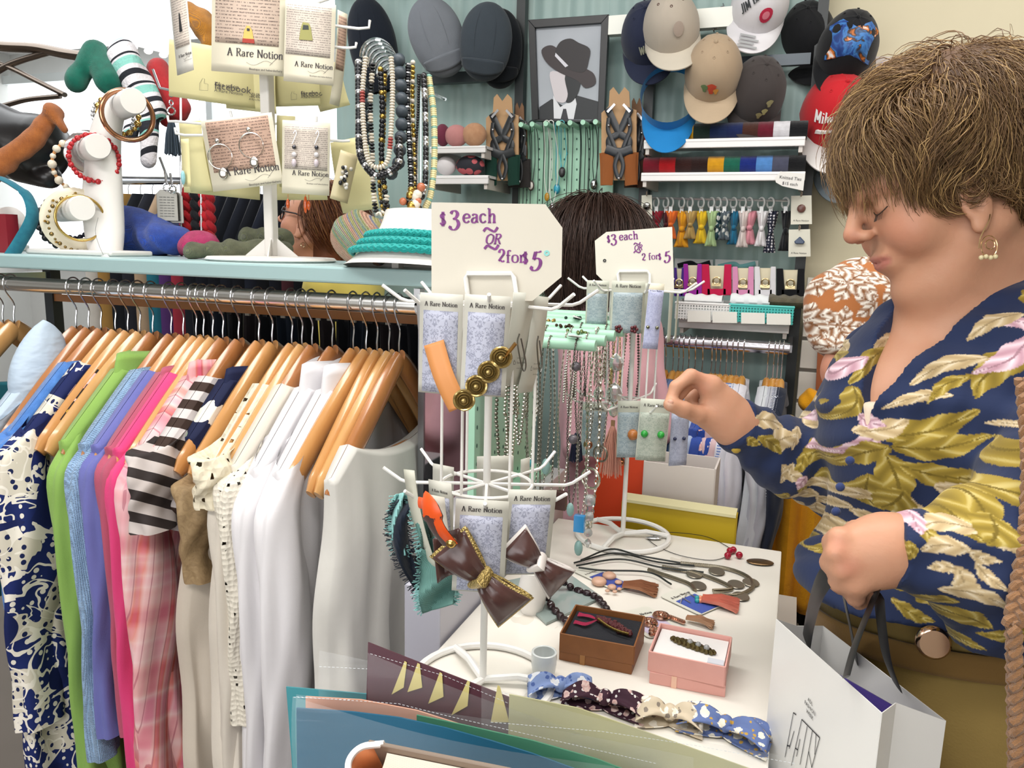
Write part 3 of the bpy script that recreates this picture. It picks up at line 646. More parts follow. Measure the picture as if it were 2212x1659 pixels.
# caps -----------------------------------------------------------
def cloth_col(c): return fabric(c, 700, .85, .15)
def cap(px, py, d, col, label, yaw=0, roll_=0, pitch=0, s=1.0, brim=None, name='baseball_cap', deco=None, button=None, crown=True, mesh=None, cat='cap'):
    """brim points down, front of the crown faces the shop"""
    o = P(px, py, d)
    Mx = Matrix.Translation(o) @ rotm(0, 0, math.radians(yaw-14)) @ rotm(0, math.radians(roll_), 0) @ rotm(math.radians(pitch-34), 0, 0) @ Matrix(((1, 0, 0, 0), (0, 0, -1, 0), (0, -1, 0, 0), (0, 0, 0, 1))) @ Matrix.Scale(s, 4)
    t = thing(name, label, cat, tuple(o), 'caps and hats hanging on the back wall')
    mc = cloth_col(col)
    if crown:
        m = M()
        def f(u, v):
            a = 2*PI*u; ph = v*PI/2*1.04; g = 1-.015*abs(math.sin(3*a))**.3
            y = math.sin(ph)*math.sin(a)*(.098 if math.sin(a) > 0 else .092)*g; x = math.sin(ph)*math.cos(a)*.077*g
            return (x, y, .002+math.cos(ph)*.108*g*(1+.18*math.sin(ph)**2*max(0, math.sin(a))))
        m.grid(f, 48, 16, Mx, cu=True); obj('crown', m, mc, t, auto=180)
        m = M(); m.sph(Mx @ V((0, 0, .108)), .006*s, 10); obj('button', m, cloth_col(button or col), t)
        m = M()
        for k in range(6):
            a = PI/6+k*PI/3; e = .5; m.ring(Mx @ V((math.sin(e)*math.cos(a)*.077, math.sin(e)*math.sin(a)*.096, math.cos(e)*.109*(1+.18*math.sin(e)**2*max(0, math.sin(a))))), .003*s, .0009*s, Mx.to_3x3() @ V((math.cos(a)*.5, math.sin(a)*.5, .8)), 10, 4)
        obj('eyelets', m, cloth_col(button or col), t)['kind'] = 'stuff'
    else:
        m = M(); m.grid(lambda u, v: (math.cos(2*PI*u)*(.078+.002*v), math.sin(2*PI*u)*.096, .032*v-.004), 40, 4, Mx, cu=True); obj('band', m, mc, t, auto=180)
    m = M()
    def b(u, v, k):
        a = PI*(.08+.84*u); x0, y0 = math.cos(a)*.077, math.sin(a)*.096
        x = x0*(1+.02*v); y = y0+v*.073*math.sin(PI*u)**.55
        return (x, y, -.004-.018*(abs(x)/.077)**2*1.0*v**.5+.010*v*0+k)
    n = 24
    m.grid(lambda u, v: b(u, v, 0), n, 8, Mx); m.grid(lambda u, v: b(1-u, v, -.003), n, 8, Mx)
    m.grid(lambda u, v: b(u, 1, -.003*v), n, 1, Mx)
    br = obj('brim', m, cloth_col(brim or col), t, auto=60)
    if deco: deco(t, Mx)
    return t
def crownpt(x, e):  # a place on the crown front: x across, e up from the brim (0) to the button (1)
    ph = PI/2*(1-e); a = math.acos(max(-1, min(1, x/.077/max(.2, math.sin(ph))))); return V((x, math.sin(ph)*math.sin(a)*.1, math.cos(ph)*.108*(1+.18*math.sin(ph)**2*math.sin(a))+.003))
def patch(t, Mx, name, pts, mat, lift=.0015, seg=None):
    """an embroidered patch lying on the crown; pts in (x, e)"""
    m = M(); ps = [Mx @ (crownpt(x, e)*1.0+V((0, 1, .25)).normalized()*lift) for x, e in pts]
    n = len(pts); cx, ce = sum(p[0] for p in pts)/n, sum(p[1] for p in pts)/n; vs = [Mx @ (crownpt(cx+(x-cx)*f, ce+(e-ce)*f)+V((0, 1, .25)).normalized()*lift) for f in (.02, .25, .5, .75, 1) for x, e in pts]
    m.add(vs, [(k*n+i, k*n+(i+1) % n, (k+1)*n+(i+1) % n, (k+1)*n+i) for k in range(4) for i in range(n)]); return obj(name, m, mat, t)
def words_on(t, Mx, s, x, e, h, col, ang=0.0, w0=.06, w1=.2, slant=.2):
    """sewn letters: drawn flat, then laid on the crown"""
    q = M(); write(q, s, Matrix.Identity(4), h, w0, w1, center=True, slant=slant)
    ca, sa = math.cos(ang), math.sin(ang)
    q.v = [tuple(Mx @ (crownpt(x+(a*ca-b_*sa), e+(a*sa+b_*ca)/.13)*1.0+V((0, 1, .3)).normalized()*.0018)) for a, b_, _ in q.v]
    obj('lettering', q, plain(col, .7), t, smooth=False)
def jb(t, Mx):
    words_on(t, Mx, 'JIM BEAM', -.012, .42, .015, '#33373a', .85, .08, .24, 0)
    patch(t, Mx, 'emblem', [(.022+.016*math.cos(a), .26+.11*math.sin(a)) for a in np.linspace(0, 6.28, 16)[:-1]], fabric('#c22d4b'))
    patch(t, Mx, 'emblem', [(.022+.009*math.cos(a), .26+.06*math.sin(a)) for a in np.linspace(0, 6.28, 12)[:-1]], fabric('#e08090'), .0026)
    m = M()
    for k in range(4):
        y = .110+.013*k; m.add([Mx @ V(p) for p in ((-.03, y, .0015), (.012+.01*(k % 2), y, .0015), (.012+.01*(k % 2), y+.007, .0015), (-.03, y+.007, .0015))], [(0, 1, 2, 3)])
    obj('brim_print', m, plain('#a4a6a8', .8), t, smooth=False)
def motif(cols, e=.2):
    def g(t, Mx):
        for i, (x, y, r, c) in enumerate(cols): patch(t, Mx, 'embroidery', [(x+r*math.cos(a)*(1+.4*math.sin(3*a)), e+y+r*7*math.sin(a)) for a in np.linspace(0, 6.28, 14)[:-1]], fabric(c), .0015+.0004*i)
    return g
def mil(t, Mx):
    words_on(t, Mx, 'Milwaukee', -.012, .36, .016, '#e9e4e2', .4, .1, .22, .3)
    patch(t, Mx, 'underline', [(-.045, .10), (.035, .34), (.035, .38), (-.045, .15)], fabric('#e9e4e2'))
cap(1400, 85, 2.22, '#252b42', 'navy baseball cap with faded lettering, hanging leftmost of the baseball caps', yaw=22, roll_=-8, deco=lambda t, Mx: words_on(t, Mx, 'World', 0, .2, .016, '#9a9a86', .25))
cap(1450, 65, 2.12, '#b9aea0', 'pale beige baseball cap with a brown button overlapping the navy one', yaw=25, roll_=-10, button='#5a3a34', pitch=-8, brim='#c9c0b0', deco=lambda t, Mx: patch(t, Mx, 'badge', [(.012+.014*math.cos(a), .3+.11*math.sin(a)) for a in np.linspace(0, 6.28, 14)[:-1]], fabric('#a8988c')))
cap(1541, 160, 2.1, '#b09a80', 'tan baseball cap with a small red and green bird motif, hung on a chain', yaw=20, roll_=2, brim='#b7a288', deco=motif([(0, 0, .011, '#b8452c'), (-.018, 0, .008, '#5c7048'), (.012, -.04, .006, '#c98a3c')]))
cap(1640, 15, 2.12, '#e4e2e6', 'white baseball cap with lettering and a red rose on the front', yaw=22, roll_=12, deco=jb)
cap(1632, 205, 2.12, '#423c3b', 'charcoal brown baseball cap with a gold motif, hanging lowest in the middle', yaw=30, roll_=4, deco=motif([(.02, .1, .008, '#8d8660'), (.012, -.02, .007, '#a09866'), (.0, -.08, .007, '#8a8058')]))
cap(1742, 85, 2.2, '#17181b', 'plain black baseball cap beside the white one', yaw=20, roll_=-10)
def poster(t, Mx):
    patch(t, Mx, 'printed_panel', [(-.055, .12), (.055, .12), (.06, .45), (.035, .72), (0, .8), (-.035, .72), (-.06, .45)], vcm, .002)
tt = NT('printed_panel'); co = tt.co(); n1 = tt.noise(co, 22, 3, .6, .8)
vcm = tt.fin(tt.ramp(n1, [(0, '#0b1230'), (.40, '#1c3f86'), (.5, '#3f7fc4'), (.56, '#20120f'), (.61, '#d8792c'), (.68, '#e8e0dc')], 'LINEAR'), .5)
cap(1828, 110, 2.05, '#141519', 'black cap with a colourful blue and orange printed front panel', yaw=20, roll_=8, deco=poster)
cap(1800, 250, 2.1, '#c4222b', 'red cap with white script across its front and a white brim', yaw=24, roll_=6, s=1.15, brim='#dfdbd8', deco=mil)
cap(1812, 345, 2.25, '#9fb0bd', 'pale grey blue cap hanging beneath the red one', yaw=22, roll_=4, s=.9)
cap(1447, 215, 2.14, '#1f7fc2', 'bright blue open sun visor with pink lettering', yaw=20, roll_=0, name='sun_visor', crown=False, s=1.0, pitch=6, cat='visor', deco=lambda t, Mx: None)
# chain the tan cap hangs on
m = M()
for i in range(9):
    p = P(1563-24*i/9, 12+60*i/9, 2.14); m.ring(p, .0065, .0016, (0, 1, 0) if i % 2 else (1, 0, .3), 12, 5, sc=(1.3, .8))
one('hanging_chain', m, metal('#bfc0c8'), 'short silver chain above the tan cap', 'chain')
# flat caps at left
def flatcap(px, py, d, col, label, yaw, roll_, s=1, sz=(.088, .05, .112)):
    o = P(px, py, d); R = rotm(0, 0, math.radians(yaw)) @ rotm(0, math.radians(roll_), 0); Mx = Matrix.Translation(o) @ R
    t = thing('flat_cap', label, 'cap', tuple(o), 'caps and hats hanging on the back wall'); mc = fabric(col, 500, .9, .4)
    vs, fs = snets(lambda p: sdf(p, [el((0, 0, 0), sz, .01), el((0, .012, -sz[2]*.5), (sz[0]*.8, sz[1]*.7, sz[2]*.6), .03), el((0, .05, -.02), (sz[0]*.8, .03, sz[2]*.75), .02, -1)]), (-.12, -.09, -.15), (.12, .09, .15), .006)
    A = np.array(Mx); npobj('crown', vs@A[:3, :3].T+A[:3, 3], fs, mc, t)
    m = M(); m.grid(lambda u, v: (math.sin((u-.5)*2.4)*sz[0]*.86, -.012-.03*math.cos((u-.5)*2.4)+.02*v, -sz[2]*.62-math.cos((u-.5)*2.4)*.042*v-.0), 20, 6, Mx); obj('peak', m, mc, t, solid=.004)
    m = M()
    for k in (-1, 1): m.tube([Mx @ V((k*.03*math.cos(a)*1, -sz[1]*math.cos(a)*.93-.001, sz[2]*math.sin(a)*.95)) for a in np.linspace(-1.2, 1.2, 14)], .0008, 4)
    obj('seam', m, mc, t)
flatcap(805, 95, 2.5, '#1f2530', 'very dark navy flat cap behind the bead necklaces', 20, -12, sz=(.078, .05, .145))
flatcap(942, 75, 2.35, '#7b8088', 'mid grey wool flat cap, left of the two beside the portrait', 20, -22, sz=(.082, .05, .112))
flatcap(1050, 85, 2.3, '#3e464e', 'charcoal grey and black flat cap hanging beside the framed portrait', 18, 6, sz=(.078, .05, .105))
flatcap(1080, 100, 2.38, '#181c22', 'black flat cap tucked behind the charcoal one', 18, 0, sz=(.07, .04, .11))
# framed portrait of a man in a hat
FY = WALL-.13
def Q(x, y): return (1140+(x-1105)*.3617, (y-85)*.3617+33)   # unused scale helper kept for the portrait outline
def pz(*a): return [(740+x/2.765, y/2.765) for x, y in a]
fr = thing('framed_portrait', 'black framed painting of a man in a dark fedora with a white band', 'picture', tuple(PY(1232, 262, FY)))
out = pz((1108, 118), (1590, 85), (1560, 735), (1130, 722)); inn = pz((1148, 165), (1545, 137), (1522, 720), (1168, 712))
m = M()
for i in range(4): ppoly(m, [out[i], out[(i+1) % 4], inn[(i+1) % 4], inn[i]], FY, .022)
obj('frame', m, plain('#15161a', .35), fr, smooth=False, bevel=.001)
tb = NT('portrait_backdrop'); obj('backdrop', ppoly(M(), inn, FY+.012, .004), tb.fin(tb.mix(tb.noise(tb.co(), 6, 2), '#b9bdc6', '#8f979d'), .5), fr, smooth=False)
def art(name, pts, col, k, sm=True):
    q = pz(*pts)
    if sm: q = [(p.x, p.y) for p in catmull([(a, b, 0) for a, b in q], 4, True)]
    obj(name, ppoly(M(), q, FY+.0115-.0006*k, .0005), plain(col, .5), fr, smooth=False)
art('painted_jacket', [(1170, 712), (1175, 640), (1250, 590), (1330, 640), (1400, 570), (1540, 610), (1530, 715)], '#25282c', 1, False)
art('painted_shirt', [(1258, 570), (1300, 640), (1390, 585), (1398, 620), (1380, 712), (1262, 708)], '#dcdde2', 2, False)
art('painted_tie', [(1318, 650), (1335, 650), (1348, 712), (1302, 712)], '#2c2c33', 3, False)
art('painted_face', [(1240, 430), (1330, 440), (1360, 470), (1350, 560), (1325, 612), (1275, 600), (1255, 540)], '#cfc8cc', 3)
art('painted_face_shade', [(1330, 450), (1420, 440), (1412, 540), (1372, 605), (1335, 610), (1345, 560)], '#1d2024', 4)
art('painted_hat_brim', [(1188, 300), (1240, 270), (1300, 300), (1440, 400), (1500, 440), (1510, 500), (1450, 525), (1400, 480), (1290, 430), (1215, 370)], '#33292b', 5)
art('painted_hat_crown', [(1268, 310), (1300, 250), (1360, 230), (1410, 255), (1475, 290), (1470, 360), (1440, 430), (1340, 410), (1280, 350)], '#231d20', 6)
art('painted_hat_band', [(1272, 315), (1348, 392), (1330, 402), (1268, 335)], '#d5d4dc', 7, False)
# braces on card --------------------------------------------------
def braces(cx, top, w, h, label, web, lea, card='#b8936c', Y=WALL-.17):
    t = thing('braces', label, 'braces', tuple(PY(cx, top+h, Y)), 'braces on brown cards')
    X = lambda a, b: (cx+a*w/2, top+b*h)
    m = M(); ppoly(m, [X(-.5, .02), X(-.3, -.02), X(0, .06), X(.3, -.02), X(.55, .03), X(.6, .2), X(.95, .22), X(.95, .95), X(-.95, .95), X(-.95, .25), X(-.55, .18)], Y, .004); obj('card', m, paint(card, .8), t, smooth=False)
    def strap(pts, wd, mat, name, k):
        pp = [PY(*X(*p), Y-.004*k) for p in pts]; m = M(); m.tube(catmull(pp, 5), wd, 8, flat=.22, up=(0, 1, 0)); obj(name, m, mat, t)
    wm, lm, cm = fabric(web, 800), plain(lea, .35), metal('#c0c0c4', .25)
    for s in (-1, 1):
        strap([(-.62*s, .2), (0, .45), (.5*s, .52), (.5*s, .62)], .010, lm, 'leather_tab', 2)
        strap([(.55*s, .3), (.6*s, .42), (.45*s, .5), (.25*s, .6), (.1*s, .7)], .006, lm, 'leather_loop', 3)
        strap([(.72*s, .66), (.68*s, .8), (.66*s, 1.0)], .019, wm, 'webbing', 1)
        strap([(.66*s, 1.0), (.6*s, .85), (.62*s, .68)], .017, wm, 'webbing', 2.4)
        m = M(); m.box(PY(*X(.42*s, .2), Y-.016), (.03, .004, .007), rotm(0, .8*s, 0)); obj('clip', m, cm, t, smooth=False)
        m = M(); m.sph(PY(*X(.55*s, .38), Y-.02), .004, 8); obj('stud', m, cm, t)
    strap([(-.7, .62), (0, .66), (.7, .62)], .013, lm, 'leather_band', 3.4)
    strap([(0, .66), (-.22, .8), (0, .93), (.22, .8), (0, .66)], .006, lm, 'leather_loop', 4)
    m = M(); m.sph(PY(*X(0, .93), Y-.026), .005, 8); obj('stud', m, cm, t)
braces(1085, 207, 74, 193, 'dark green and black braces clipped on a brown card, left of the mint necklace board', '#17392f', '#1c2024')
braces(1337, 192, 80, 208, 'tan brown and black braces clipped on a brown card, right of the portrait', '#96592f', '#22262c')
braces(1375, 215, 40, 190, 'dark brown and charcoal braces tucked in behind the tan pair', '#4a3428', '#22262c', '#7d5c42', WALL-.12)
braces(1122, 225, 34, 180, 'second set of dark braces in behind the green pair', '#33302f', '#1c2024', '#7d5c42', WALL-.12)
# pouches
def pouch(x0, y0, x1, y1, mat, label, name='pouch', dy=.2, cat='pouch', z=None):
    a = PY(x0, y0, WALL-dy); b = PY(x1, y1, WALL-dy); c = (a+b)/2
    t_ = one(name, (lambda m: m)(M().sph((c.x, c.y, c.z), (abs(b.x-a.x)/2, .03, abs(a.z-b.z)/2), 18)), mat, label, cat)
pouch(943, 268, 970, 316, fabric('#713246'), 'dark plum folded pouch on the short shelf')
pouch(962, 270, 1010, 317, fabric('#c08583'), 'dusty pink folded pouch on the short shelf')
pouch(1000, 266, 1050, 316, fabric('#9c6f52', col2='#c49a78', cs=50), 'brown and tan fur-like pouch on the short shelf')
pouch(944, 338, 984, 379, fabric('#e6e2e4'), 'white folded cloth on the lower short shelf')
tr = NT('rose_cloth'); dv = tr.vor(tr.co(), 40); rosem = tr.fin(tr.mix(tr.math('LESS_THAN', dv, .5), '#22232c', '#b8585e'), .8)
pouch(986, 336, 1046, 380, rosem, 'dark pouch printed with red roses on the lower short shelf')
# ring rail with bow ties
m = M(); m.tube([PY(1408, 428, WALL-.16), PY(1706, 434, WALL-.16)], .0035, 8); one('ring_rail', m, metal('#cfd6da', .3), 'thin metal rod carrying the rings of bow ties', 'rail')
cols = [('#8c1b2c', 'dark red'), ('#4c1a20', 'maroon'), ('#e4702a', 'orange'), ('#e09c22', 'amber'), ('#b99a5c', 'khaki'), ('#e9c12a', 'lemon yellow'), ('#a9c48f', 'pale green'), ('#27414a', 'dark teal floral'), ('#5c666e', 'grey floral'), ('#1f6a8c', 'teal blue'), ('#dccfca', 'pale spotted'), ('#d8909c', 'pink'), ('#e8e6e8', 'white'), ('#20243a', 'navy and white spotted'), ('#16181c', 'black strapped')]
rx_ = [1418, 1439, 1449, 1473, 1491, 1515, 1537, 1551, 1565, 1585, 1605, 1619, 1645, 1665, 1697]
lens = [60, 60, 60, 78, 60, 70, 76, 62, 62, 72, 78, 72, 76, 90, 86]
def bow(cx, top, w, h, mat, label, Y, mat2=None, name='bow_tie', group='bow ties on the ring rail', ring=True):
    t = thing(name, label, 'bow tie', tuple(PY(cx, top+h, Y)), group)
    c = PY(cx, top+h*.5, Y); sx = (PY(cx+w, top, Y)-PY(cx, top, Y)).length; sz_ = (PY(cx, top, Y)-PY(cx, top+h, Y)).length
    for sg in (-1, 1):
        m = M(); m.grid(lambda u, v: (c.x+(v-.5)*sx*(.34+.66*u**.8)+.0, c.y-.012*math.sin(PI*u)*math.cos((v-.5)*5)-.004*math.sin(v*18)*u, c.z+sg*u*sz_*.5), 8, 10); obj('bow_wing', m, mat, t, solid=.003)
    m = M(); m.sph((c.x, c.y-.004, c.z), (sx*.22, .012, sz_*.09), 10); obj('knot', m, mat2 or mat, t)
    if ring:
        ct = PY(cx, 432, WALL-.16); m = M(); m.ring(ct+V((0, 0, -.008)), .014, .0026, (1, .9, 0), 18, 6); obj('ring', m, plain('#d9dcda', .3), t)
        m = M(); m.box(PY(cx, top-3, Y), (.010, .008, .018)); obj('clip', m, plain('#e4e6e6', .3), t, smooth=False)
dotm = NT('spotted_cloth'); dotm = dotm.fin(dotm.mix(dotm.math('LESS_THAN', dotm.vor(dotm.co(), 120, 'F1', 0, .2), .38), '#1b2036', '#e6e4ea'), .8)
for i, ((c, n), px, L) in enumerate(zip(cols, rx_, lens)):
    mt = dotm if 'spotted' in n and 'navy' in n else magnolia(c, '#8e979a', '#44606a', 60) if 'floral' in n else fabric(c, 600)
    bow(px, 456, 26 if i not in (3, 5, 11) else 32, L, mt, '%s bow tie hanging from the ring rail' % n, WALL-.165+(.01 if i % 2 else 0))
# small brooch cards by the ring rail
def minicard(x0, y0, x1, y1, label, blob, shape, txt=True, Y=WALL-.19):
    t = thing('brooch_card', label, 'brooch card', tuple(PY((x0+x1)/2, y1, Y)), 'brooch cards beside the ring rail')
    obj('card', ppoly(M(), [(x0, y0), (x1, y0-1), (x1+1, y1), (x0-1, y1+1)], Y, .001), paint('#dcdacb', .6), t, smooth=False)
    c = PY((x0+x1)/2, y0+(y1-y0)*.45, Y-.004); m = M()
    if shape == 'o': m.sph(c, (.011, .004, .011), 16)
    else: m.prism([(-.010, -.006), (.010, -.006), (.014, .0), (.0, .014), (-.014, 0)], .006, basis(c, (1, 0, 0), (0, 0, 1), (0, -1, 0)))
    obj('brooch', m, blob, t, smooth=shape == 'o', bevel=0 if shape == 'o' else .002)
    m = M(); m.ring(PY((x0+x1)/2, y0-4, Y-.003), .006, .0012, (1, .3, 0), 12, 5); obj('card_hook', m, plain('#8a7a6a'), t)
    font('card_lettering', 'A Rare Notion', facing(x0+(x1-x0)*.1, y1-6, Y-.0008), .0066, ink, t)
minicard(1386, 422, 1408, 474, 'cream brooch card partly behind the dark haired head', metal('#8a8a88'), 'o')
minicard(1709, 423, 1753, 484, 'cream card with a round copper brown brooch', plain('#6e4a42', .3), 'o')
minicard(1704, 496, 1750, 554, 'cream card with a dark blue fan-shaped brooch', plain('#22395a', .2), 'f')
# elastic belts on cards above the baskets
def belt(x0, x1, y0, y1, col, n, dy=.16, side=None):
    Y = WALL-dy; t = thing('elastic_belt', '%s elastic clasp belt on a cream card above the baskets' % n, 'belt', tuple(PY((x0+x1)/2, y1, Y)), 'elastic belts on cards')
    obj('card', ppoly(M(), [(x0, y0+3), (x1, y0+3), (x1, y1-6), (x0, y1-6)], Y+.006, .001), paint('#e0d6b8', .6), t, smooth=False)
    wq_ = (x1-x0)*.24
    for s in (0, 1):
        xa = x0 if s == 0 else x1-wq_; m = M(); ppoly(m, [(xa, y0), (xa+wq_, y0), (xa+wq_+(4 if s == 0 else 0), y1), (xa-(4 if s else 0), y1)], Y-.004, .006); obj('band', m, fabric(col, 700), t, smooth=False, bevel=.002)
    m = M(); ppoly(m, [(x0+wq_*.8, y1-14), (x1-wq_*.8, y1-14), (x1-wq_*.8, y1), (x0+wq_*.8, y1)], Y-.004, .006); obj('band', m, fabric(col, 700), t, smooth=False)
    m = M(); c = PY((x0+x1)/2, (y0+y1)/2+2, Y-.006); m.ring(c, .010, .0028, (0, 1, 0), 16, 6); m.box(c+V((0, 0, -.011)), (.026, .004, .008)); obj('clasp', m, metal('#c9b48a', .25), t)
belt(1456, 1478, 578, 640, '#4a2b86', 'purple'); belt(1476, 1516, 570, 640, '#a02fa0', 'magenta'); belt(1516, 1580, 571, 638, '#c8214e', 'crimson')
belt(1582, 1628, 576, 640, '#dc94ba', 'pale pink'); belt(1630, 1676, 576, 640, '#e2e0e4', 'white'); belt(1677, 1738, 580, 640, '#17181c', 'black')
def strip_card(x0, x1, y0, y1, col, label):
    Y = WALL-.032; t = thing('accessory_card', label, 'card', tuple(PY((x0+x1)/2, y1, Y)))
    obj('card', ppoly(M(), [(x0, y0), (x1, y0+3), (x1, y1), (x0, y1)], Y, .001), paint('#dfe3e2'), t, smooth=False)
    m = M(); m.tube(catmull([PY(x0+6, y0+16, Y-.006), PY((x0+x1)/2-8, y0+10, Y-.006), PY((x0+x1)/2+8, y0+16, Y-.006), PY(x1-6, y0+9, Y-.006)], 6), .007, 8, flat=.5, up=(0, 1, 0)); obj('headband', m, fabric(col), t)
strip_card(1458, 1540, 558, 600, '#1c1f26', 'card with a black headband behind the magenta belt'); strip_card(1545, 1638, 560, 604, '#7fb9bb', 'card with a pale turquoise bow headband behind the pink belt')
# baskets
def basket(x0, y0, x1, y1, col, label, dep=.14):
    Yf = WALL-.27; a = PY(x0, y0, Yf); b = PY(x1, y1, Yf); zt, zb = (a.z+PY(x1, y0, Yf).z)/2, z5+.001
    tb_ = NT('perforated_plastic'); co = tb_.co('Object', (1, 1, 1)); dd = tb_.vor(co, 130, 'F1', 0, 0.0); mt = tb_.fin(col, .4, 0, .5, Alpha=tb_.math('GREATER_THAN', dd, .42))
    t = thing('basket', label, 'basket', ((a.x+b.x)/2, Yf+dep/2, zb), 'perforated baskets')
    w_ = b.x-a.x; m = M()
    for c, s in ((((a.x+b.x)/2, Yf, (zt+zb)/2), (w_, .003, zt-zb)), (((a.x+b.x)/2, Yf+dep, (zt+zb)/2), (w_, .003, zt-zb)), ((a.x, Yf+dep/2, (zt+zb)/2), (.003, dep, zt-zb)), ((b.x, Yf+dep/2, (zt+zb)/2), (.003, dep, zt-zb)), (((a.x+b.x)/2, Yf+dep/2, zb+.002), (w_, dep, .003))): m.box(c, s)
    obj('walls', m, mt, t, smooth=False)
    m = M(); m.tube([(a.x, Yf, zt), (b.x, Yf, zt), (b.x, Yf+dep, zt), (a.x, Yf+dep, zt)], .004, 6, True); obj('rim', m, plain(col, .4), t)
    return a, b, zt, zb
basket(1460, 656, 1574, 690, '#e4e4e2', 'white perforated plastic basket on the low shelf')
basket(1576, 661, 1712, 700, '#45bdb6', 'turquoise perforated plastic basket on the low shelf')
def bundle(x0, x1, y0, y1, mat, label, dy=.2):
    a = PY(x0, y0, WALL-dy); b = PY(x1, y1, WALL-dy); m = M()
    m.grid(lambda u, v: (a.x+(b.x-a.x)*u, WALL-dy+math.cos(2*PI*v)*.03, (a.z+b.z)/2+math.sin(2*PI*v)*(a.z-b.z)/2*(1+.12*math.sin(u*19))), 24, 12); one('headband_pack', m, mat, label, 'headband', 'packs in the baskets')
bundle(1482, 1560, 634, 664, fabric('#ececec'), 'white headbands packed in the white basket'); bundle(1580, 1662, 634, 670, fabric('#e6eaec'), 'white ribbed headbands packed in the turquoise basket')
bundle(1662, 1736, 636, 668, knit('#4b4432', '#6f6547', 300), 'black and gold leopard headbands packed in the turquoise basket')
for i, (x0, x1) in enumerate(((1485, 1535), (1539, 1592), (1601, 1652), (1656, 1708))):
    m = ppoly(M(), [(x0, 671+i*2), (x1, 672+i*2), (x1, 696+i*2), (x0, 695+i*2)], WALL-.285, .002); one('shelf_label', m, paint('#eeede4', .5), 'blank cream label on the low shelf, %s from the left' % ['first', 'second', 'third', 'fourth'][i], 'label', 'cream labels on the low shelf')
# mint necklace board with pegs
mint = paint('#a9d8bd', .4)
Yb = WALL-.09; t = thing('necklace_board', 'upright mint green pegboard hung with long cord necklaces under the portrait', 'necklace display', tuple(PY(1215, 640, Yb)))
m = M(); pxbox(m, 1124, 272, 1312, 660, Yb, .012); obj('back_board', m, mint, t, smooth=False)
m = M()
for i in range(7):
    for j in range(16): m.sph(PY(1138+27*i, 300+22*j, Yb-.001), (.0022, .001, .0035), 6)
obj('peg_holes', m, plain('#33564a'), t)['kind'] = 'stuff'
pegx = [1125, 1149, 1179, 1206, 1231, 1259, 1286]
for i, px in enumerate(pegx):
    a = PY(px, 269-i, Yb-.10); m = M(); m.tube([a, a+V((0, .1, 0))], .0075, 14); obj('peg', m, mint, t)
hg = lambda c, r: plain(c, r)
def cord(px, k, bot, col, label, pend=None, w=7, r=.0014, cat='necklace', bead=None):
    a = PY(px, 262, Yb-.03-.02*k); x0 = a.x-.009; x1 = a.x+.009; zb = PY(px, bot, Yb-.03).z; y = Yb-.015-.006*k
    t = thing('pendant_necklace', label, cat, (a.x, y, zb), 'cord necklaces on the mint board')
    sp = (w+3)/707/2
    pts = [(x0, a.y, a.z-.012), (x0, a.y, a.z-.003), (a.x, a.y, a.z+.003), (x1, a.y, a.z-.003), (x1, a.y, a.z-.012), (a.x+sp, y, a.z-.09), (a.x+sp, y, zb+.05), (a.x, y, zb), (a.x-sp, y, zb+.05), (a.x-sp, y, a.z-.09)]
    m = M(); m.tube(catmull(pts, 5, True), r, 5, True); obj('cord', m, col, t)
    if pend:
        m = M()
        if pend[0] == 'oval': m.sph((a.x, y-.006, zb-.008), (.011, .005, .016), 14); obj('pendant', m, pend[2], t); m = M(); m.sph((a.x, y-.010, zb-.008), (.008, .004, .012), 14); obj('stone', m, pend[1], t)
        else: m.sph((a.x, y-.004, zb-.01), (.008, .004, .013), 12); obj('pendant', m, pend[1], t)
dk = plain('#24342f', .5)
spec = [(1125, 0, 560, dk, 'dark green cord', None), (1127, 1, 480, dk, 'short dark cord', None), (1149, 0, 395, dk, 'dark cord with a cream cameo', ('oval', plain('#ded8d0', .3), plain('#4a403c', .4))), (1151, 1, 590, dk, 'long black cord', None), (1179, 0, 540, dk, 'black waxed cord', None), (1181, 1, 418, plain('#dfe3da'), 'white cord with an amber drop', ('drop', plain('#b98a2e', .15))), (1190, 2, 440, plain('#e8e8e4'), 'white cord with a silver drop', ('drop', metal('#c0c4c6'))), (1206, 0, 402, plain('#3fa3b5', .4), 'turquoise cord with a turquoise oval stone', ('oval', plain('#3fa6c0', .2), plain('#2d8296', .3))), (1213, 1, 366, plain('#57b5bf', .4), 'turquoise cord with a dark disc', ('oval', plain('#3d3c3e', .3), plain('#2a2a2c', .3))), (1231, 0, 600, dk, 'long dark cord', None), (1259, 0, 570, dk, 'dark plaited cord', None), (1261, 1, 500, dk, 'thin dark cord', None), (1280, 1, 620, dk, 'green black cord', None), (1287, 0, 392, dk, 'dark cord with a silver oval', ('oval', metal('#c6c8c8'), metal('#8a8c8c')))]
ordn = ['first', 'second', 'third', 'fourth', 'fifth', 'sixth', 'seventh']
for px, k, bot, c, n, pend in spec: cord(px, k, bot, c, '%s necklace, %s peg of the upright mint board' % (n, ordn[min(range(7), key=lambda i: abs(pegx[i]-px))]), pend, w=8 if k == 0 else 13)
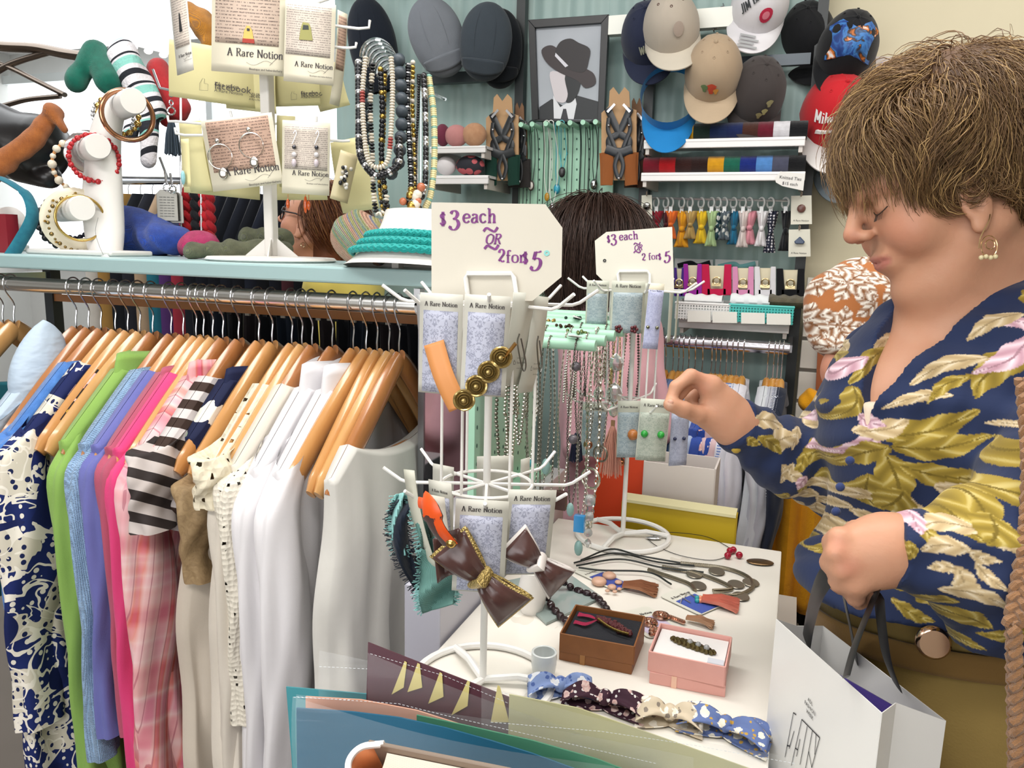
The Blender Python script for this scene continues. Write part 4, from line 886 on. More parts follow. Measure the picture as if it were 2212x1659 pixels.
# ---------------------------------------------------------------- goods on the teal shelf
wht = paint('#e6e2dd', .35); pbl = NT('cream_card'); STOCK = paint('#e3dcc6', .7); YEL = paint('#e6dca6', .7)
def S(px, Y): return V((PY(px, 570, Y).x, Y, SZ))
bs = S(200, RY+.12); sc = (bs-CAM).dot(FW)/FOC           # metres per pixel there
BD = (_r0*.64-V((FW.x, FW.y, 0)).normalized()*.77)        # way the bars point
def PB(px, py, k=0.0): return P(px, py, (bs-CAM).dot(FW)+k)
t = thing('bracelet_stand', 'white three-bar bracelet display with a curved upright and flat base', 'bracelet stand', tuple(bs))
m = M(); c0 = S(195, RY+.12); m.box(c0+V((0, 0, .006)), (.26, .12, .012)); obj('base', m, wht, t, bevel=.004)
col = [(228, 552, 34, 40), (226, 500, 44, 38), (222, 450, 44, 34), (222, 400, 42, 34), (222, 350, 38, 30), (225, 300, 34, 26), (235, 255, 30, 22), (250, 222, 24, 20)]
m = M(); n = len(col)
m.grid(lambda u, v: tuple(PB(col[min(n-1, int(round(v*(n-1))))][0]+math.cos(2*PI*u)*col[min(n-1, int(round(v*(n-1))))][2], col[min(n-1, int(round(v*(n-1))))][1]-math.sin(2*PI*u)*0, .02)+FW*math.sin(2*PI*u)*.03), 24, n-1, cu=True)
obj('upright', m, wht, t, subd=1)
bars = [((288, 218), .25, .029), ((212, 316), .24, .028), ((178, 450), .26, .028)]
bar_end = []
for (ex, ey), L, r in bars:
    e = PB(ex, ey, -.06); bar_end.append(e); m = M(); m.tube([e-BD*L, e-BD*.004, e], [r, r, r*.93], 28); obj('bar', m, wht, t)
def on_bar(i, s, R, r, mat, label, name='bangle', n=36, drop=None, flat=1, beads=None, grp='bangles on the white bracelet stand', cat='bracelet', th2=None):
    """a ring hanging from bar i, s metres back from its end"""
    e = bar_end[i]-BD*s; rb = bars[i][2]; c = e+V((0, 0, rb-R+r*.2)); x, y, _ = frame(BD)
    q = thing(name, label, cat, tuple(c+V((0, 0, -R))), grp)
    if beads:
        m = M(); k = beads
        for j in range(k):
            a = 2*PI*j/k; m.sph(c+x*R*math.cos(a)+y*R*math.sin(a), r*(1+.25*math.sin(j*2.7)), 10)
        obj('beads', m, mat, q)
        if th2: m = M(); m.ring(c, R, r*.5, BD, n, 6); obj('band', m, th2, q)
    else: m = M(); x2 = [c+x*R*math.cos(2*PI*j/n)+y*R*math.sin(2*PI*j/n) for j in range(n)]; m.tube(x2, r, 10, True, flat=flat, up=tuple(BD)); obj('ring', m, mat, q)
    return q
gold, silver, copper = metal('#d8b56a', .22), metal('#d5d6da', .15), metal('#c08a6a', .2)
on_bar(0, .055, .055, .006, copper, 'copper bangle hanging near the end of the top bar')
on_bar(0, .14, .045, .007, gold, 'bracelet of gold and bronze beads on the top bar', 'bead_bracelet', beads=18, th2=metal('#a8824a'))
on_bar(0, .19, .045, .0045, silver, 'sparkling crystal bracelet furthest back on the top bar', 'bead_bracelet', beads=30, th2=silver)
on_bar(1, .045, .052, .0055, plain('#b3232a', .2), 'red twisted bead bracelet on the middle bar', 'bead_bracelet', beads=34, th2=plain('#8f1a22'))
on_bar(1, .055, .050, .0045, plain('#c5333a', .2), 'thinner red bead bracelet beside the twisted one', 'bead_bracelet', beads=40, th2=plain('#8f1a22'))
on_bar(1, .09, .040, .013, metal('#cfc6c8', .12), 'broad polished silver cuff on the middle bar', flat=.3)
on_bar(1, .19, .062, .0085, plain('#e0d5c0', .2), 'large cream pearl bracelet backed with tan leather on the middle bar', 'bead_bracelet', beads=20, th2=fabric('#c08a58'))
on_bar(2, .03, .050, .003, gold, 'thin gold bangle at the end of the lowest bar')
on_bar(2, .05, .062, .004, metal('#8a7448', .3), 'gold chain link bracelet on the lowest bar', 'chain_bracelet', beads=30)
q = on_bar(2, .075, .058, .017, plain('#e2d8c0', .35), 'wide cream enamel bangle with gold bars on the lowest bar', flat=.35)
m = M(); e = bar_end[2]-BD*.075; c = e+V((0, 0, .028-.058)); x, y, _ = frame(BD)
for j in range(8): a = 2*PI*j/8; m.tube([c+(x*math.cos(a)+y*math.sin(a))*.0655-BD*.015, c+(x*math.cos(a)+y*math.sin(a))*.0655+BD*.015], .003, 6)
obj('gold_bars', m, gold, q)['kind'] = 'stuff'
on_bar(2, .135, .048, .006, plain('#1d1f33', .3), 'dark blue bead bracelet on the lowest bar', 'bead_bracelet', beads=26, th2=plain('#15172a'))
on_bar(2, .195, .060, .007, plain('#15181c', .3), 'larger black bead bracelet furthest back on the lowest bar', 'bead_bracelet', beads=28, th2=plain('#15181c'))
tg = thing('price_label', 'white paper price label on a thread hanging against the bracelet base', 'price label', tuple(PB(232, 576, -.11)))
m = M(); m.tube(catmull([PB(212, 470, -.07), PB(206, 500, -.075), PB(214, 530, -.09), PB(224, 552, -.105)], 5), .0005, 4); obj('thread', m, plain('#4a4a4a'), tg)
m = M(); m.add([PB(218, 553, -.105), PB(230, 549, -.105), PB(258, 573, -.108), PB(240, 577, -.108)], [(0, 1, 2, 3)]); obj('paper', m, plain('#e9e7e2'), tg, solid=.0006)
# second stand at the far left
t = thing('bracelet_stand', 'white bracelet bar at the left edge with teal cloth tied on', 'bracelet stand', tuple(S(-20, RY+.2)))
m = M(); e = PB(22, 478, .05); m.tube([e-BD*.2, e], .034, 28); obj('bar', m, wht, t)
m = M(); m.box(S(-30, RY+.2)+V((0, 0, .008)), (.2, .1, .016)); m2 = M(); obj('base', m, wht, t, bevel=.003)
m = M(); m.tube([S(-25, RY+.22), e-BD*.05], [.03, .022], 16); obj('upright', m, wht, t)
m = M(); m.tube(catmull([PB(2, 385, .0), PB(30, 400, -.01), PB(60, 425, -.01), PB(70, 470, -.02), PB(45, 520, -.03), PB(22, 556, -.04)], 6), [.012]*10+[.016]*21, 8, flat=.4); one('tied_scarf', m, fabric('#2f7d8c', col2='#1f5a72', cs=90), 'teal spotted cloth strip tied on the left edge bracelet bar', 'scarf')
# ------------------------------------------------ card carousel
cb = S(588, RY+.14); cdp = (cb-CAM).dot(FW)
def PC(px, py, k=0.0): return P(px, py, cdp+k-(.05 if py < 240 and k < 0 else 0))
t = thing('card_carousel', 'white revolving stand on the teal shelf carrying cream earring cards', 'display stand', tuple(cb))
m = M(); m.lathe([(.13, 0), (.135, .004), (.13, .009), (.06, .011), (.02, .012)], 40, Matrix.Translation(cb)); obj('base', m, wht, t)
m = M(); m.box(cb+V((0, 0, .34)), (.022, .022, .66)); obj('column', m, wht, t, bevel=.003)
m = M()
for a in range(4):
    d = rotm(0, 0, a*PI/2+.5) @ V((1, 0, 0)); s_ = rotm(0, 0, PI/2) @ d; m.add([cb+d*.01+V((0, 0, .05))+s_*.0015, cb+d*.055+V((0, 0, .011))+s_*.0015, cb+d*.01+V((0, 0, .011))+s_*.0015, cb+d*.01+V((0, 0, .05))-s_*.0015, cb+d*.055+V((0, 0, .011))-s_*.0015, cb+d*.01+V((0, 0, .011))-s_*.0015], [(0, 1, 2), (5, 4, 3), (0, 3, 4, 1)])
obj('base_fins', m, wht, t, smooth=False)
for pts in (((690, 52), (775, 62), (797, 60), (799, 44)), ((700, 100), (752, 104), (768, 102), (770, 92)), ((440, 268), (380, 262), (364, 262), (362, 250)), ((650, 28), (690, 4), (720, -6)), ((470, 292), (398, 292), (380, 288), (378, 276)), ((640, 262), (672, 268), (684, 262), (684, 252)), ((500, 268), (500, 250), (497, 240)), ((700, 302), (740, 305), (756, 304))):
    m = M(); m.tube([PC(588, pts[0][1]+6, 0)]+[PC(a, b, -.06) for a, b in pts], .0028, 7); obj('hook', m, plain('#e9e7e4', .3), t)
def pagetext(s=1.0, bg='#c9b4a4', fgc='#5a4a48'):
    t = NT('book_page'); co = t.co('UV', (1, 1, 1)); x, y, z = t.sep(co); ln = t.math('FRACT', t.math('MULTIPLY', y, 17*s)); l = t.math('MULTIPLY', t.math('GREATER_THAN', ln, .42), t.math('LESS_THAN', ln, .8))
    row = t.math('FLOOR', t.math('MULTIPLY', y, 17*s)); cx_ = t.n('CombineXYZ', {0: t.math('MULTIPLY', x, 34*s), 1: t.math('MULTIPLY', row, 3.7)}).outputs[0]
    w_ = t.math('GREATER_THAN', t.noise(cx_, 1.0, 0), .42); cx2 = t.n('CombineXYZ', {0: t.math('MULTIPLY', x, 150*s), 1: t.math('MULTIPLY', y, 60*s)}).outputs[0]
    k = t.math('MULTIPLY', t.math('MULTIPLY', l, w_), t.math('GREATER_THAN', t.noise(cx2, 1, 0), .43)); return t.fin(t.mix(t.math('MULTIPLY', k, .85), bg, fgc), .7)
def damask(bg='#c3c6d8', fgc='#8d90a6', s=1.0):
    t = NT('damask_paper'); co = t.co('UV', (1, 2.1, 1)); x, y, z = t.sep(co)
    xm = t.math('ABSOLUTE', t.math('SUBTRACT', t.math('FRACT', t.math('MULTIPLY', x, 1.5*s)), .5)); c2_ = t.n('CombineXYZ', {0: xm, 1: t.math('MULTIPLY', y, 1.5*s)}).outputs[0]
    n = t.noise(c2_, 13, 1.5, .5, 1.2); fl = t.math('GREATER_THAN', n, .5); e = t.math('GREATER_THAN', t.noise(c2_, 3.4, 1), .44)
    return t.fin(t.mix(t.math('MULTIPLY', t.math('MULTIPLY', fl, e), .8), bg, fgc), .6)
PG1, PG2, PG3, DM = pagetext(1.0), pagetext(1.3, '#d4c8bc', '#6a5e5a'), pagetext(1.0, '#bf9f8c', '#54403c'), damask()
INK = plain('#3c3638', .6)
def card(o, w, h, label, yaw=0, roll_=0, pitch=0, inset=None, imat=None, text='top', name='earring_card', group=None, stock=None, curl=0.0, th=.0007, tsz=1.0, back=False, hole=True):
    """a hanging card: o is the middle of its top edge; yaw 0 faces the camera"""
    Mx = basis(o, tuple(_r0), (0, 0, 1), tuple(_r0.cross(V((0, 0, 1))))) @ rotm(0, math.radians(yaw), 0) @ rotm(math.radians(pitch), 0, 0) @ rotm(0, 0, math.radians(roll_))
    t = thing(name, label, 'earring card', tuple(o), group)
    cz = lambda y: -curl*(y/h)**2 if curl else 0
    m = M(); m.grid(lambda u, v: (w*(u-.5), -h*v, cz(-h*v)), 2, 10, Mx); obj('card', m, stock or STOCK, t, solid=th)
    f = th/2+.0004
    if inset:
        x0, y0, x1, y1 = inset; m = M(); m.grid(lambda u, v: (w*(x0+(x1-x0)*u-.5), -h*(y0+(y1-y0)*v), cz(h*(y0+(y1-y0)*v))+f), 2, 8, Mx); obj('printed_panel', m, imat, t, solid=.0002)
    if text:
        m = M(); tw_ = w*.78*tsz; hh = tw_/8.0; yy = -h*{'top': .125, 'bot': .80, 'low': .74}[text] if not isinstance(text, float) else -h*text
        write(m, 'A Rare Notion', Mx, hh, .07, .17, cz(-yy)+f+.0003, x=w*(.0 if text in ('top',) else .1)-0, y=yy, center=True, k=3)
        if text != 'top':
            q = [(w*(-.02+.36*i/10), yy-hh*(.75+.35*math.sin(i*.62))) for i in range(11)]; strokes(m, q, .0004, .0006, cz(-yy)+f+.0003, Mx); strokes(m, [(w*.30, yy-hh*.95), (w*.44, yy+hh*.5)], .0005, .0005, cz(-yy)+f+.0003, Mx)
        obj('card_lettering', m, INK, t, smooth=False)
        if text != 'top': font('small_lettering', 'Boutique and haberdashery', Mx @ Matrix.Translation((w*.02, yy-hh*1.75, cz(-yy)+f+.0003)), hh*.42, INK, t)
    if back:
        for i, (s_, k) in enumerate((('Like us on', .5), ('facebook', .85), ('A Rare Notion', .4))): font('back_lettering', s_, Mx @ Matrix.Translation((w*.0, -h*(.70+.055*i), f+cz(h*.7)+.0022)), w*.13*k*1.0, INK, t)
        m = M(); xx, yy = -w*.16, -h*.745; strokes(m, [(xx, yy-w*.05), (xx, yy+w*.03), (xx+w*.03, yy+w*.09), (xx+w*.05, yy+w*.08), (xx+w*.045, yy+w*.035), (xx+w*.09, yy+w*.03), (xx+w*.09, yy-w*.04), (xx+w*.0, yy-w*.05)], .0005, .0006, f+cz(h*.7)+.0022, Mx); obj('thumb_mark', m, INK, t, smooth=False)
    return t, Mx
GC = 'cream earring cards on the revolving stand'
def pin(t, Mx, x, y, pts, cols):
    for i, (q, c) in enumerate(zip(pts, cols)):
        m = M(); m.prism([(x+a, y+b) for a, b in q], .0012+.0006*i, Mx @ Matrix.Translation((0, 0, .001))); obj('enamel_pin', m, c, t, smooth=False, bevel=.0003)
sA = (cdp-.10)/FOC
def cpx(x0, y0, x1, y1, label, k=-.10, **kw):
    s_ = (cdp+k-(.05 if y0 < 240 and k < 0 else 0))/FOC; return card(PC((x0+x1)/2, y0, k), (x1-x0)*s_, (y1-y0)*s_, label, group=GC, **kw)
t1, M1 = cpx(458, -28, 618, 150, 'upper cream card with a gold and red pin on a book page', roll_=-3, inset=(.05, 0, .92, .66), imat=PG1, text='bot'); w1 = .13
pin(t1, M1, 0, -.085, [[(-.011, -.018), (.013, -.018), (.008, .006), (.003, .014), (-.003, .014), (-.008, .004)], [(-.011, -.018), (.013, -.018), (.012, -.010), (-.010, -.010)], [(-.002, .004), (.003, .004), (.003, .009), (-.002, .009)]], [gold, plain('#a8382c', .2), plain('#2a2a2a', .3)])
t1, M1 = cpx(618, 5, 725, 172, 'upper cream card with a dark green and gold pin on a book page', roll_=-3, inset=(.03, .04, .92, .66), imat=PG2, text='bot', yaw=6)
pin(t1, M1, -.010, -.055, [[(-.010, -.016), (.016, -.015), (.012, .008), (.008, .016), (-.004, .017), (-.008, .004)], [(-.004, .003), (.008, .004), (.007, .012), (-.003, .012)]], [metal('#8d8a5a', .3), plain('#2c332c', .3)])
t1, M1 = cpx(352, -20, 415, 150, 'upper card with a dark pin, leftmost on the stand', roll_=5, inset=(.08, 0, .92, .68), imat=PG2, text='bot', yaw=-35, stock=paint('#d8d5cc'))
pin(t1, M1, -.0, -.06, [[(-.004, -.016), (.005, -.016), (.002, .018), (-.001, .018)]], [plain('#2c2c2e', .3)])
cpx(724, 26, 756, 218, 'cream card curving away on the right of the stand with a gold stud', k=-.04, roll_=-2, inset=(.1, .05, .9, .62), imat=PG3, text=None, yaw=62, curl=.02)
for i, (x0, y0, x1, y1, yw, k, bk) in enumerate(((372, 100, 560, 214, 12, .05, True), (480, 120, 600, 232, -10, .07, True), (570, 150, 720, 222, -16, .06, True), (650, 140, 756, 228, -40, .03, False), (380, 262, 440, 408, -20, -.02, False), (400, 300, 560, 420, 10, .03, False), (560, 320, 700, 428, -8, .04, False), (700, 300, 806, 452, -30, .02, False), (596, 250, 640, 400, -14, -.04, False))):
    o_ = ['first', 'second', 'third', 'fourth', 'fifth', 'sixth', 'seventh', 'eighth', 'ninth'][i]
    cpx(x0, y0, x1, y1, 'yellowed back of a card %s' % ['with a thumb mark, upper ring, at its left', 'with a thumb mark, upper ring, behind the gold pin', 'with a thumb mark, upper ring, right of the column', 'in the upper ring at its right end', 'at the left of the lower ring behind the hoops', 'under the hoop earring card', 'under the pearl drop card', 'at the right of the lower ring', 'between the hoop and pearl drop cards'][i], k=k, yaw=yw, text=None, stock=YEL, back=bk, curl=.02, roll_=(-5, -6, 0, 3, 2, -4, 1, 6, -4)[i])
te, Me = cpx(432, 252, 588, 402, 'cream card with large silver hoop earrings on a brown book page', k=-.13, roll_=8, inset=(.06, .03, .94, .74), imat=PG3, text='bot')
def hang_ear(t, Mx, x, y, kind, mats):
    q = lambda a, b, c=.006: Mx @ V((x+a, y+b, c))
    if kind == 'hoop':
        m = M(); m.ring(q(0, 0), .024, .0011, Mx.to_3x3() @ V((0, 0, 1)), 30, 6); m.sph(q(0, .030), .0055, 12); m.sph(q(0, -.032, .007), (.0085, .0105, .002), 14, Mx.to_3x3().to_4x4()); obj('hoop_earring', m, mats[0], t)
    elif kind == 'drop':
        m = M(); m.tube(catmull([q(-.004, .0), q(.001, .012), q(.004, .02), q(.002, .026), q(-.002, .02)], 4), .0006, 5); obj('ear_wire', m, silver, t)
        m = M(); m.sph(q(0, -.006), .0042, 12); obj('bead', m, metal('#5f5f66', .15), t); m = M(); m.sph(q(0, -.020), .005, 12); obj('pearl', m, plain('#e0dadc', .12), t); m = M(); m.sph(q(0, -.036), (.005, .005, .008), 12); obj('crystal', m, plain('#cfc3ca', .08), t)
    elif kind == 'stud': m = M(); m.sph(q(0, 0, .002), mats[1], 8); obj('stud', m, mats[0], t)
hang_ear(te, Me, -.043, -.072, 'hoop', [metal('#e2ddd6', .12)]); hang_ear(te, Me, .022, -.058, 'hoop', [metal('#e2ddd6', .12)])
te, Me = cpx(610, 262, 714, 416, 'cream card with silver and pearl drop earrings on a two-column book page', k=-.13, roll_=-2, inset=(.05, .07, .95, .66), imat=PG2, text='low')
hang_ear(te, Me, -.022, -.045, 'drop', []); hang_ear(te, Me, .022, -.043, 'drop', [])
te, Me = cpx(735, 330, 775, 436, 'kraft card seen edge-on with a black and white bead cluster', k=-.10, roll_=-14, text=None, yaw=30, stock=paint('#cfc29a'))
for i in range(16): m = M(); m.sph(Me @ V((rnd(-.012, .012), -.05+rnd(-.022, .022), .006)), .0042, 8); obj('cluster_bead', m, plain(random.choice(['#e8e4dc', '#1c1c20', '#b9b2a4']), .2), te)
te, Me = cpx(386, 300, 412, 400, 'card with a pale blue glass drop at the left of the lower ring', k=-.12, text=None, stock=YEL, yaw=-30)
m = M(); m.sph(Me @ V((0, -.075, .008)), (.0045, .0045, .014), 10); obj('glass_drop', m, plain('#8fc4cc', .08), te)
for i, px in enumerate((622, 660, 667)):
    m = M(); m.sph(PC(px, 440+i*2, -.06), (.004, .004, .010 if i != 1 else .018), 8); m.tube([PC(px, 440, -.06), PC(px, 420, -.06)], .0006, 4); one('orange_drop_earring', m, plain('#d8602a', .2), '%s orange bead earring dangling below the lower ring of cards' % ['first', 'second', 'third'][i], 'earring', 'orange earrings under the cards')
# ------------------------------------------------ bead strands on the clear hanger
hb_ = S(835, RY+.05); hdp = (hb_-CAM).dot(FW)
def PH(px, py, k=0.0): return P(px, py, hdp+k)
t = thing('necklace_hanger', 'clear plastic stepped necklace hanger above the white neck display', 'necklace hanger', tuple(hb_))
cl = NT('clear_plastic').fin('#f2f6f6', .04, 0, .6, Transmission_Weight=1.0, IOR=1.3, Alpha=.55)
m = M()
for i in range(9):
    a = PH(818+i*5, 130+i*7, .01*i-.02); m.ring(a, .036-.0008*i, .0035, tuple(BD), 20, 6, a0=PI*.0, a1=PI*1.0, sc=(1, 1))
obj('stepped_arm', m, cl, t)
m = M(); m.tube([PH(830, 140, .05), PH(905, 190, .06), PH(905, 190, .06)+V((0, .12, 0))], .004, 8); m.tube([PH(905, 190, .08), V((PH(905, 190, .08).x, PH(905, 190, .08).y, SZ))], .006, 10); obj('post', m, cl, t)
m = M(); m.box((PH(905, 190, .08).x, PH(905, 190, .08).y, SZ+.005), (.08, .08, .01)); obj('base', m, cl, t)
def strand(pts, r, mats, label, seq=None, gap=1.9, k=-.04, flat=1.0, name='bead_necklace', grp='bead strands on the clear hanger'):
    ps = catmull([PH(a, b, k+(c if c else 0)) for a, b, c in [(q+(0,))[:3] for q in pts]], 14); t_ = thing(name, label, 'necklace', tuple(min(ps, key=lambda p: p.z)), grp)
    d = 0; out = [[] for _ in mats]; i = 0
    for a, b in zip(ps, ps[1:]):
        L = (b-a).length
        while d < L: out[(seq(i) if seq else i) % len(mats)].append((a.lerp(b, d/L), (b-a).normalized())); d += r*gap; i += 1
        d -= L
    for ms, lst, nm in zip(mats, out, ('beads', 'spacer_beads', 'accent_beads')):
        if not lst: continue
        m = M()
        for c, dr in lst:
            x, y, z = frame(dr); m.sph(c, (r, r, r*flat), 8, basis((0, 0, 0), x, y, z))
        obj(nm, m, ms, t_)['kind'] = 'stuff'
    m = M(); m.tube(ps, .0007, 4); obj('thread', m, plain('#2a2a2a'), t_)
blk, ivo, gry, gld = plain('#17181d', .25), plain('#d8cfc0', .4), plain('#37414a', .5), metal('#b8994f', .3)
strand([(790, 125), (783, 200), (786, 280), (795, 345), (815, 362), (838, 345), (846, 260), (848, 180), (845, 125)], .0052, [ivo, plain('#a8524c', .4)], 'disc bead necklace of ivory, red and black rings, nearest on the clear hanger', lambda i: 1 if i % 37 in (12, 13, 14, 15) else 0, 1.0, -.07, .5)
strand([(805, 140), (800, 230), (804, 330), (808, 430), (816, 462), (830, 455), (836, 420)], .0055, [blk, ivo], 'necklace of alternating black and ivory flat beads', lambda i: i//3, 1.1, -.05, .5)
strand([(775, 135), (776, 240), (778, 330), (800, 370), (822, 380), (860, 355), (862, 300)], .0075, [blk, silver], 'thick black braided necklace flecked with silver', lambda i: 0 if i % 4 else 1, .9, -.05)
strand([(862, 130), (866, 190), (868, 250), (864, 320), (858, 360), (838, 380)], .0125, [gry], 'necklace of large rough grey lava beads', None, 1.9, -.03)
strand([(778, 150), (786, 220), (788, 300), (796, 320)], .0115, [gry], 'second strand of rough grey lava beads, at the left', None, 1.9, -.02)
strand([(822, 150), (826, 240), (824, 330), (832, 420), (838, 455)], .0058, [blk, gld], 'necklace of black nuggets with gold spacers', lambda i: 0 if i % 5 else 1, 1.5, -.03)
strand([(832, 155), (830, 220), (828, 300), (820, 400), (834, 478), (846, 470)], .0045, [gld, blk], 'gold faceted bead necklace reaching lowest', lambda i: 0 if i % 4 else 1, 1.7, -.01)
strand([(882, 140), (880, 230), (885, 320), (888, 400), (880, 440)], .0062, [blk, silver], 'black rope necklace with silver chevrons', lambda i: 0 if i % 3 else 1, .85, -.02, .6)
strand([(892, 135), (891, 230), (895, 330), (896, 420), (905, 450)], .0048, [gld, ivo], 'mixed gold and pearl bead necklace', lambda i: 0 if i % 4 else 1, 1.9, -.0)
strand([(905, 165), (903, 250), (898, 330), (900, 430), (912, 452)], .0030, [blk], 'thin black seed bead necklace', None, 1.6, .0)
strand([(916, 165), (919, 240), (920, 330), (918, 400), (910, 430)], .0060, [blk, silver], 'necklace of long black tubes and silver beads', lambda i: 0 if i % 5 < 3 else 1, 1.5, -.01, 1.3)
strand([(926, 165), (937, 250), (938, 350), (930, 420), (918, 450)], .0065, [plain('#d9cf9f', .5), plain('#7fae9f', .5)], 'cream fabric necklace wound with green thread, at the right edge', lambda i: 0 if i % 5 else 1, .6, .0, .6)
for i in range(9): 
    m = M(); m.sph(PH(880+rnd(-14, 32), 415+rnd(-12, 32), -.03), rnd(.006, .010), 10); one('loose_bead_pendant', m, [gld, plain('#b56a4a', .3), ivo][i % 3], '%s bead in the cluster at the foot of the strands' % ['gold', 'rust', 'ivory'][i % 3], 'bead', '%s beads in the strand cluster' % ['gold', 'rust', 'ivory'][i % 3])
# white neck display with turquoise plait
nb = S(905, RY+.03); t = thing('neck_display', 'white leather neck-shaped necklace display carrying a turquoise plait', 'neck display', tuple(nb))
nd = (nb-CAM).dot(FW); s_ = nd/FOC; NB = P(905, 600, nd)
m = M(); Mx = Matrix.Translation(P(903, 500, nd)) @ rotm(math.radians(-8), math.radians(0), 0)
m.grid(lambda u, v: (lambda a, r, z: (r*math.cos(a), r*.72*math.sin(a)-.02*v, z))(2*PI*u, .066+.062*v**2.2, .034-.105*v), 40, 14, Mx, cu=True); m.add([Mx @ V((.066*math.cos(2*PI*i/40), .066*.72*math.sin(2*PI*i/40), .034)) for i in range(40)], [tuple(range(40))])
obj('neck_form', m, wht, t, auto=60)
m = M(); m.box((NB.x-.045, nb.y, (SZ+P(903, 560, nd).z)/2), (.014, .02, P(903, 560, nd).z-SZ+.01)); obj('support', m, wht, t); m = M(); m.box((NB.x+.05, nb.y+.03, (SZ+P(903, 560, nd).z)/2), (.014, .02, P(903, 560, nd).z-SZ+.01)); obj('support', m, wht, t)
tq = thing('plaited_necklace', 'turquoise braided cord collar on the white neck display', 'necklace', tuple(P(870, 560, nd)))
for row in range(3):
    for k in range(3):
        m = M(); ps = []
        for i in range(90):
            u = i/89; a = PI*1.02+u*PI*.95; ph = i*.55+k*2.09; v = .50+.14*row+.04*math.sin(ph); r = .072+.066*v**2.2+.004*math.cos(2*ph)
            ps.append(Mx @ V((r*math.cos(a)*1.02, r*.74*math.sin(a)-.02*v-.004, .034-.105*v+.004)))
        m.tube(ps, .0042, 6); obj('plait_cord', m, fabric('#1f9c97', 500, .7, .3), tq)
# knitted things on the shelf
def sheetblob(name, lo, hi, fn, mat, label, cat, h=.006, **k):
    vs, fs = snets(fn, lo, hi, h); o = npobj(name, vs, fs, mat); c = (vs.min(0)+vs.max(0))/2; c[2] = vs[:, 2].min()
    me = o.data; me.transform(Matrix.Translation(-V(c))); o.location = V(c); return tag(o, label, cat, **k)
def blob(name, prims, mat, label, cat, amp=.004, fr=60, h=.006, **k):
    lo, hi = bounds(prims, .03); return sheetblob(name, lo, hi, lambda p: sdf(p, prims)+amp*np.sin(p@np.array((fr, fr*.7, fr*.4))+2*np.sin(p@np.array((fr*.5, -fr*.3, fr*.6)))), mat, label, cat, h, **k)
tn = NT('striped_knit'); w_ = tn.noise(tn.n('CombineXYZ', {0: tn.math('ADD', tn.sep(tn.co())[0], tn.sep(tn.co())[2])}).outputs[0], 45, 0)
tn.bump(tn.wave(tn.co('Object', (1, 1, 1), (0, .78, 0)), 90, 'X', 2, 3), .8, .004)
mk = tn.fin(tn.mix(tn.math('MULTIPLY', tn.noise(tn.co(), 160, 1), .8), tn.ramp(w_, [(0, '#4f8f86'), (.38, '#8f9c5c'), (.46, '#c98f7c'), (.52, '#6a7da8'), (.58, '#a8a85c'), (.66, '#7fae9c')]), '#b8a890'), .95)
blob('knitted_cowl', [el(S(782, RY+.10)+V((0, 0, .052)), (.072, .03, .05), .02), rc(S(755, RY+.10)+V((0, 0, .07)), S(812, RY+.06)+V((0, 0, .02)), .026, .018, .03)], mk, 'knitted cowl in multicoloured diagonal stripes beside the neck display', 'knitwear')
blob('knitted_scarf', [rc(S(415, RY+.1)+V((0, 0, .018)), S(500, RY+.14)+V((0, 0, .02)), .017, .02), rc(S(500, RY+.14)+V((0, 0, .022)), S(610, RY+.2)+V((0, 0, .024)), .02, .022), rc(S(540, RY+.24)+V((0, 0, .05)), S(620, RY+.26)+V((0, 0, .05)), .022, .02)], knit('#4f573a', '#8a8e68', 260, 1), 'folded olive green flecked knit scarf lying behind the carousel base', 'scarf', .003, 90)
blob('knitted_jumper', [el(S(300, RY+.30)+V((0, 0, .05)), (.14, .06, .06), .03), el(S(250, RY+.3)+V((0, 0, .085)), (.08, .05, .035), .03), el(S(360, RY+.26)+V((0, 0, .04)), (.07, .05, .04), .03)], knit('#1d3fa0', '#2f5bc8', 200, .8), 'bright royal blue fuzzy knit folded behind the bracelet stand', 'jumper')
blob('knitted_bag', [el(S(430, RY+.28)+V((0, 0, .028)), (.06, .05, .032), .02)], knit('#c8175c', '#e03a80', 200, .8), 'hot pink knitted bundle behind the red twisted cords', 'knitwear')
for i, (px, c, n) in enumerate(((400, '#b01f28', 'red'), (420, '#1b1c20', 'black'), (438, '#b8242c', 'bright red'), (452, '#a01c26', 'deep red'))):
    a, b = PB(px, 405, .16), PB(px+6, 530, .16); ps = [a.lerp(b, j/40)+V((.004*math.cos(j*.9), .004*math.sin(j*.9), 0)) for j in range(41)]; m = M(); m.tube(ps, .010, 8); one('twisted_cord', m, fabric(c), '%s twisted cord hanging behind the hoop earring card' % n, 'cord', 'twisted cords hanging in a row')
t = thing('wire_rack', 'chrome wire rack behind the bracelets holding keyrings and tassels', 'wire rack', tuple(S(390, RY+.36)))
for a, b in (((330, 150), (345, 190)), ((345, 190), (440, 210)), ((390, 185), (392, 560)), ((432, 208), (436, 560)), ((345, 340), (362, 385)), ((362, 385), (440, 388)), ((245, 383), (440, 386))): m = M(); m.tube([PB(*a, .15), PB(*b, .15)], .003, 8); obj('wire', m, metal('#c9cbd0', .2), t)
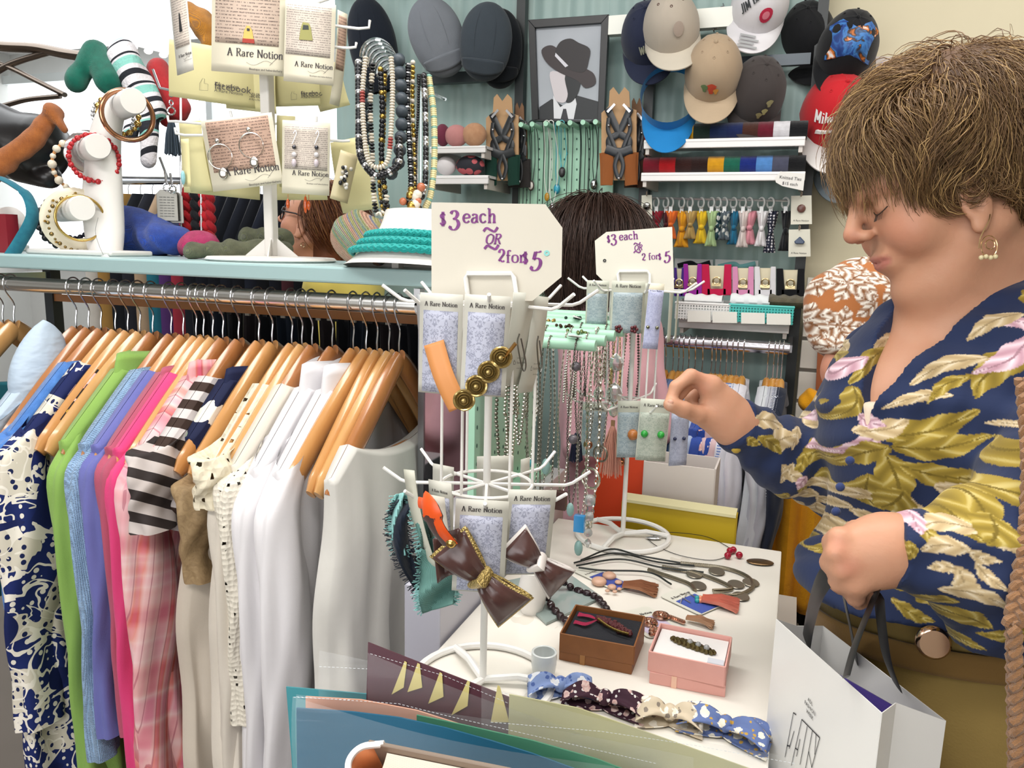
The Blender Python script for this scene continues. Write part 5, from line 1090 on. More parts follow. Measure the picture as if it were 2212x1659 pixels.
for i, (px, py) in enumerate(((360, 410), (372, 415))):
    t = thing('keyring_tag', ['silver printed dog-tag keyring in front of its twin', 'silver printed dog-tag keyring tucked behind its twin'][i], 'keyring', tuple(PB(px, py+80, .1)), 'silver keyring tags')
    m = M(); w_, h_ = .026, .075; out = [(x, y) for x, y in ((-w_, -h_), (w_, -h_), (w_, -.01), (w_-.01, 0), (-w_+.01, 0), (-w_, -.01))]; m.prism(out, .002, basis(PB(px, py, .10+.01*i), tuple(_r0), (0, 0, 1), tuple(-V((FW.x, FW.y, 0))))); obj('plate', m, metal('#8f8d86', .45), t, smooth=False, bevel=.001)
    m = M(); Me_ = basis(PB(px, py, .10+.01*i)-V((FW.x, FW.y, 0))*.0028, tuple(_r0), (0, 0, 1), tuple(-V((FW.x, FW.y, 0))))
    for j in range(8):
        for g in range(4): strokes(m, [(-.018+.0095*g, -.018-.0065*j), (-.018+.0095*g+rnd(.005, .008), -.018-.0065*j)], .0022, .003, 0, Me_)
    obj('engraving', m, plain('#6a6964'), t, smooth=False)['kind'] = 'stuff'
    m = M(); m.ring(PB(px, py-6, .09), .009, .0018, tuple(FW), 16, 6); m.tube([PB(px, py-12, .09), PB(px-4, py-40, .1)], .003, 6); obj('clasp', m, silver, t)
t = thing('tassel_keyring', 'slate grey tassel on a silver clip hanging from the wire rack', 'keyring', tuple(PB(370, 350, .08)))
m = M(); m.ring(PB(370, 240, .08), .009, .0022, tuple(FW), 16, 6); m.ring(PB(370, 222, .08), .006, .0018, (1, 0, 0), 12, 6); m.sph(PB(370, 205, .08), .006, 10); obj('clip', m, silver, t)
m = M(); a = PB(370, 262, .08)
for i in range(60): an = rnd(0, 6.28); r = rnd(0, .020); m.tube([a+V((r*.3*math.cos(an), r*.3*math.sin(an), 0)), a+V((r*.7*math.cos(an), r*.7*math.sin(an), -.03)), a+V((r*math.cos(an), r*math.sin(an), -.078+rnd(-.004, .004)))], .0016, 4)
obj('tassel', m, fabric('#3f4b58'), t)
# knit hats and mitts on the wrought metal branch
t = thing('metal_branch_frame', 'dark bronze wrought metal branch frame rising at the top left', 'metal frame', tuple(PB(0, 540, .42)))
for pts, r in ((((-60, 85), (0, 100), (80, 105), (150, 118), (215, 124), (275, 122)), .024), (((-40, 175), (20, 140), (80, 120), (110, 112)), .014), (((-20, 130), (30, 150), (80, 175), (140, 205)), .012), (((-60, 245), (10, 228), (60, 215), (130, 208)), .011), (((-60, 85), (-70, 300), (-60, 560)), .012)):
    m = M(); m.tube(catmull([PB(a, b, .42) for a, b in pts], 6), r, 10, flat=.6); obj('branch', m, metal('#8a7e74', .4), t)
blob('knitted_hat', [rc(PB(165, 175, .34), PB(205, 110, .36), .030, .028), rc(PB(205, 110, .36), PB(235, 175, .34), .030, .036)], knit('#0f6f5c', '#15806a', 260, .6), 'dark green knitted beanie hung over the bronze branch', 'hat', .002)
tk = NT('striped_knit'); zz = tk.noise(tk.n('CombineXYZ', {0: tk.sep(tk.co('Object', (1, 1, 1), (0, .5, 0)))[2]}).outputs[0], 22, 0); tk.bump(tk.noise(tk.co(), 120, 2), .9, .004)
blob('knitted_scarf', [rc(PB(268, 120, .36), PB(330, 240, .34), .042, .034), rc(PB(320, 230, .34), PB(318, 345, .33), .030, .020), rc(PB(300, 220, .36), PB(285, 290, .34), .02, .02)], tk.fin(tk.ramp(zz, [(0, '#ece8ec'), (.42, '#24262e'), (.5, '#e9e5ea'), (.56, '#8fd0c4'), (.64, '#2a2c34')]), .95), 'fluffy scarf striped mint, black and white beside the green beanie', 'scarf', .004)
blob('knitted_hat', [rc(PB(342, 150, .40), PB(385, 235, .40), .030, .034), rc(PB(350, 200, .41), PB(362, 260, .41), .03, .02)], knit('#c41f28', '#d8343a', 260, .6), 'red knitted hat behind the wire rack', 'hat', .002)
blob('handbag', [rc(PB(-30, 300, .30), PB(80, 320, .28), .10, .085), rc(PB(40, 360, .28), PB(110, 380, .26), .04, .03)], plain('#191718', .3), 'black glossy leather handbag at the left edge behind the bracelets', 'handbag', .004, 30)
blob('tied_scarf', [rc(PB(-30, 380, .15), PB(70, 300, .17), .030, .026), rc(PB(70, 300, .17), PB(118, 245, .18), .024, .020), el(PB(110, 245, .17), (.024, .02, .024), .01), rc(PB(112, 245, .17), PB(138, 282, .17), .014, .008)], knit('#b5622e', '#c97a3c', 200, .7), 'rust orange fuzzy scarf knotted over the black handbag', 'scarf', .003)
blob('knitted_glove', [rc(PB(405, 20, .12), PB(440, 60, .12), .02, .03), rc(PB(440, 40, .12), PB(452, 90, .12), .022, .02)], knit('#c07a1c', '#d9922c', 220, .8), 'mustard orange knit showing between the upper cards', 'knitwear', .002)
# books and cloth at far left foot of the shelf
m = M(); m.box(PB(12, 505, .02), (.05, .03, .09)); one('small_box', m, plain('#8a1f2c', .4), 'small dark red box at the left end of the shelf', 'box')
# far clothes rail
FYr = 3.1; zr = PY(500, 392, FYr).z
t = thing('clothes_rail', 'distant chrome clothes rail behind the teal shelf', 'clothes rail', (PY(480, 392, FYr).x, FYr, 0))
m = M(); m.tube([(PY(230, 392, FYr).x, FYr, zr), (PY(735, 392, FYr).x, FYr, zr)], .014, 10); obj('rail', m, metal('#d5d8dc'), t)
for px in (232, 733): m = M(); m.tube([(PY(px, 392, FYr).x, FYr, 0), (PY(px, 392, FYr).x, FYr, zr)], .014, 10); obj('post', m, metal('#d5d8dc'), t)
fc = ['#dedad2', '#b58a4a', '#1f2228', '#2c2e36', '#c8a98a', '#2f7f92', '#5b3a78', '#b03848', '#22252e', '#1c1f2a', '#181b24', '#20232e', '#1a1c24', '#262a38', '#15171d', '#1e212b', '#5a3038', '#1a1c22', '#222632']
fn_ = ['ivory', 'camel', 'black', 'charcoal', 'sand', 'turquoise', 'purple', 'raspberry', 'dark navy', 'ink', 'black wool', 'slate navy', 'jet', 'denim', 'soot black', 'midnight', 'burgundy', 'coal', 'dusk blue']
for i, (c, n) in enumerate(zip(fc, fn_)):
    x = PY(250+i*26, 392, FYr).x; m = M()
    m.grid(lambda u, v: (x+math.sin(2*PI*u)*.026*(1+.3*v), FYr+math.cos(2*PI*u)*(.05+.17*min(1, v*4)), zr-.06-.03*0-1.0*v*(1)-.0), 16, 10, cu=True); t = thing('coat', '%s coat on the distant rail behind the shelf' % n, 'coat', (x, FYr, zr-1.06), 'coats on the distant rail'); obj('body', m, fabric(c), t)
    m = M(); m.tube([(x, FYr, zr+.014), (x, FYr+.012, zr), (x, FYr, zr-.03), (x, FYr, zr-.07)], .002, 5); obj('hook', m, silver, t)
# dark trousers clipped on the back beam of the near rack
for i in range(17):
    x = RX(130+i*45); Yd = RY+.43; t = thing('dark_trousers', '', 'trousers', (x, Yd, RZ-.75), 'dark trousers hanging behind the wooden hangers'); t['label'] = 'dark trousers hanging in the row behind the wooden hangers'
    m = M(); m.grid(lambda u, v: (x-.012+.05*(u-.5)+.006*math.sin(v*7+i), Yd+.012*math.sin(u*9+i), RZ-.07-.72*v), 8, 10); obj('cloth', m, fabric(['#17191f', '#1d2633', '#141416', '#2a2326'][i % 4]), t, solid=.006)
    m = M(); m.box((x-.02, Yd-.012, RZ-.072), (.014, .008, .03)); m.box((x+.012, Yd-.012, RZ-.072), (.012, .008, .028)); obj('clip', m, [plain('#15161a', .3), plain('#b9b2a4', .4)][i % 2], t, smooth=False, bevel=.001)
tb_ = thing('back_rail', 'brown timber back rail with dark clipped trousers', 'rail', (RX(500), RY+.43, RZ-.05)); m = M(); m.tube([(RX(90), RY+.44, RZ-.045), (RX(893), RY+.44, RZ-.045)], .012, 8); obj('rail', m, wood('#b0714a'), tb_)
# ---------------------------------------------------------------- white table and what stands on it
TX1 = (PZ(1698, 1192, TBL).x+PZ(1648, 1600, TBL).x)/2; TY1 = PZ(1698, 1192, TBL).y; TX0 = PZ(935, 1415, TBL).x; TY0 = PZ(1640, 1720, TBL).y-.1
tm = NT('marbled_white'); nn = tm.noise(tm.co('Object', (1, .5, 1), (0, 0, .5)), 5, 3, .5, 2)
tmm = tm.fin(tm.mix(tm.math('GREATER_THAN', nn, .66), '#e9e4da', '#dcd5c9'), .22)
t = thing('display_table', 'white topped display table covered with jewellery and hair bows', 'table', ((TX0+TX1)/2, (TY0+TY1)/2, 0))
m = M(); m.box(((TX0+TX1)/2, (TY0+TY1)/2, TBL-.012), (TX1-TX0, TY1-TY0, .024)); obj('tabletop', m, tmm, t, smooth=False, bevel=.002)
m = M(); m.box(((TX0+TX1)/2, (TY0+TY1)/2, TBL/2-.02), (TX1-TX0-.03, TY1-TY0-.03, TBL-.06)); obj('cabinet', m, paint('#c9bdb4', .5), t, smooth=False)
TB = lambda px, py, z=0.0: PZ(px, py, TBL+z)
# mirror panel at the end of the rack, above the table's left side
mx = RX1+.008; my0 = PX(955, 1000, mx).y; my1 = PX(1140, 1200, mx).y
t = thing('mirror_panel', 'tall narrow mirror panel standing at the end of the clothes rail', 'mirror', (mx, (my0+my1)/2, TBL-.3))
m = M(); m.box((mx, RY+.17, .98), (.006, .30, .74)); obj('mirror_plate', m, NT('mirror').fin('#cfcfd2', .06, 1), t, smooth=False)
m = M(); m.box((mx, RY+.018, .98), (.012, .006, .75)); m.box((mx, RY+.322, .98), (.012, .006, .75)); obj('frame_edge', m, metal('#9a9aa0', .3), t, smooth=False)['kind'] = 'stuff'
m = M(); m.box((mx, RY+.17, .305), (.01, .3, .61)); obj('lower_panel', m, paint('#b9b7c2', .4), t, smooth=False)
yb_ = PX(950, 1405, TX0-.004).y; m = M(); m.box((TX0-.032, (yb_+1.10)/2, .49), (.056, 1.10-yb_, .98)); one('side_panel_block', m, paint('#b4b3bf', .3), 'narrow grey block against the left edge of the table', 'plinth', smooth=False, bevel=.002)
m = M(); m.box((TX0-.072, 1.31, .495), (.136, .40, .99)); one('display_block', m, paint('#cfccd0', .3), 'tall pale block that the mint necklace stand rises from', 'plinth', smooth=False, bevel=.002)
# shopping things standing behind the table on a low plinth
m = M(); PYB = TY1+.30; m.box((TX1-.20, PYB-.02, .30), (.5, .42, .6)); one('plinth', m, paint('#d9d4cc'), 'low white plinth behind the display table', 'plinth')
def upbox(name, px0, y0, px1, y1, Y, dep, mat, label, cat, zb=.6, top=None, tk=.004):
    a = PY(px0, y0, Y); b = PY(px1, y1, Y); t = thing(name, label, cat, ((a.x+b.x)/2, Y+dep/2, zb)); zt = (a.z+b.z)/2
    for nm, c, s in (('front_panel', ((a.x+b.x)/2, Y, (zb+zt)/2), (b.x-a.x, tk, zt-zb)), ('back_panel', ((a.x+b.x)/2, Y+dep, (zb+zt)/2), (b.x-a.x, tk, zt-zb)), ('side_panel', (a.x, Y+dep/2, (zb+zt)/2), (tk, dep, zt-zb)), ('side_panel', (b.x, Y+dep/2, (zb+zt)/2), (tk, dep, zt-zb))):
        m = M(); m.box(c, s); obj(nm, m, mat, t, smooth=False)
    return t, a, b
upbox('yellow_box', 1345, 1082, 1590, 1118, TY1+.06, .03, paint('#c9ab1e', .5), 'mustard yellow card box with a pale rim behind the table edge', 'box')
m = M(); a = PY(1345, 1079, TY1+.058); b = PY(1590, 1115, TY1+.058); m.box(((a+b)/2)+V((0, .018, 0)), ((b-a).x, .045, .006), rotm(0, math.atan2((a-b).z, (b-a).x), 0)); one('box_rim', m, paint('#e4dcae', .6), 'pale folded rim along the top of the yellow box', 'rim')
upbox('paper_bag', 1392, 1010, 1546, 1000, TY1+.16, .10, paint('#dcd3ce', .7), 'plain white paper bag standing open behind the yellow box', 'bag')
upbox('orange_bag', 1290, 985, 1400, 985, TY1+.22, .05, plain('#e24a22', .5), 'bright orange bag between the necklaces and the white paper bag', 'bag')
# ------------------------------------------------ card spinners
BENT = plain('#eceae6', .3)
def zat(px, py, b): r = ray(px, py); k = math.hypot(b.x, b.y)/math.hypot(r.x, r.y); return CAMZ+r.z*k
def spinner(px, py, toppx, toppy, lab, tiers, nh, lowr=.055, sgn=None):
    b = TB(px, py); t = thing('card_spinner', lab, 'display stand', tuple(b), 'white wire card spinners'); zt = zat(toppx, toppy, b)
    m = M(); m.tube([b+V((0, 0, .004)), V((b.x, b.y, zt))], .0045, 12); obj('pole', m, BENT, t)
    m = M(); m.ring(b+V((0, 0, .005)), .088, .005, (0, 0, 1), 40, 8); obj('base_ring', m, BENT, t)
    for a in (0.3, 2.4, 4.5): m = M(); m.tube([b+V((0, 0, .007)), b+V((.044*math.cos(a), .044*math.sin(a), .013)), b+V((.088*math.cos(a), .088*math.sin(a), .006))], .005, 8); obj('base_spoke', m, BENT, t)
    for tz, ph in tiers:
        z = zat(toppx, tz, b); c = V((b.x, b.y, z)); m = M(); m.ring(c, lowr, .0022, (0, 0, 1), 36, 6); obj('tier_ring', m, BENT, t)
        for k in range(nh):
            a = ph+2*PI*k/nh; d = V((math.cos(a), math.sin(a), 0)); m = M(); m.tube([c, c+d*.095, c+d*.104+V((0, 0, .003)), c+d*.125+V((0, 0, .018))], .0021, 7); obj('hook', m, BENT, t)
    z0, z1 = zat(toppx, tiers[0][0], b), zat(toppx, tiers[-1][0], b)
    for k in range(6):
        a = .35+2*PI*k/6; d = V((math.cos(a), math.sin(a), 0))*lowr; m = M(); m.tube([V((b.x, b.y, z0))+d, V((b.x, b.y, z1))+d], .0018, 7); obj('upright_wire', m, BENT, t)
    return t, b, zt
ha = -PI/2+HEAD+.02
s1, b1, zt1 = spinner(1043, 1478, 1062, 650, 'white wire card spinner in front, with a price sign on top', [(655, ha), (1045, ha)], 8)
s2, b2_, zt2 = spinner(1345, 1160, 1362, 618, 'smaller-looking white wire card spinner at the back of the table with its own price sign', [(625, ha), (868, ha+.2)], 8, .045)
s2['label'] = 'white wire card spinner at the back of the table, beside the reaching hand'
PUR = NT('purple_ink'); PUR = PUR.fin(PUR.mix(PUR.noise(PUR.co('Object', (1, 1, 1)), 160, 2), '#3c1246', '#9a3f9c'), .5)
def axd(b, py): return (V((b.x, b.y, zat(1060, py, b)))-CAM).dot(FW)
def sign(b, dd, outline, marks, rot, label, hole, bracket, stock):
    D = axd(b, outline[0][1]+60)+dd; s_ = D/FOC; o = P(outline[0][0], outline[0][1], D); Mx = basis(o, tuple(RT), tuple(UP), tuple(-FW)); L = lambda x, y: ((x-outline[0][0])*s_, -(y-outline[0][1])*s_)
    t = thing('price_sign', label, 'price sign', tuple(P(sum(p[0] for p in outline)/len(outline), max(p[1] for p in outline), D)), 'handwritten price signs')
    m = M(); m.prism([L(*p) for p in outline], .0012, Mx @ Matrix.Translation((0, 0, -.0012))); obj('card', m, stock, t, smooth=False)
    for txt, x, y, h, w0, w1, sl in marks:
        m = M(); write(m, txt, Mx @ Matrix.Translation((*L(x, y), .0006)) @ rotm(0, 0, rot), h*s_, w0, w1, k=6, slant=sl, tr=.05); obj('sign_lettering', m, PUR, t, smooth=False)
    m = M(); m.lathe([(hole[2]*.35, .0), (hole[2], .0), (hole[2], .0008), (hole[2]*.35, .0008)], 18, Mx @ Matrix.Translation((*L(hole[0], hole[1]), 0)), closed=True); obj('punched_hole', m, hole[3], t)
    m = M(); m.tube([P(x, y, D-.004) for x, y in bracket], .0028, 8); obj('sign_holder', m, BENT, t)
    return Mx
sign(b1, -.035, [(932, 437), (1178, 441), (1215, 492), (1213, 598), (1150, 650), (932, 648)], [('$', 949, 489, 32, .05, .11, 0), ('3', 970, 493, 38, .06, .2, 0), ('each', 1000, 481, 30, .09, .17, 0), ('OR', 1048, 527, 21, .1, .2, .2), ('~', 1044, 503, 30, .14, .2, .1), ('~', 1046, 541, 30, .16, .2, .1), ('2', 1076, 566, 27, .08, .2, 0), ('for', 1093, 567, 26, .07, .16, 0), ('$', 1128, 571, 28, .05, .12, 0), ('5', 1146, 580, 38, .06, .2, .12)], 0, 'front cream price sign reading $3 each or 2 for $5 in purple, cut right corners', (1181, 547, .0032, plain('#8fd0cc', .3)), [(1012, 655), (1006, 600), (1009, 591), (1104, 591), (1110, 600), (1118, 655)], paint('#d8d2c4', .7))
sign(b2_, -.03, [(1285, 520), (1310, 501), (1452, 490), (1456, 628), (1325, 628), (1288, 592)], [('$', 1311, 525, 17, .06, .12, 0), ('3', 1320, 528, 21, .07, .2, 0), ('each', 1338, 519, 17, .09, .17, 0), ('OR', 1370, 541, 11, .12, .2, .2), ('~', 1369, 530, 14, .14, .2, .1), ('~', 1369, 548, 15, .16, .2, .1), ('2', 1387, 563, 15, .08, .2, 0), ('for', 1401, 561, 14, .07, .16, 0), ('$', 1422, 562, 15, .06, .12, 0), ('5', 1435, 565, 22, .07, .2, .1)], .08, 'back cream price sign reading $3 each or 2 for $5, cut left corners', (1306, 563, .003, plain('#2a2a2a')), [(1338, 620), (1335, 592), (1338, 586), (1398, 586), (1403, 592), (1404, 624)], paint('#dcd9cc', .7))
D1 = axd(b1, 1100); D2_ = 'back'
def sp(x0, y0, x1, y1, label, k=-.105, base=D1, **kw):
    d_ = axd(b2_ if base == D2_ else b1, y0)+k; s_ = d_/FOC; kw.setdefault('group', 'cards on the front spinner'); return card(P((x0+x1)/2, y0, d_), (x1-x0)*s_, (y1-y0)*s_, label, **kw)
INS = (.09, .17, .90, .985); STK = paint('#cfcdc2', .6)
def clip_band(t, Mx, pts, w_, mat, name, z=.004):
    ps = catmull([(a, b, 0) for a, b in pts], 8); m = M(); n = len(ps); vs, fs = [], []
    m.grid(lambda u, v: (lambda i: (ps[i].x+(v-.5)*w_*NX[i][0], ps[i].y+(v-.5)*w_*NX[i][1], z+.004*math.sin(PI*u)))(int(round(u*(n-1)))), n-1, 3, Mx) if not (globals().__setitem__('NX', [((lambda d: (-d.y/d.length, d.x/d.length))(ps[min(n-1, i+1)]-ps[max(0, i-1)])) for i in range(n)])) else None
    return obj(name, m, mat, t, solid=.0015)
ta, Ma = sp(905, 634, 1003, 855, 'card with an orange curved hair clip on the front spinner, upper tier', k=-.085, yaw=-14, inset=INS, imat=DM, text='top', stock=STK, roll_=-1)
clip_band(ta, Ma, [(-.006, -.052), (.004, -.078), (.013, -.098), (.024, -.120)], .023, plain('#e39a5c', .5), 'orange_clip')
ta, Ma = sp(1004, 638, 1104, 860, 'card with a clip of four gold roses on the front spinner, upper tier', k=-.115, yaw=0, inset=INS, imat=DM, text='top', stock=STK, roll_=-2)
m = M(); m.tube([Ma @ V((-.018, -.116, .003)), Ma @ V((.028, -.050, .003))], .0028, 8, flat=.5); m.tube([Ma @ V((.020, -.062, .005)), Ma @ V((.031, -.046, .006))], .0042, 8, flat=.5); obj('hair_clip', m, metal('#b98a4c', .25), ta)
for j in range(4):
    cx_, cy_ = -.0185+.0118*j, -.108+.0155*j; m = M()
    m.lathe([(.001, .001), (.009, .002), (.0105, .005), (.0092, .007), (.0080, .0052), (.0068, .0088), (.0056, .0062), (.0046, .0105), (.0032, .0082), (.0022, .0118), (.0004, .0122)], 22, Ma @ Matrix.Translation((cx_, cy_, 0)))
    for q in range(5): a = q*1.257+j; m.tube([Ma @ V((cx_+.0104*math.cos(a+e), cy_+.0104*math.sin(a+e), .0045+.0022*math.sin((e+.6)*2.6))) for e in (-.6, -.3, 0, .3, .6)], .0013, 6); obj('gold_rose', m, plain('#e3c883', .25, .65), ta)
for x0, y0, x1, y1, yw, k, rl, lb in ((1112, 632, 1152, 838, 48, -.05, -4, 'card back with a hair grip, right side of the upper tier, nearer one'), (1146, 640, 1192, 852, 62, -.02, -6, 'card back with a hair grip, right side of the upper tier, outer one')):
    tb, Mb = sp(x0-14, y0, x1+14, y1, lb, k=k, yaw=yw, text=None, stock=paint('#d3d3c8', .6), back=True, curl=.012, roll_=rl)
    m = M(); m.tube(catmull([Mb @ V(p) for p in ((-.006, -.045, .003), (-.009, -.056, .004), (.004, -.085, .003), (.006, -.078, .005), (-.004, -.05, .004))], 5), .0009, 5); obj('hair_grip', m, metal('#8a8a86', .3), tb)
sp(884, 636, 930, 850, 'silver card seen edge-on at the left of the upper tier', k=-.03, yaw=-66, text=None, stock=paint('#b9bcbe', .3), curl=.015)
sp(1080, 640, 1128, 800, 'card seen nearly edge-on behind the rose clip card', k=.03, yaw=58, text=None, stock=STK)
# hair bows
GLIT = NT('gold_glitter'); gl = GLIT.noise(GLIT.co(), 420, 3); GLIT.bump(gl, 1, .004); GLIT = GLIT.fin(GLIT.mix(gl, '#8f6f32', '#e6cf8a'), .28, .8)
SAT = NT('satin'); SAT = SAT.fin('#4a2c28', .28, 0, .6, Sheen_Weight=.2); WHS = plain('#e6dfda', .3)
def hairbow(t, Mx, c, ang, L, w_, top, under, knot, sc=1.0):
    R = Mx @ Matrix.Translation((c[0], c[1], .006)) @ rotm(0, 0, ang)
    for s in (-1, 1):
        for k, (mt, e, nm) in enumerate(((under, 1.12, 'under_ribbon'), (top, 1.0, 'ribbon_wing'))):
            m = M(); m.grid(lambda u, v: (s*u*L*(1 if k else 1.05), (v-.5)*w_*e*(.38+.72*u**.8)+.12*w_*(u-.5)*0, .003+.004*k+.011*math.sin(PI*min(1, u*1.02))*(.6+.4*math.cos((v-.5)*4))+.0012*math.sin(v*20)*(1-u)), 12, 10, R); obj(nm, m, mt, t, solid=.0012)
            m = M(); m.grid(lambda u, v: (s*(1-u)*L, (v-.5)*w_*e*(.38+.72*(1-u)**.8), .002-.002*math.sin(PI*u)), 6, 4, R); obj(nm, m, mt, t, solid=.001)
    m = M(); m.tube([R @ V((0, -w_*.26, .004)), R @ V((0, 0, .018)), R @ V((0, w_*.26, .004))], [w_*.20, w_*.22, w_*.20], 12, flat=.6); obj('bow_knot', m, knot, t)
ta, Ma = sp(985, 1080, 1100, 1292, 'card with a brown and gold glitter hair bow, front middle of the lower tier', k=-.12, inset=INS, imat=DM, text='top', stock=STK, roll_=-2)
hairbow(ta, Ma, (.004, -.083), -.78, .052, .042, SAT, GLIT, GLIT)
ta, Ma = sp(1098, 1058, 1205, 1252, 'card with a brown and white satin hair bow, right of the glitter bow', k=-.09, yaw=14, inset=INS, imat=DM, text='top', stock=STK, roll_=-4)
hairbow(ta, Ma, (.010, -.080), -.70, .040, .036, SAT, WHS, WHS)
ta, Ma = sp(915, 1040, 985, 1240, 'lower tier card turned left with an orange and brown ribbon loop', k=-.07, yaw=-40, inset=INS, imat=DM, text='top', stock=STK, roll_=4, tsz=.9)
for mt, off, nm in ((plain('#ea5a22', .35), 0, 'orange_ribbon'), (SAT, .012, 'brown_ribbon')):
    ps = [P(905+off*900, 1085+off*1400, D1-.13), P(925+off*300, 1095+off*600, D1-.15), P(945, 1140, D1-.15), P(972, 1175, D1-.14)]; m = M(); m.tube(catmull(ps, 6), [.006]*4+[.014]*6+[.011]*9, 10, flat=.25, up=tuple(RT)); obj(nm, m, mt, ta)
m = M(); m.sph(P(975, 1172, D1-.145), .006, 10); obj('gold_stud', m, gold, ta)
ta, Ma = sp(900, 1070, 975, 1262, 'back of a card with a thumb mark and brown bow, left of the glitter bow', k=-.085, yaw=-48, text=None, back=True, stock=paint('#cfcabc', .6), curl=.015, roll_=8)
m = M(); m.grid(lambda u, v: tuple(P(935+60*u+10*v, 1165+95*v-30*u, D1-.12)+FW*.01*math.sin(u*5)), 8, 8); obj('ribbon_wing', m, SAT, ta, solid=.001)
DEN = NT('frayed_denim'); wv = DEN.wave(DEN.co('Object', (1, 1, 1), (0, .6, 0)), 260, 'X'); DEN = DEN.fin(DEN.mix(wv, '#41665f', '#6f9c94'), .9); DK = fabric('#1a2230', 500); TQ = fabric('#8fc7c4', 400)
def frayed(pts0, pts1, mat, fr, label, d, side='both'):
    """strip of cloth between two edge lines, with loose threads along its edges"""
    A, B = catmull([(a, b, 0) for a, b in pts0], 6), catmull([(a, b, 0) for a, b in pts1], 6); n = min(len(A), len(B)); cen = P(A[-1].x, A[-1].y, d)
    t = thing('frayed_bow', label, 'hair bow', tuple(cen), 'frayed denim bows on the front spinner')
    m = M(); m.grid(lambda u, v: tuple(P(*( (A[int(round(u*(n-1)))]*(1-v)+B[int(round(u*(n-1)))]*v).xy ), d+.010*math.sin(u*7+v*4))), n-1, 6); obj('cloth', m, mat, t, solid=.0015)
    m = M()
    for E, o in ((A, B), (B, A)):
        for i in range(0, n-1):
            for q in range(4):
                e = E[i].lerp(E[i+1], rnd(0, 1)); dr = (E[i]-o[i]).normalized(); p0 = P(e.x, e.y, d+.010*math.sin(i/(n-1)*7)); p1 = P(e.x+dr.x*rnd(6, 15)+rnd(-4, 4), e.y+dr.y*rnd(6, 15)+rnd(-3, 7), d+rnd(-.005, .005)); m.tube([p0, p1], .0006, 3, caps=False)
    obj('loose_threads', m, fr, t)['kind'] = 'stuff'
frayed([(862, 1080), (842, 1120), (850, 1180), (870, 1230), (905, 1285)], [(905, 1075), (880, 1120), (885, 1180), (900, 1225), (930, 1250)], DK, DK, 'frayed near-black denim bow at the far left of the lower tier', D1-.06)
frayed([(905, 1078), (895, 1110), (905, 1160), (915, 1200)], [(935, 1075), (925, 1110), (935, 1150), (945, 1190)], DEN, TQ, 'narrow frayed teal denim bow above the wider ones', D1-.075)
frayed([(910, 1185), (908, 1250), (905, 1290), (912, 1325)], [(985, 1215), (985, 1250), (982, 1280), (978, 1305)], DEN, TQ, 'wide frayed teal denim bow tail hanging lowest at the left', D1-.08)
frayed([(856, 1068), (850, 1100), (846, 1150), (860, 1200)], [(872, 1064), (868, 1100), (866, 1150), (876, 1200)], TQ, TQ, 'pale turquoise fringe at the outer left edge of the lower tier', D1-.055)
sp(862, 1015, 905, 1245, 'pale card back turned edge-on at the far left of the lower tier', k=-.08, yaw=-50, text=None, back=True, stock=paint('#c9c8b8', .6), curl=.02, roll_=10)
for x0, y0, x1, y1, yw, k, lb in ((930, 1005, 985, 1060, -30, .04, 'blank card top behind the lower ring, left'), (1030, 985, 1110, 1060, 10, .07, 'blank card top behind the lower ring, middle'), (1120, 990, 1150, 1055, 50, .05, 'blank card top behind the lower ring, right')): sp(x0, y0, x1, y1+90, lb, k=k, yaw=yw, text=None, stock=STK)
# back spinner cards
D2 = D2_; DMB = damask('#aab7bb', '#8496a0')
kw2 = dict(base=D2, group='cards on the back spinner', stock=paint('#c9cbbc', .6))
sp(1268, 606, 1316, 700, 'card with blue damask print at the left of the back spinner, upper tier', k=-.06, yaw=-8, inset=(.06, .3, .94, 1), imat=DMB, text='top', **kw2)
ta, Ma = sp(1322, 607, 1394, 720, 'card with dark red flower studs on the back spinner, upper tier', k=-.09, inset=(.06, .22, .94, 1), imat=DMB, text='top', **kw2)
for x in (-.014, .013): m = M(); [m.sph(Ma @ V((x+.0045*math.cos(a), -.082+.0045*math.sin(a), .004)), .0032, 8) for a in np.arange(5)*1.257]; obj('flower_stud', m, plain('#5a2228', .3), ta)
sp(1392, 612, 1432, 740, 'olive grey card behind the lilac one on the back spinner', k=-.04, yaw=20, text='top', **kw2)
ta, Ma = sp(1402, 612, 1436, 755, 'narrow lilac damask card with two small studs on the back spinner', k=-.10, yaw=6, roll_=-3, inset=(.0, .1, 1, 1), imat=damask('#bfc3e0', '#a3a8cc'), text='top', base=D2, group='cards on the back spinner')
hang_ear(ta, Ma, -.008, -.075, 'stud', [metal('#8a8a72'), .0032]); hang_ear(ta, Ma, .008, -.075, 'stud', [metal('#8a8a72'), .0032])
for x0, y0, x1, y1, yw, k, lb in ((1440, 625, 1462, 740, 60, -.03, 'card turned edge-on at the right of the back spinner'), (1452, 630, 1478, 735, 70, .02, 'second edge-on card at the right of the back spinner')): sp(x0, y0, x1, y1, lb, k=k, yaw=yw, text=None, **kw2)
ta, Ma = sp(1384, 862, 1450, 1000, 'card with two green cluster studs that the hand reaches for', k=-.10, roll_=-2, inset=(.03, .22, .97, 1), imat=damask('#b4bbae', '#98a396'), text='top', **kw2)
for x in (-.015, .014): hang_ear(ta, Ma, x, -.063, 'stud', [plain('#2c9a3c', .15), .0068])
ta, Ma = sp(1335, 866, 1384, 992, 'card with a round orange brown stud left of the green stud card', k=-.06, roll_=1, inset=(.03, .2, .97, 1), imat=DMB, text='top', **kw2)
hang_ear(ta, Ma, .008, -.062, 'stud', [plain('#b5713a', .2), .0105])
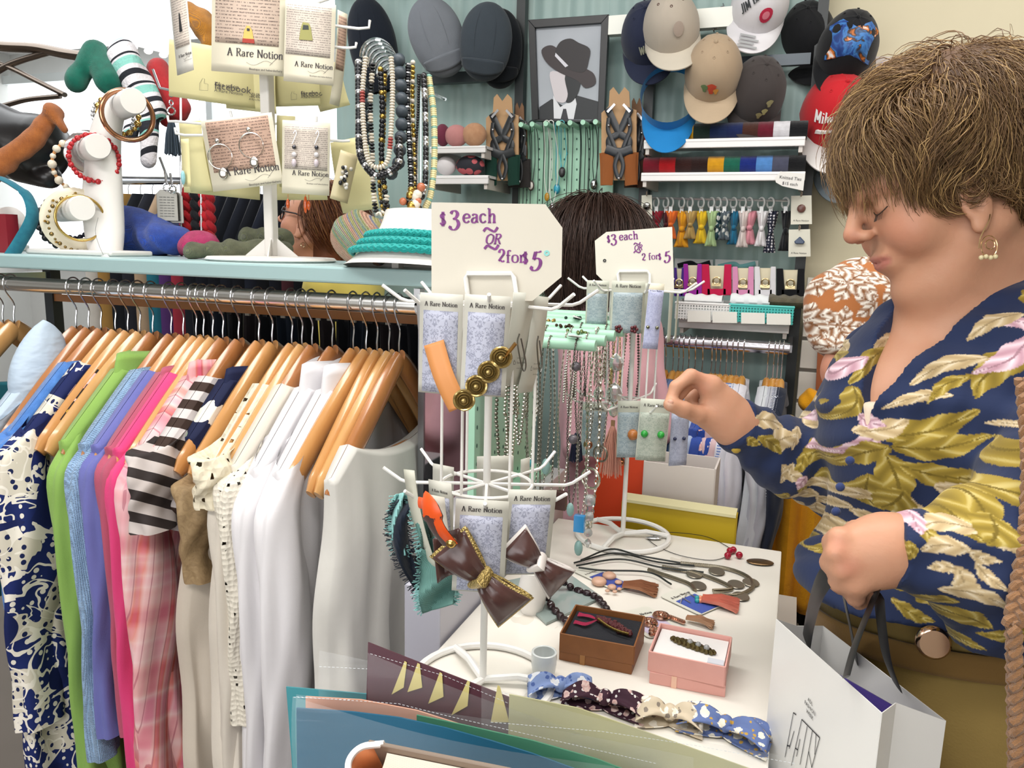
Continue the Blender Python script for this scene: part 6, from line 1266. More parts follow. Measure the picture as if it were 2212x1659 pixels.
ta, Ma = sp(1450, 880, 1492, 1010, 'card with two small dark blue studs right of the green stud card', k=-.05, yaw=14, inset=(.0, .1, 1, 1), imat=damask('#b3b8cc', '#9aa0b8'), text=None, **kw2)
for x in (-.009, .009): hang_ear(ta, Ma, x, -.058, 'stud', [plain('#23284a', .15), .0035])
sp(1258, 870, 1312, 990, 'teal grey card hanging behind the chain necklaces', k=.0, yaw=-20, inset=(.03, .15, .97, 1), imat=DMB, text='top', **kw2)
# ------------------------------------------------ mint necklace stand
e0, e1 = P(1287, 747, 1.22), P(1398, 690, 1.45); xe = (e0.x+e1.x)/2; BX = xe-.215; zt_ = max(e0.z, e1.z)
t = thing('necklace_stand', 'mint green necklace stand with seven dowels over the white table', 'necklace stand', (BX, (e0.y+e1.y)/2, TBL))
m = M(); m.box((BX, (e0.y+e1.y)/2, (.99+zt_+.02)/2), (.012, e1.y-e0.y+.06, zt_-.97)); obj('back_board', m, mint, t, smooth=False, bevel=.001)
m = M(); m.box((BX+.02, (e0.y+e1.y)/2, .997), (.05, e1.y-e0.y+.06, .012)); obj('foot', m, mint, t, smooth=False)
m = M()
for i in range(8):
    for j in range(10): m.sph((BX+.0065, e0.y-.02+.042*i, 1.02+.032*j), (.001, .0018, .004), 6)
obj('peg_holes', m, plain('#2c4a40'), t)['kind'] = 'stuff'
dow = []
for i in range(7):
    c = e0.lerp(e1, i/6); dow.append(c); m = M(); m.tube([(BX, c.y, c.z), (c.x-.001, c.y, c.z), (c.x, c.y, c.z)], [.0095, .0095, .0088], 20); obj('dowel', m, mint, t)
SIL = [metal('#b9b6ac', .25), metal('#8a857a', .3), metal('#cfcabb', .22), metal('#6e6a64', .35), metal('#c9b47a', .28)]
def chain(i, back, bot, mat, label, r=.0016, bead=0, pend=None, sway=.008, lk=.0035, half=False):
    """a necklace looped over dowel i, hanging to height bot (pixels below its end)"""
    c = dow[i]; x = c.x-back; top = V((x, c.y, c.z+.0105)); px = 1106+FOC*(top-CAM).dot(RT)/(top-CAM).dot(FW); zb = max(TBL+.03, zat(px, bot, V((x, c.y, 0)))); R = random.Random(int(back*1e4)+i)
    t = thing('chain_necklace', label, 'necklace', (x, c.y, zb), 'necklaces on the mint dowels')
    ps = catmull([(x-sway*.3, c.y-.0115, c.z-.03), (x, c.y-.0115, c.z), (x, c.y, c.z+.0112), (x, c.y+.0115, c.z), (x+sway*.3, c.y+.0115, c.z-.03), (x+sway, c.y+.010, c.z-.12), (x+sway*.9, c.y+.006, zb+.09), (x, c.y, zb), (x-sway*.9, c.y-.006, zb+.09), (x-sway, c.y-.010, c.z-.12)], 10, True)
    m = M()
    if bead:
        d = 0
        for a, b in zip(ps, ps[1:]+ps[:1]):
            L = (b-a).length
            while d < L: m.sph(a.lerp(b, d/L), bead, 6); d += bead*2.1
            d -= L
        obj('beads', m, mat, t)['kind'] = 'stuff'
    else:
        d = 0; k = 0
        for a, b in zip(ps, ps[1:]+ps[:1]):
            L = (b-a).length; dr = (b-a).normalized(); X, Y_, Z = frame(dr)
            while d < L:
                cc_ = a.lerp(b, d/L); ax = X if k % 2 else Y_; o = dr.cross(ax); q = [cc_+dr*lk*.75*math.cos(g)+o*lk*.42*math.sin(g) for g in (0, 1.05, 2.1, 3.14, 4.19, 5.24)]; m.tube(q, r*.5, 3, True); d += lk*1.15; k += 1
            d -= L
        obj('chain', m, mat, t)['kind'] = 'stuff'
    if pend:
        for j, (kind, s_, dz, pm) in enumerate(pend):
            m = M()
            if kind == 'ball': m.sph((x, c.y-.004, zb-dz), s_, 12)
            elif kind == 'oval': m.sph((x, c.y-.004, zb-dz), (s_*.55, s_*.4, s_), 12)
            elif kind == 'ring': m.ring((x, c.y-.004, zb-dz), s_, s_*.13, (.3, 1, 0), 22, 7)
            elif kind == 'gem': m.lathe([(.0005, s_), (s_*.6, s_*.5), (s_*.75, 0), (s_*.5, -s_*.7), (.0005, -s_)], 7, Matrix.Translation((x, c.y-.004, zb-dz)))
            elif kind == 'tassel':
                for g in range(110): an, rr = R.uniform(0, 6.28), s_*.42*math.sqrt(R.random()); m.tube([(x+rr*.25*math.cos(an), c.y+rr*.25*math.sin(an)-.004, zb-dz), (x+rr*.7*math.cos(an), c.y+rr*.7*math.sin(an)-.004, zb-dz-s_*.5), (x+rr*math.cos(an), c.y+rr*math.sin(an)-.004, zb-dz-s_*1.6*R.uniform(.93, 1.03))], .0008, 3, caps=False)
                m.sph((x, c.y-.004, zb-dz-.002), (.006, .006, .008), 10)
            elif kind == 'block': m.box((x, c.y-.004, zb-dz), (s_, s_*.6, s_*1.6))
            obj('pendant', m, pm, t, smooth=kind != 'gem' and kind != 'block')
CLR = NT('crystal').fin('#e9ecee', .04, 0, .8, Transmission_Weight=.7, IOR=1.5); AQ = plain('#86aaa6', .2)
ch = [(0, .030, 1100, 3, 'dark chain with large grey beads, near end of the nearest dowel', dict(pend=[('ball', .008, -.24, plain('#59545a', .25)), ('ball', .008, -.12, plain('#59545a', .25)), ('oval', .012, .0, AQ)])), (0, .075, 1290, 1, 'long pewter chain with sea green stones', dict(pend=[('oval', .014, -.16, AQ), ('oval', .014, -.09, AQ), ('ball', .006, .0, SIL[3]), ('oval', .012, .02, AQ)])), (0, .105, 1000, 0, 'fine silver double chain with a turquoise flower', dict(pend=[('ball', .007, 0, plain('#3f9aa0', .2))])), (0, .125, 960, 0, 'pearl grey bead rope', dict(bead=.0032)), (0, .14, 1010, 2, 'second pearl grey bead rope', dict(bead=.003)), (0, .155, 1040, 1, 'bronze bead rope with amber drops', dict(bead=.0036, pend=[('ball', .008, 0, plain('#9c7430', .2))])),
 (1, .03, 1130, 0, 'antique silver chain with a bright blue hexagon', dict(pend=[('block', .018, -.0, plain('#2c8fd0', .15)), ('oval', .014, .045, AQ)])), (1, .065, 1080, 2, 'pale silver chain with a brown tablet', dict(pend=[('block', .020, 0, plain('#4a2c26', .4))])), (1, .12, 1120, 1, 'plain grey silver chain, furthest back on its dowel', {}), (2, .03, 1150, 2, 'silver chain of large glass beads reaching low', dict(lk=.006, r=.0024, pend=[('ring', .018, -.10, SIL[2]), ('ball', .011, -.06, CLR), ('ball', .009, -.03, CLR), ('ball', .008, 0, CLR), ('gem', .009, .02, CLR)])), (2, .075, 900, 0, 'short silver snake chain', dict(bead=.0022)), (2, .12, 1060, 1, 'grey chain behind the glass bead one', {}),
 (3, .03, 980, 1, 'silver chain with a round silver locket', dict(pend=[('ring', .014, 0, SIL[1])])), (3, .075, 940, 3, 'dark chain with a navy tassel', dict(pend=[('tassel', .03, 0, fabric('#20243a'))])), (4, .025, 900, 4, 'gold chain with stacked clear crystals and a peach tassel', dict(pend=[('gem', .016, -.17, CLR), ('gem', .018, -.10, CLR), ('gem', .020, -.045, CLR), ('gem', .013, -.012, CLR), ('block', .007, .012, metal('#c9a07a', .3)), ('tassel', .055, .022, fabric('#d89a86', 500, .6, .1))])), (4, .07, 960, 0, 'fine silver chain with a rose gold disc', dict(pend=[('ball', .009, 0, metal('#c08a6a', .25))])),
 (5, .02, 1000, 0, 'silver bead chain with copper charms', dict(bead=.003, pend=[('ball', .006, 0, metal('#b0724c', .25))])), (5, .07, 850, 2, 'short pale silver chain with a gem', dict(pend=[('gem', .014, 0, CLR)])), (6, .02, 940, 3, 'dark grey chain on the furthest dowel', dict(bead=.0026)), (6, .07, 860, 0, 'short silver chain on the furthest dowel', {})]
for i, bk, bot, mi, lb, kw in ch: chain(i, bk, bot, SIL[mi], '%s, on the mint dowels' % lb if 'dowel' not in lb else lb, **kw)
for i, (dx_, c, n) in enumerate(((.05, '#7d8a5a', 'olive'), (.09, '#4a3a30', 'brown'), (.14, '#b99a62', 'gold'), (.11, '#3a4a44', 'dark green'))):
    c0 = dow[1+i]+V((-dx_, 0, .010)); m = M(); [m.sph(c0+V((rnd(-.016, .016), rnd(-.005, .005), rnd(0, .003))), .003, 6) for _ in range(9)]; one('clasp_cluster', m, metal(c, .4), '%s clasp and charm resting on top of a mint dowel' % n, 'clasp', 'clasps on the mint dowels')
for i, (dx_, k) in enumerate(((.05, 5), (.10, 4), (.035, 0))):
    c0 = dow[k]+V((-dx_, -.004, .0125)); m = M(); m.prism([(.014*math.cos(a)*(1.3 if abs(a-PI) < 1 else 1), .008*math.sin(a)) for a in np.linspace(0, 6.28, 14)[:-1]], .0008, TR(c0, .3, .1, .5+i)); one('paper_price_tag', m, plain('#e6dfdf'), 'small white paper tag lying on the %s mint dowel' % ['second furthest', 'third furthest', 'nearest'][i], 'price tag', smooth=False)
# ------------------------------------------------ boxes on the table
def giftbox(fl, fr_, br, zl, zb, col, lab, lin_, fillh, twist):
    a, b, c = TB(*fl), TB(*fr_), TB(*br); X = (b-a); L = X.length; X.normalize(); Y = (c-b); Y -= X*Y.dot(X); Wd = Y.length; Y.normalize(); Z = V((0, 0, 1)); cen = a+X*L/2+Y*Wd/2
    t = thing('shallow_box', lab+', lid underneath with a ribbon band', 'box lid', tuple(cen)); mt = NT('card_box'); mt = mt.fin(mt.mix(mt.noise(mt.co(), 60, 4), col[0], col[1]), .55)
    B0 = basis(cen, X, Y, Z)
    m = M(); m.box((0, 0, zl/2), (L, Wd, zl)); m.v = [tuple(B0 @ V(p)) for p in m.v]; obj('lid', m, mt, t, smooth=False, bevel=.0008)
    m = M(); m.box((-L*.17, -Wd/2-.0006, zl/2), (L*.07, .0012, zl)); m.v = [tuple(B0 @ V(p)) for p in m.v]; obj('ribbon_band', m, plain(col[2], .3), t, smooth=False)
    t = thing('gift_box', lab, 'box', tuple(cen+Z*zl)); B1 = basis(cen+Z*zl, X, Y, Z) @ rotm(0, 0, twist); w_ = .0022
    for nm, c_, s_ in (('wall', (0, -Wd/2, zb/2), (L, w_, zb)), ('wall', (0, Wd/2, zb/2), (L, w_, zb)), ('wall', (-L/2, 0, zb/2), (w_, Wd, zb)), ('wall', (L/2, 0, zb/2), (w_, Wd, zb)), ('bottom', (0, 0, .001), (L, Wd, .002)), ('lining', (0, 0, fillh/2), (L-.005, Wd-.005, fillh))):
        m = M(); m.box(c_, s_); m.v = [tuple(B1 @ V(p)) for p in m.v]; obj(nm, m, lin_ if nm == 'lining' else mt, t, smooth=False, bevel=.0005)
    return B1, L, Wd, fillh
B1_, L_, W_, fh = giftbox((1207, 1425), (1364, 1458), (1386, 1388), .014, .026, ('#8f5a2e', '#7a4a24', '#a06c34'), 'rusty brown open gift box with black lining', fabric('#1e1f26'), .018, .03)
t = thing('beaded_bracelet', 'maroon and gold beaded bracelet with dark red tassels lying in the brown box', 'bracelet', tuple((B1_ @ V((0, 0, fh)))))
m = M()
for i in range(60): u = i/59; m.sph(B1_ @ V((-L_*.12+L_*.5*u, W_*(.22-.3*u)+rnd(-.007, .007)*math.sin(PI*u), fh+.004+rnd(0, .003))), .0042, 7)
obj('beads', m, NT('maroon_beads').fin('#5a2a2e', .25, .2), t)
m = M()
for i in range(30): u = i/29; m.sph(B1_ @ V((-L_*.10+L_*.46*u, W_*(.14-.3*u)-.006*math.sin(PI*u), fh+.008)), .002, 6)
obj('gold_edge', m, gold, t)
for s_ in (.30, .02):
    m = M()
    for k in range(14): m.tube(catmull([B1_ @ V(p) for p in ((-L_*.12, W_*.2, fh+.004), (-L_*.25, W_*(s_-.05)+rnd(-.004, .004), fh+.005), (-L_*.42, W_*s_+rnd(-.006, .006), fh+.003))], 4), .0008, 4)
    obj('tassel', m, fabric('#a02c4c'), t)
B1_, L_, W_, fh = giftbox((1402, 1476), (1566, 1507), (1590, 1440), .016, .027, ('#e3aaa0', '#dba096', '#ecc0a8'), 'pale pink open gift box with white lining', plain('#e9e6e4', .7), .021, -.06)
t = thing('beaded_bracelet', 'bronze link bracelet with clear stones lying in the pink box', 'bracelet', tuple((B1_ @ V((0, 0, fh)))))
m = M()
for i in range(34): u = i/33; m.sph(B1_ @ V((-L_*.28+L_*.6*u, W_*(.12-.2*u)+.003*math.sin(i*1.8), fh+.003)), .003+.002*math.sin(PI*u), 7)
obj('links', m, metal('#6e6240', .3), t)
m = M(); [m.sph(B1_ @ V((-L_*.02+.011*i, W_*(.03-.04*i), fh+.007)), .0042, 8) for i in range(3)]; obj('clear_stones', m, CLR, t)
m = M(); m.box((L_*.36, -W_*.28, fh+.0006), (.020, .012, .001)); m.v = [tuple(B1_ @ V(p)) for p in m.v]; one('tiny_price_label', m, plain('#cfd2da'), 'tiny grey price label on the pink box lining', 'label', smooth=False)
# small white pot, bead vase
t = thing('small_pot', 'tiny white ceramic pot on the table in front of the brown box', 'pot', tuple(TB(1174, 1460)))
m = M(); m.lathe([(.001, .0), (.0105, 0), (.0145, .006), (.0165, .018), (.0165, .034), (.0150, .035), (.0135, .034), (.0128, .014), (.001, .008)], 32, Matrix.Translation(TB(1174, 1460))); obj('pot_body', m, plain('#dfe3e2', .25), t)
c = TB(1148, 1320); m = M(); m.lathe([(.001, 0), (.016, 0), (.021, .015), (.022, .035), (.018, .055), (.016, .065), (.001, .065)], 28, Matrix.Translation(c)); one('white_bust', m, wht, 'small white vase-like stand behind the hanging pendants', 'stand')
m = M(); q = [TB(1085, 1262), TB(1180, 1352), TB(1300, 1295), TB(1215, 1235)]; m.add([tuple(p+V((0, 0, .003))) for p in q], [(0, 1, 2, 3)]); one('glass_tile', m, plain('#8f9c98', .1), 'grey glass tile under the white stand', 'tile', solid=.004, smooth=False)
def table_beads(pts, r, mat, label, name='bead_necklace', gap=1.9, var=.2, grp=None, sz=1.0):
    ps = catmull([TB(a, b, r+(c_[0] if c_ else 0)) for a, b, *c_ in pts], 12); t = thing(name, label, 'necklace', tuple(min(ps, key=lambda p: p.z)), grp); m = M(); d = 0; i = 0
    for a, b in zip(ps, ps[1:]):
        L = (b-a).length
        while d < L: x, y, z = frame((b-a)); m.sph(a.lerp(b, d/L), (r*.8, r*.8, r*(1+var*math.sin(i*2.3))), 8, basis((0, 0, 0), x, y, z)); d += r*gap; i += 1
        d -= L
    obj('beads', m, mat, t)['kind'] = 'stuff'; m = M(); m.tube(ps, .0008, 4); obj('thread', m, plain('#1d1d1f'), t); return t
table_beads([(1178, 1250, .03), (1182, 1290, .01), (1200, 1320), (1232, 1350)], .0080, plain('#2c1d20', .12), 'dark brown polished oval bead necklace on the glass tile, front half')
table_beads([(1200, 1245, .02), (1240, 1272), (1290, 1292), (1322, 1335), (1345, 1380)], .0080, plain('#2a1b20', .12), 'dark brown polished oval bead necklace running behind the brown box')
# cord and metal collar necklaces
t = thing('layered_necklace', 'layered necklace of black cords, silver tubes and metal discs across the table', 'necklace', tuple(TB(1450, 1245)))
for j, pts in enumerate((((1240, 1216), (1330, 1195), (1420, 1214), (1500, 1222)), ((1245, 1222), (1340, 1208), (1430, 1226), (1520, 1236)), ((1250, 1226), (1300, 1232), (1400, 1236), (1450, 1262)), ((1255, 1210), (1320, 1186), (1380, 1200), (1470, 1216)))):
    m = M(); m.tube(catmull([TB(a, b, .004+.002*j) for a, b in pts], 8), .0016, 6); obj('black_cord', m, plain('#1b211f', .5), t)
for j, pts in enumerate((((1470, 1216), (1560, 1226), (1612, 1244), (1626, 1268), (1590, 1286), (1540, 1280)), ((1430, 1224), (1510, 1240), (1560, 1258), (1580, 1272), (1540, 1276)), ((1400, 1230), (1460, 1250), (1490, 1262), (1502, 1276)))):
    ps = catmull([TB(a, b, .004) for a, b in pts], 20); m = M()
    for a, b in zip(ps[::1], ps[1:]): m.tube([a.lerp(b, .05), a.lerp(b, .93)], .0034, 8)
    obj('metal_tubes', m, metal('#9a917e', .35), t)['kind'] = 'stuff'
for a, b in ((1500, 1240), (1548, 1234), (1508, 1265), (1590, 1262), (1622, 1258), (1600, 1288)): m = M(); m.lathe([(.001, .0012), (.013, .001), (.014, 0), (.001, -.001)], 22, TR(TB(a, b, .004), .1, .05, 0)); obj('metal_disc', m, metal('#b0a898', .3), t)
t = thing('pendant_necklace', 'fine wire necklace with red glass beads and an oval bronze disc', 'necklace', tuple(TB(1500, 1185)))
m = M(); m.tube(catmull([TB(a, b, .002) for a, b in ((1406, 1160), (1440, 1150), (1520, 1158), (1570, 1180), (1580, 1195), (1540, 1210), (1470, 1200), (1420, 1180), (1400, 1165))], 8), .0007, 5); obj('wire', m, metal('#4a4a4a', .4), t)
for a, b in ((1572, 1200), (1584, 1188), (1597, 1199), (1577, 1190)): m = M(); m.sph(TB(a, b, .007), .0065, 12); obj('red_bead', m, plain('#9c1430', .08), t)
m = M(); m.sph(TB(1642, 1214, .003), (.024, .014, .003), 22, rotm(0, 0, .2)); obj('bronze_disc', m, metal('#7d6448', .35), t)
m = M(); m.sph(TB(1412, 1162, .004), (.016, .006, .003), 12, rotm(0, 0, .3)); obj('clasp', m, silver, t)
# earring cards lying on the table
def flatcard(pts, label, blue, txt, ang):
    A = [TB(a, b, .002) for a, b in pts]; c = sum(A, V((0, 0, 0)))/4; t = thing('earring_card', label, 'earring card', tuple(c), 'earring cards lying on the table'); X = (A[1]-A[0]); w_ = X.length; X.normalize(); Y = (A[3]-A[0]); Y -= X*Y.dot(X); h = Y.length; Y.normalize()
    Mx = basis(A[0], X, Y, (0, 0, 1)) if X.cross(Y).z > 0 else basis(A[0], X, Y, (0, 0, 1)); r = .006
    out = [(r, 0), (w_-r, 0), (w_-.002, .002), (w_, r), (w_, h-r), (w_-.002, h-.002), (w_-r, h), (r, h), (.002, h-.002), (0, h-r), (0, r), (.002, .002)]
    m = M(); m.prism(out, .001, Mx); obj('card', m, paint('#dad8cc', .6), t, smooth=False)
    m = M(); m.prism([(w_*.36, h*.1), (w_*.98, h*.1), (w_*.98, h*.9), (w_*.36, h*.9)], .0004, Mx @ Matrix.Translation((0, 0, .0011))); obj('printed_panel', m, plain(blue, .5), t, smooth=False)
    m = M(); write(m, 'A Rare Notion', Mx @ Matrix.Translation((w_*.27, h*.12, .0016)) @ rotm(0, 0, PI/2), h*.76/8, .07, .18, k=3); obj('card_lettering', m, INK, t, smooth=False); return t, Mx, w_, h
def tassel(t, p, dr, L, w_, mat, n=300, r=.0005):
    x, y, z = frame(dr); m = M(); x = V(dr).normalized().cross(V((0, 0, 1))).normalized()
    for i in range(n): s_ = rnd(-1, 1); m.tube([p+x*s_*w_*.25+V((0, 0, .006+rnd(0, .004))), p+V(dr)*L*.5+x*s_*w_*.38+V((0, 0, .008+rnd(0, .006))), p+V(dr)*L*rnd(.93, 1.04)+x*s_*w_*.5+V((0, 0, .002+rnd(0, .008)))], r, 3, caps=False)
    obj('tassel', m, mat, t)['kind'] = 'stuff'
t, Mx, w_, h = flatcard([(1237, 1234), (1330, 1278), (1352, 1246), (1262, 1216)], 'card with beige rosette earrings and a brown tassel, lying behind the brown box', '#3f4f9c', 0, 0)
bm = plain('#c9a088', .35)
for a, b, r in ((1294, 1256, .013), (1316, 1244, .012), (1322, 1268, .0075), (1336, 1258, .0065), (1312, 1276, .004), (1328, 1278, .004), (1338, 1272, .004)): m = M(); m.sph(TB(a, b, .006), (r, r, r*.55), 14); obj('rosette_bead', m, bm, t)
d_ = (TB(1395, 1275)-TB(1345, 1268)).normalized(); tassel(t, TB(1345, 1272), d_, .055, .042, fabric('#b07c5c', 500, .7, .1))
t, Mx, w_, h = flatcard([(1424, 1288), (1512, 1330), (1536, 1292), (1452, 1258)], 'card with silver hooks and a coral tassel, lying nearest the bronze disc', '#4257a8', 0, 0)
for a, b in ((1488, 1284), (1478, 1296)): m = M(); m.tube(catmull([TB(a-8, b+6, .005), TB(a-4, b-4, .006), TB(a+4, b, .005), TB(a+14, b+6, .005)], 4), .0008, 5); obj('ear_hook', m, silver, t)
for i in range(5): m = M(); m.sph(TB(1506+7*(i % 3), 1292+6*(i//3), .006), .0042, 8); obj('bead', m, plain(['#2f9a9c', '#e08a6a', '#d9a03a'][i % 3], .2), t)
tassel(t, TB(1516, 1302), (TB(1575, 1312)-TB(1516, 1302)).normalized(), .055, .046, fabric('#e08a76', 500, .7, .1), 420)
t, Mx, w_, h = flatcard([(1330, 1326), (1402, 1380), (1440, 1345), (1382, 1298)], 'card with rose gold bead earrings between the two boxes', '#cdbfd6', 0, 0)
rg = metal('#d0a590', .2)
for (a, b, R_) in ((1402, 1344, .014), (1428, 1330, .014)):
    m = M(); m.ring(TB(a, b, .006), R_*.75, .0028, (0, 0, 1), 16, 6); [m.sph(TB(a, b, .007)+V((R_*.5*math.cos(k), R_*.5*math.sin(k), .001)), .003, 7) for k in range(6)]; m.sph(TB(a, b, .009), .004, 8); obj('bead_rosette', m, rg, t)
m = M(); [m.sph(TB(1412+rnd(-12, 14), 1362+rnd(-10, 10), .005), .004, 7) for _ in range(14)]; [m.sph(TB(1448+4*k, 1333+1.5*k, .005), .0038, 7) for k in range(8)]; obj('bead_cluster', m, rg, t)['kind'] = 'stuff'
tassel(t, TB(1482, 1344), (TB(1540, 1358)-TB(1482, 1344)).normalized(), .04, .018, fabric('#c9a080', 500, .6, .1), 200)
# fabric hair bows on the table
def pat(bg, a, b, s): return magnolia(bg, a, b, s)
def tbow(cx, cy, L, w_, ang, mat, label, knotm=None):
    c = TB(cx, cy); t = thing('fabric_bow', label, 'hair bow', tuple(c), 'fabric hair bows on the table'); R = Matrix.Translation(c+V((0, 0, .010))) @ rotm(0, 0, ang)
    for s in (-1, 1):
        m = M(); m.grid(lambda u, v: (s*u*L, (v-.5)*w_*(.35+.75*u**.7), .003+.016*math.sin(PI*u)*math.cos((v-.5)*2.6)+.003*math.sin(v*13+u*3)), 14, 14, R); obj('bow_wing', m, mat, t, solid=.0014)
        m = M(); m.grid(lambda u, v: (s*u*L*1.02, (v-.5)*w_*(.35+.75*u**.7), -.006-.002*math.sin(v*9)), 8, 8, R); obj('bow_tail', m, mat, t, solid=.0012)
    m = M(); m.sph(R @ V((0, 0, .006)), (.009, .011, .010), 12, rotm(0, 0, ang)); obj('bow_knot', m, knotm or mat, t)
tbow(1210, 1503, .040, .040, .35, pat('#8397c4', '#c9d2e6', '#4f64a0', 70), 'light blue and white patterned fabric bow touching the front spinner base')
tbow(1305, 1532, .050, .040, .02, pat('#3c2330', '#a04048', '#d8d4d2', 80), 'dark maroon paisley fabric bow beside the light blue one')
tbow(1445, 1565, .038, .044, .1, pat('#cfc0a8', '#efe6d6', '#8a7f74', 60), 'cream and grey picture-print fabric bow in the middle of the front row')
tbow(1565, 1590, .050, .048, -.15, pat('#6577a8', '#e6e0cc', '#c09a48', 75), 'blue floral fabric bow with ochre tips nearest the paper bag')
# ---------------------------------------------------------------- second rail under the baskets, slatwall goods
LH0 = LH
def small_rail():
    global RY, RZ
    global LH, DROP
    keep = (RY, RZ, LH, DROP); LH, DROP = .20, .13; RY = WALL-.30; RZ = PY(1585, 746, RY).z; xa, xb = PY(1395, 740, RY).x, PY(1706, 752, RY).x
    t = thing('clothes_rail', 'flat chrome rail under the low shelf hung with small wooden hangers', 'clothes rail', ((xa+xb)/2, RY, RZ)); m = M(); m.tube([(xa, RY, RZ), (xb, RY, RZ)], .013, 12, flat=1.3); obj('rail', m, metal('#c2bcc4', .15), t)
    for x in (xa, xb): m = M(); m.box((x, (RY+WALL)/2, RZ), (.012, WALL-RY, .02)); obj('rail_arm', m, metal('#b5b5bb', .3), t, smooth=False)
    W2 = [wood('#d8a04e', '#c08a3e'), wood('#cf9448', '#b07a34')]
    hp = [1402, 1414, 1426, 1440, 1456, 1468, 1478, 1490, 1504, 1520, 1540, 1549, 1559, 1572, 1584, 1595, 1608, 1662, 1675, 1684, 1693]
    gs = {1402: ('#a9c4de', 'pale blue'), 1426: ('#c3d8e6', 'ice blue'), 1440: ('#3f5a86', 'denim blue'), 1456: ('b', 'navy pinstriped'), 1478: ('#44638f', 'mid denim'), 1490: ('#7fa0bc', 'faded denim'), 1520: ('#b3c2de', 'pale lilac blue'), 1540: ('#3b56a8', 'royal blue patterned'), 1559: ('m', 'red and blue patterned'), 1572: ('#dcc0c4', 'pale pink'), 1584: ('c', 'blue checked'), 1595: ('#dfe1ec', 'white with a blue cast'), 1608: ('#e4e3ec', 'long white'), 1662: ('#d3d8de', 'pale grey'), 1675: ('#b9bcc6', 'grey striped'), 1684: ('k', 'navy gingham'), 1693: ('#232a3c', 'dark navy')}
    for i, px in enumerate(hp):
        x = PY(px, 746, RY).x; h = hanger(x, W2[i % 2], 0); h['group'] = 'wooden hangers on the wall rail'; h['label'] = 'small wooden hanger on the wall rail, %s along from its left end' % ['first', 'second', 'third', 'fourth', 'fifth', 'sixth', 'seventh', 'eighth', 'ninth', 'tenth', 'eleventh', 'twelfth', 'thirteenth', 'fourteenth', 'fifteenth', 'sixteenth', 'seventeenth', 'eighteenth', 'nineteenth', 'twentieth', 'last'][i]
        if px in gs:
            c, n = gs[px]; mt = {'b': lambda: bands('#2f4672', '#7f93b8', 70, 'Z', .5, (.9, 0, 0)), 'm': lambda: magnolia('#2c4a9c', '#c9505a', '#e0cfc8', 40), 'c': lambda: bands('#6d86c0', '#d8dcea', 46, 'Z'), 'k': lambda: bands('#1f2a4c', '#dfe2ea', 60, 'Z', .5, (.7, 0, 0))}.get(c, lambda: fabric(c, 500))()
            g = garment(x, '%s shirt on the wall rail' % n, mt, .95 if px > 1590 else .62, True if px > 1500 else None, (.03 if px > 1590 else None), .19, .22, .018, seed=40+i, neck=.05, shz=.004, slen=.45, sw=.042, fold=.008); g['group'] = 'shirts on the wall rail'
    RY, RZ, LH, DROP = keep
small_rail()
# brown boards and mustard knits at the right
t = thing('brown_board', 'rust brown slatted board behind the puffed sleeve', 'board', tuple(PY(1790, 840, WALL-.06))); m = M(); ppoly(m, [(1772, 640), (1850, 645), (1845, 850), (1762, 842)], WALL-.075, .015); obj('panel', m, paint('#a25a34', .6), t, smooth=False)
for y in (735, 790): m = M(); ppoly(m, [(1786, y), (1812, y+2), (1810, y+16), (1784, y+14)], WALL-.082, .004); obj('white_label', m, plain('#dcd8d4'), t, smooth=False)
blob('knitted_scarf', [rc(PY(1750, 868, WALL-.2), PY(1815, 885, WALL-.2), .035, .032), rc(PY(1765, 895, WALL-.18), PY(1800, 905, WALL-.18), .03, .03)], fabric('#e3a01c', 300, .9, .6, '#d69216', 40), 'mustard yellow knitted bundle on the slatted wall', 'knitwear')
t = thing('knitted_scarf', 'mustard ribbed knit scarf hanging below the reaching arm', 'scarf', tuple(PY(1740, 1270, WALL-.45))); a = PY(1742, 1010, WALL-.45); m = M()
m.grid(lambda u, v: (a.x+(u-.5)*.15*(1-.1*v), a.y+.012*math.sin(u*16)+.01*math.sin(v*5), a.z-.38*v), 20, 12); obj('cloth', m, fabric('#e3a01c', 300, .9, .6, '#d69216', 40), t, solid=.012)
for i, (px, c, n) in enumerate(((1702, '#15171c', 'black'), (1722, '#1b1d24', 'charcoal'), (1762, '#191a20', 'inky black'), (1785, '#a01c28', 'dark red'))):
    x = PY(px, 1150, WALL-.32).x; t = thing('hanging_coat', '%s coat hanging low behind the reaching arm' % n, 'coat', (x, WALL-.30, .5), 'dark coats low on the right wall'); zt = PY(px, 985+i*14 if i < 3 else 1200, WALL-.3).z
    m = M(); m.grid(lambda u, v: (x+math.cos(2*PI*u)*.030, WALL-.25+math.sin(2*PI*u)*(.06+.08*min(1, v*5)), zt-(zt-.45)*v), 20, 10, cu=True); obj('body', m, fabric(c), t)
# picture on the cream wall
t = thing('wall_picture', 'pale lilac picture in a thin light frame behind the tousled hair', 'picture', tuple(PY(1950, 210, WALL+.03)))
m = M(); ppoly(m, [(1892, 122), (2080, 122), (2080, 300), (1892, 300)], WALL+.035, .012); obj('frame', m, plain('#d9cfc8', .4), t, smooth=False); m = M(); ppoly(m, [(1904, 134), (2068, 134), (2068, 290), (1904, 290)], WALL+.032, .004); obj('print', m, plain('#b3a6c0', .4), t, smooth=False)
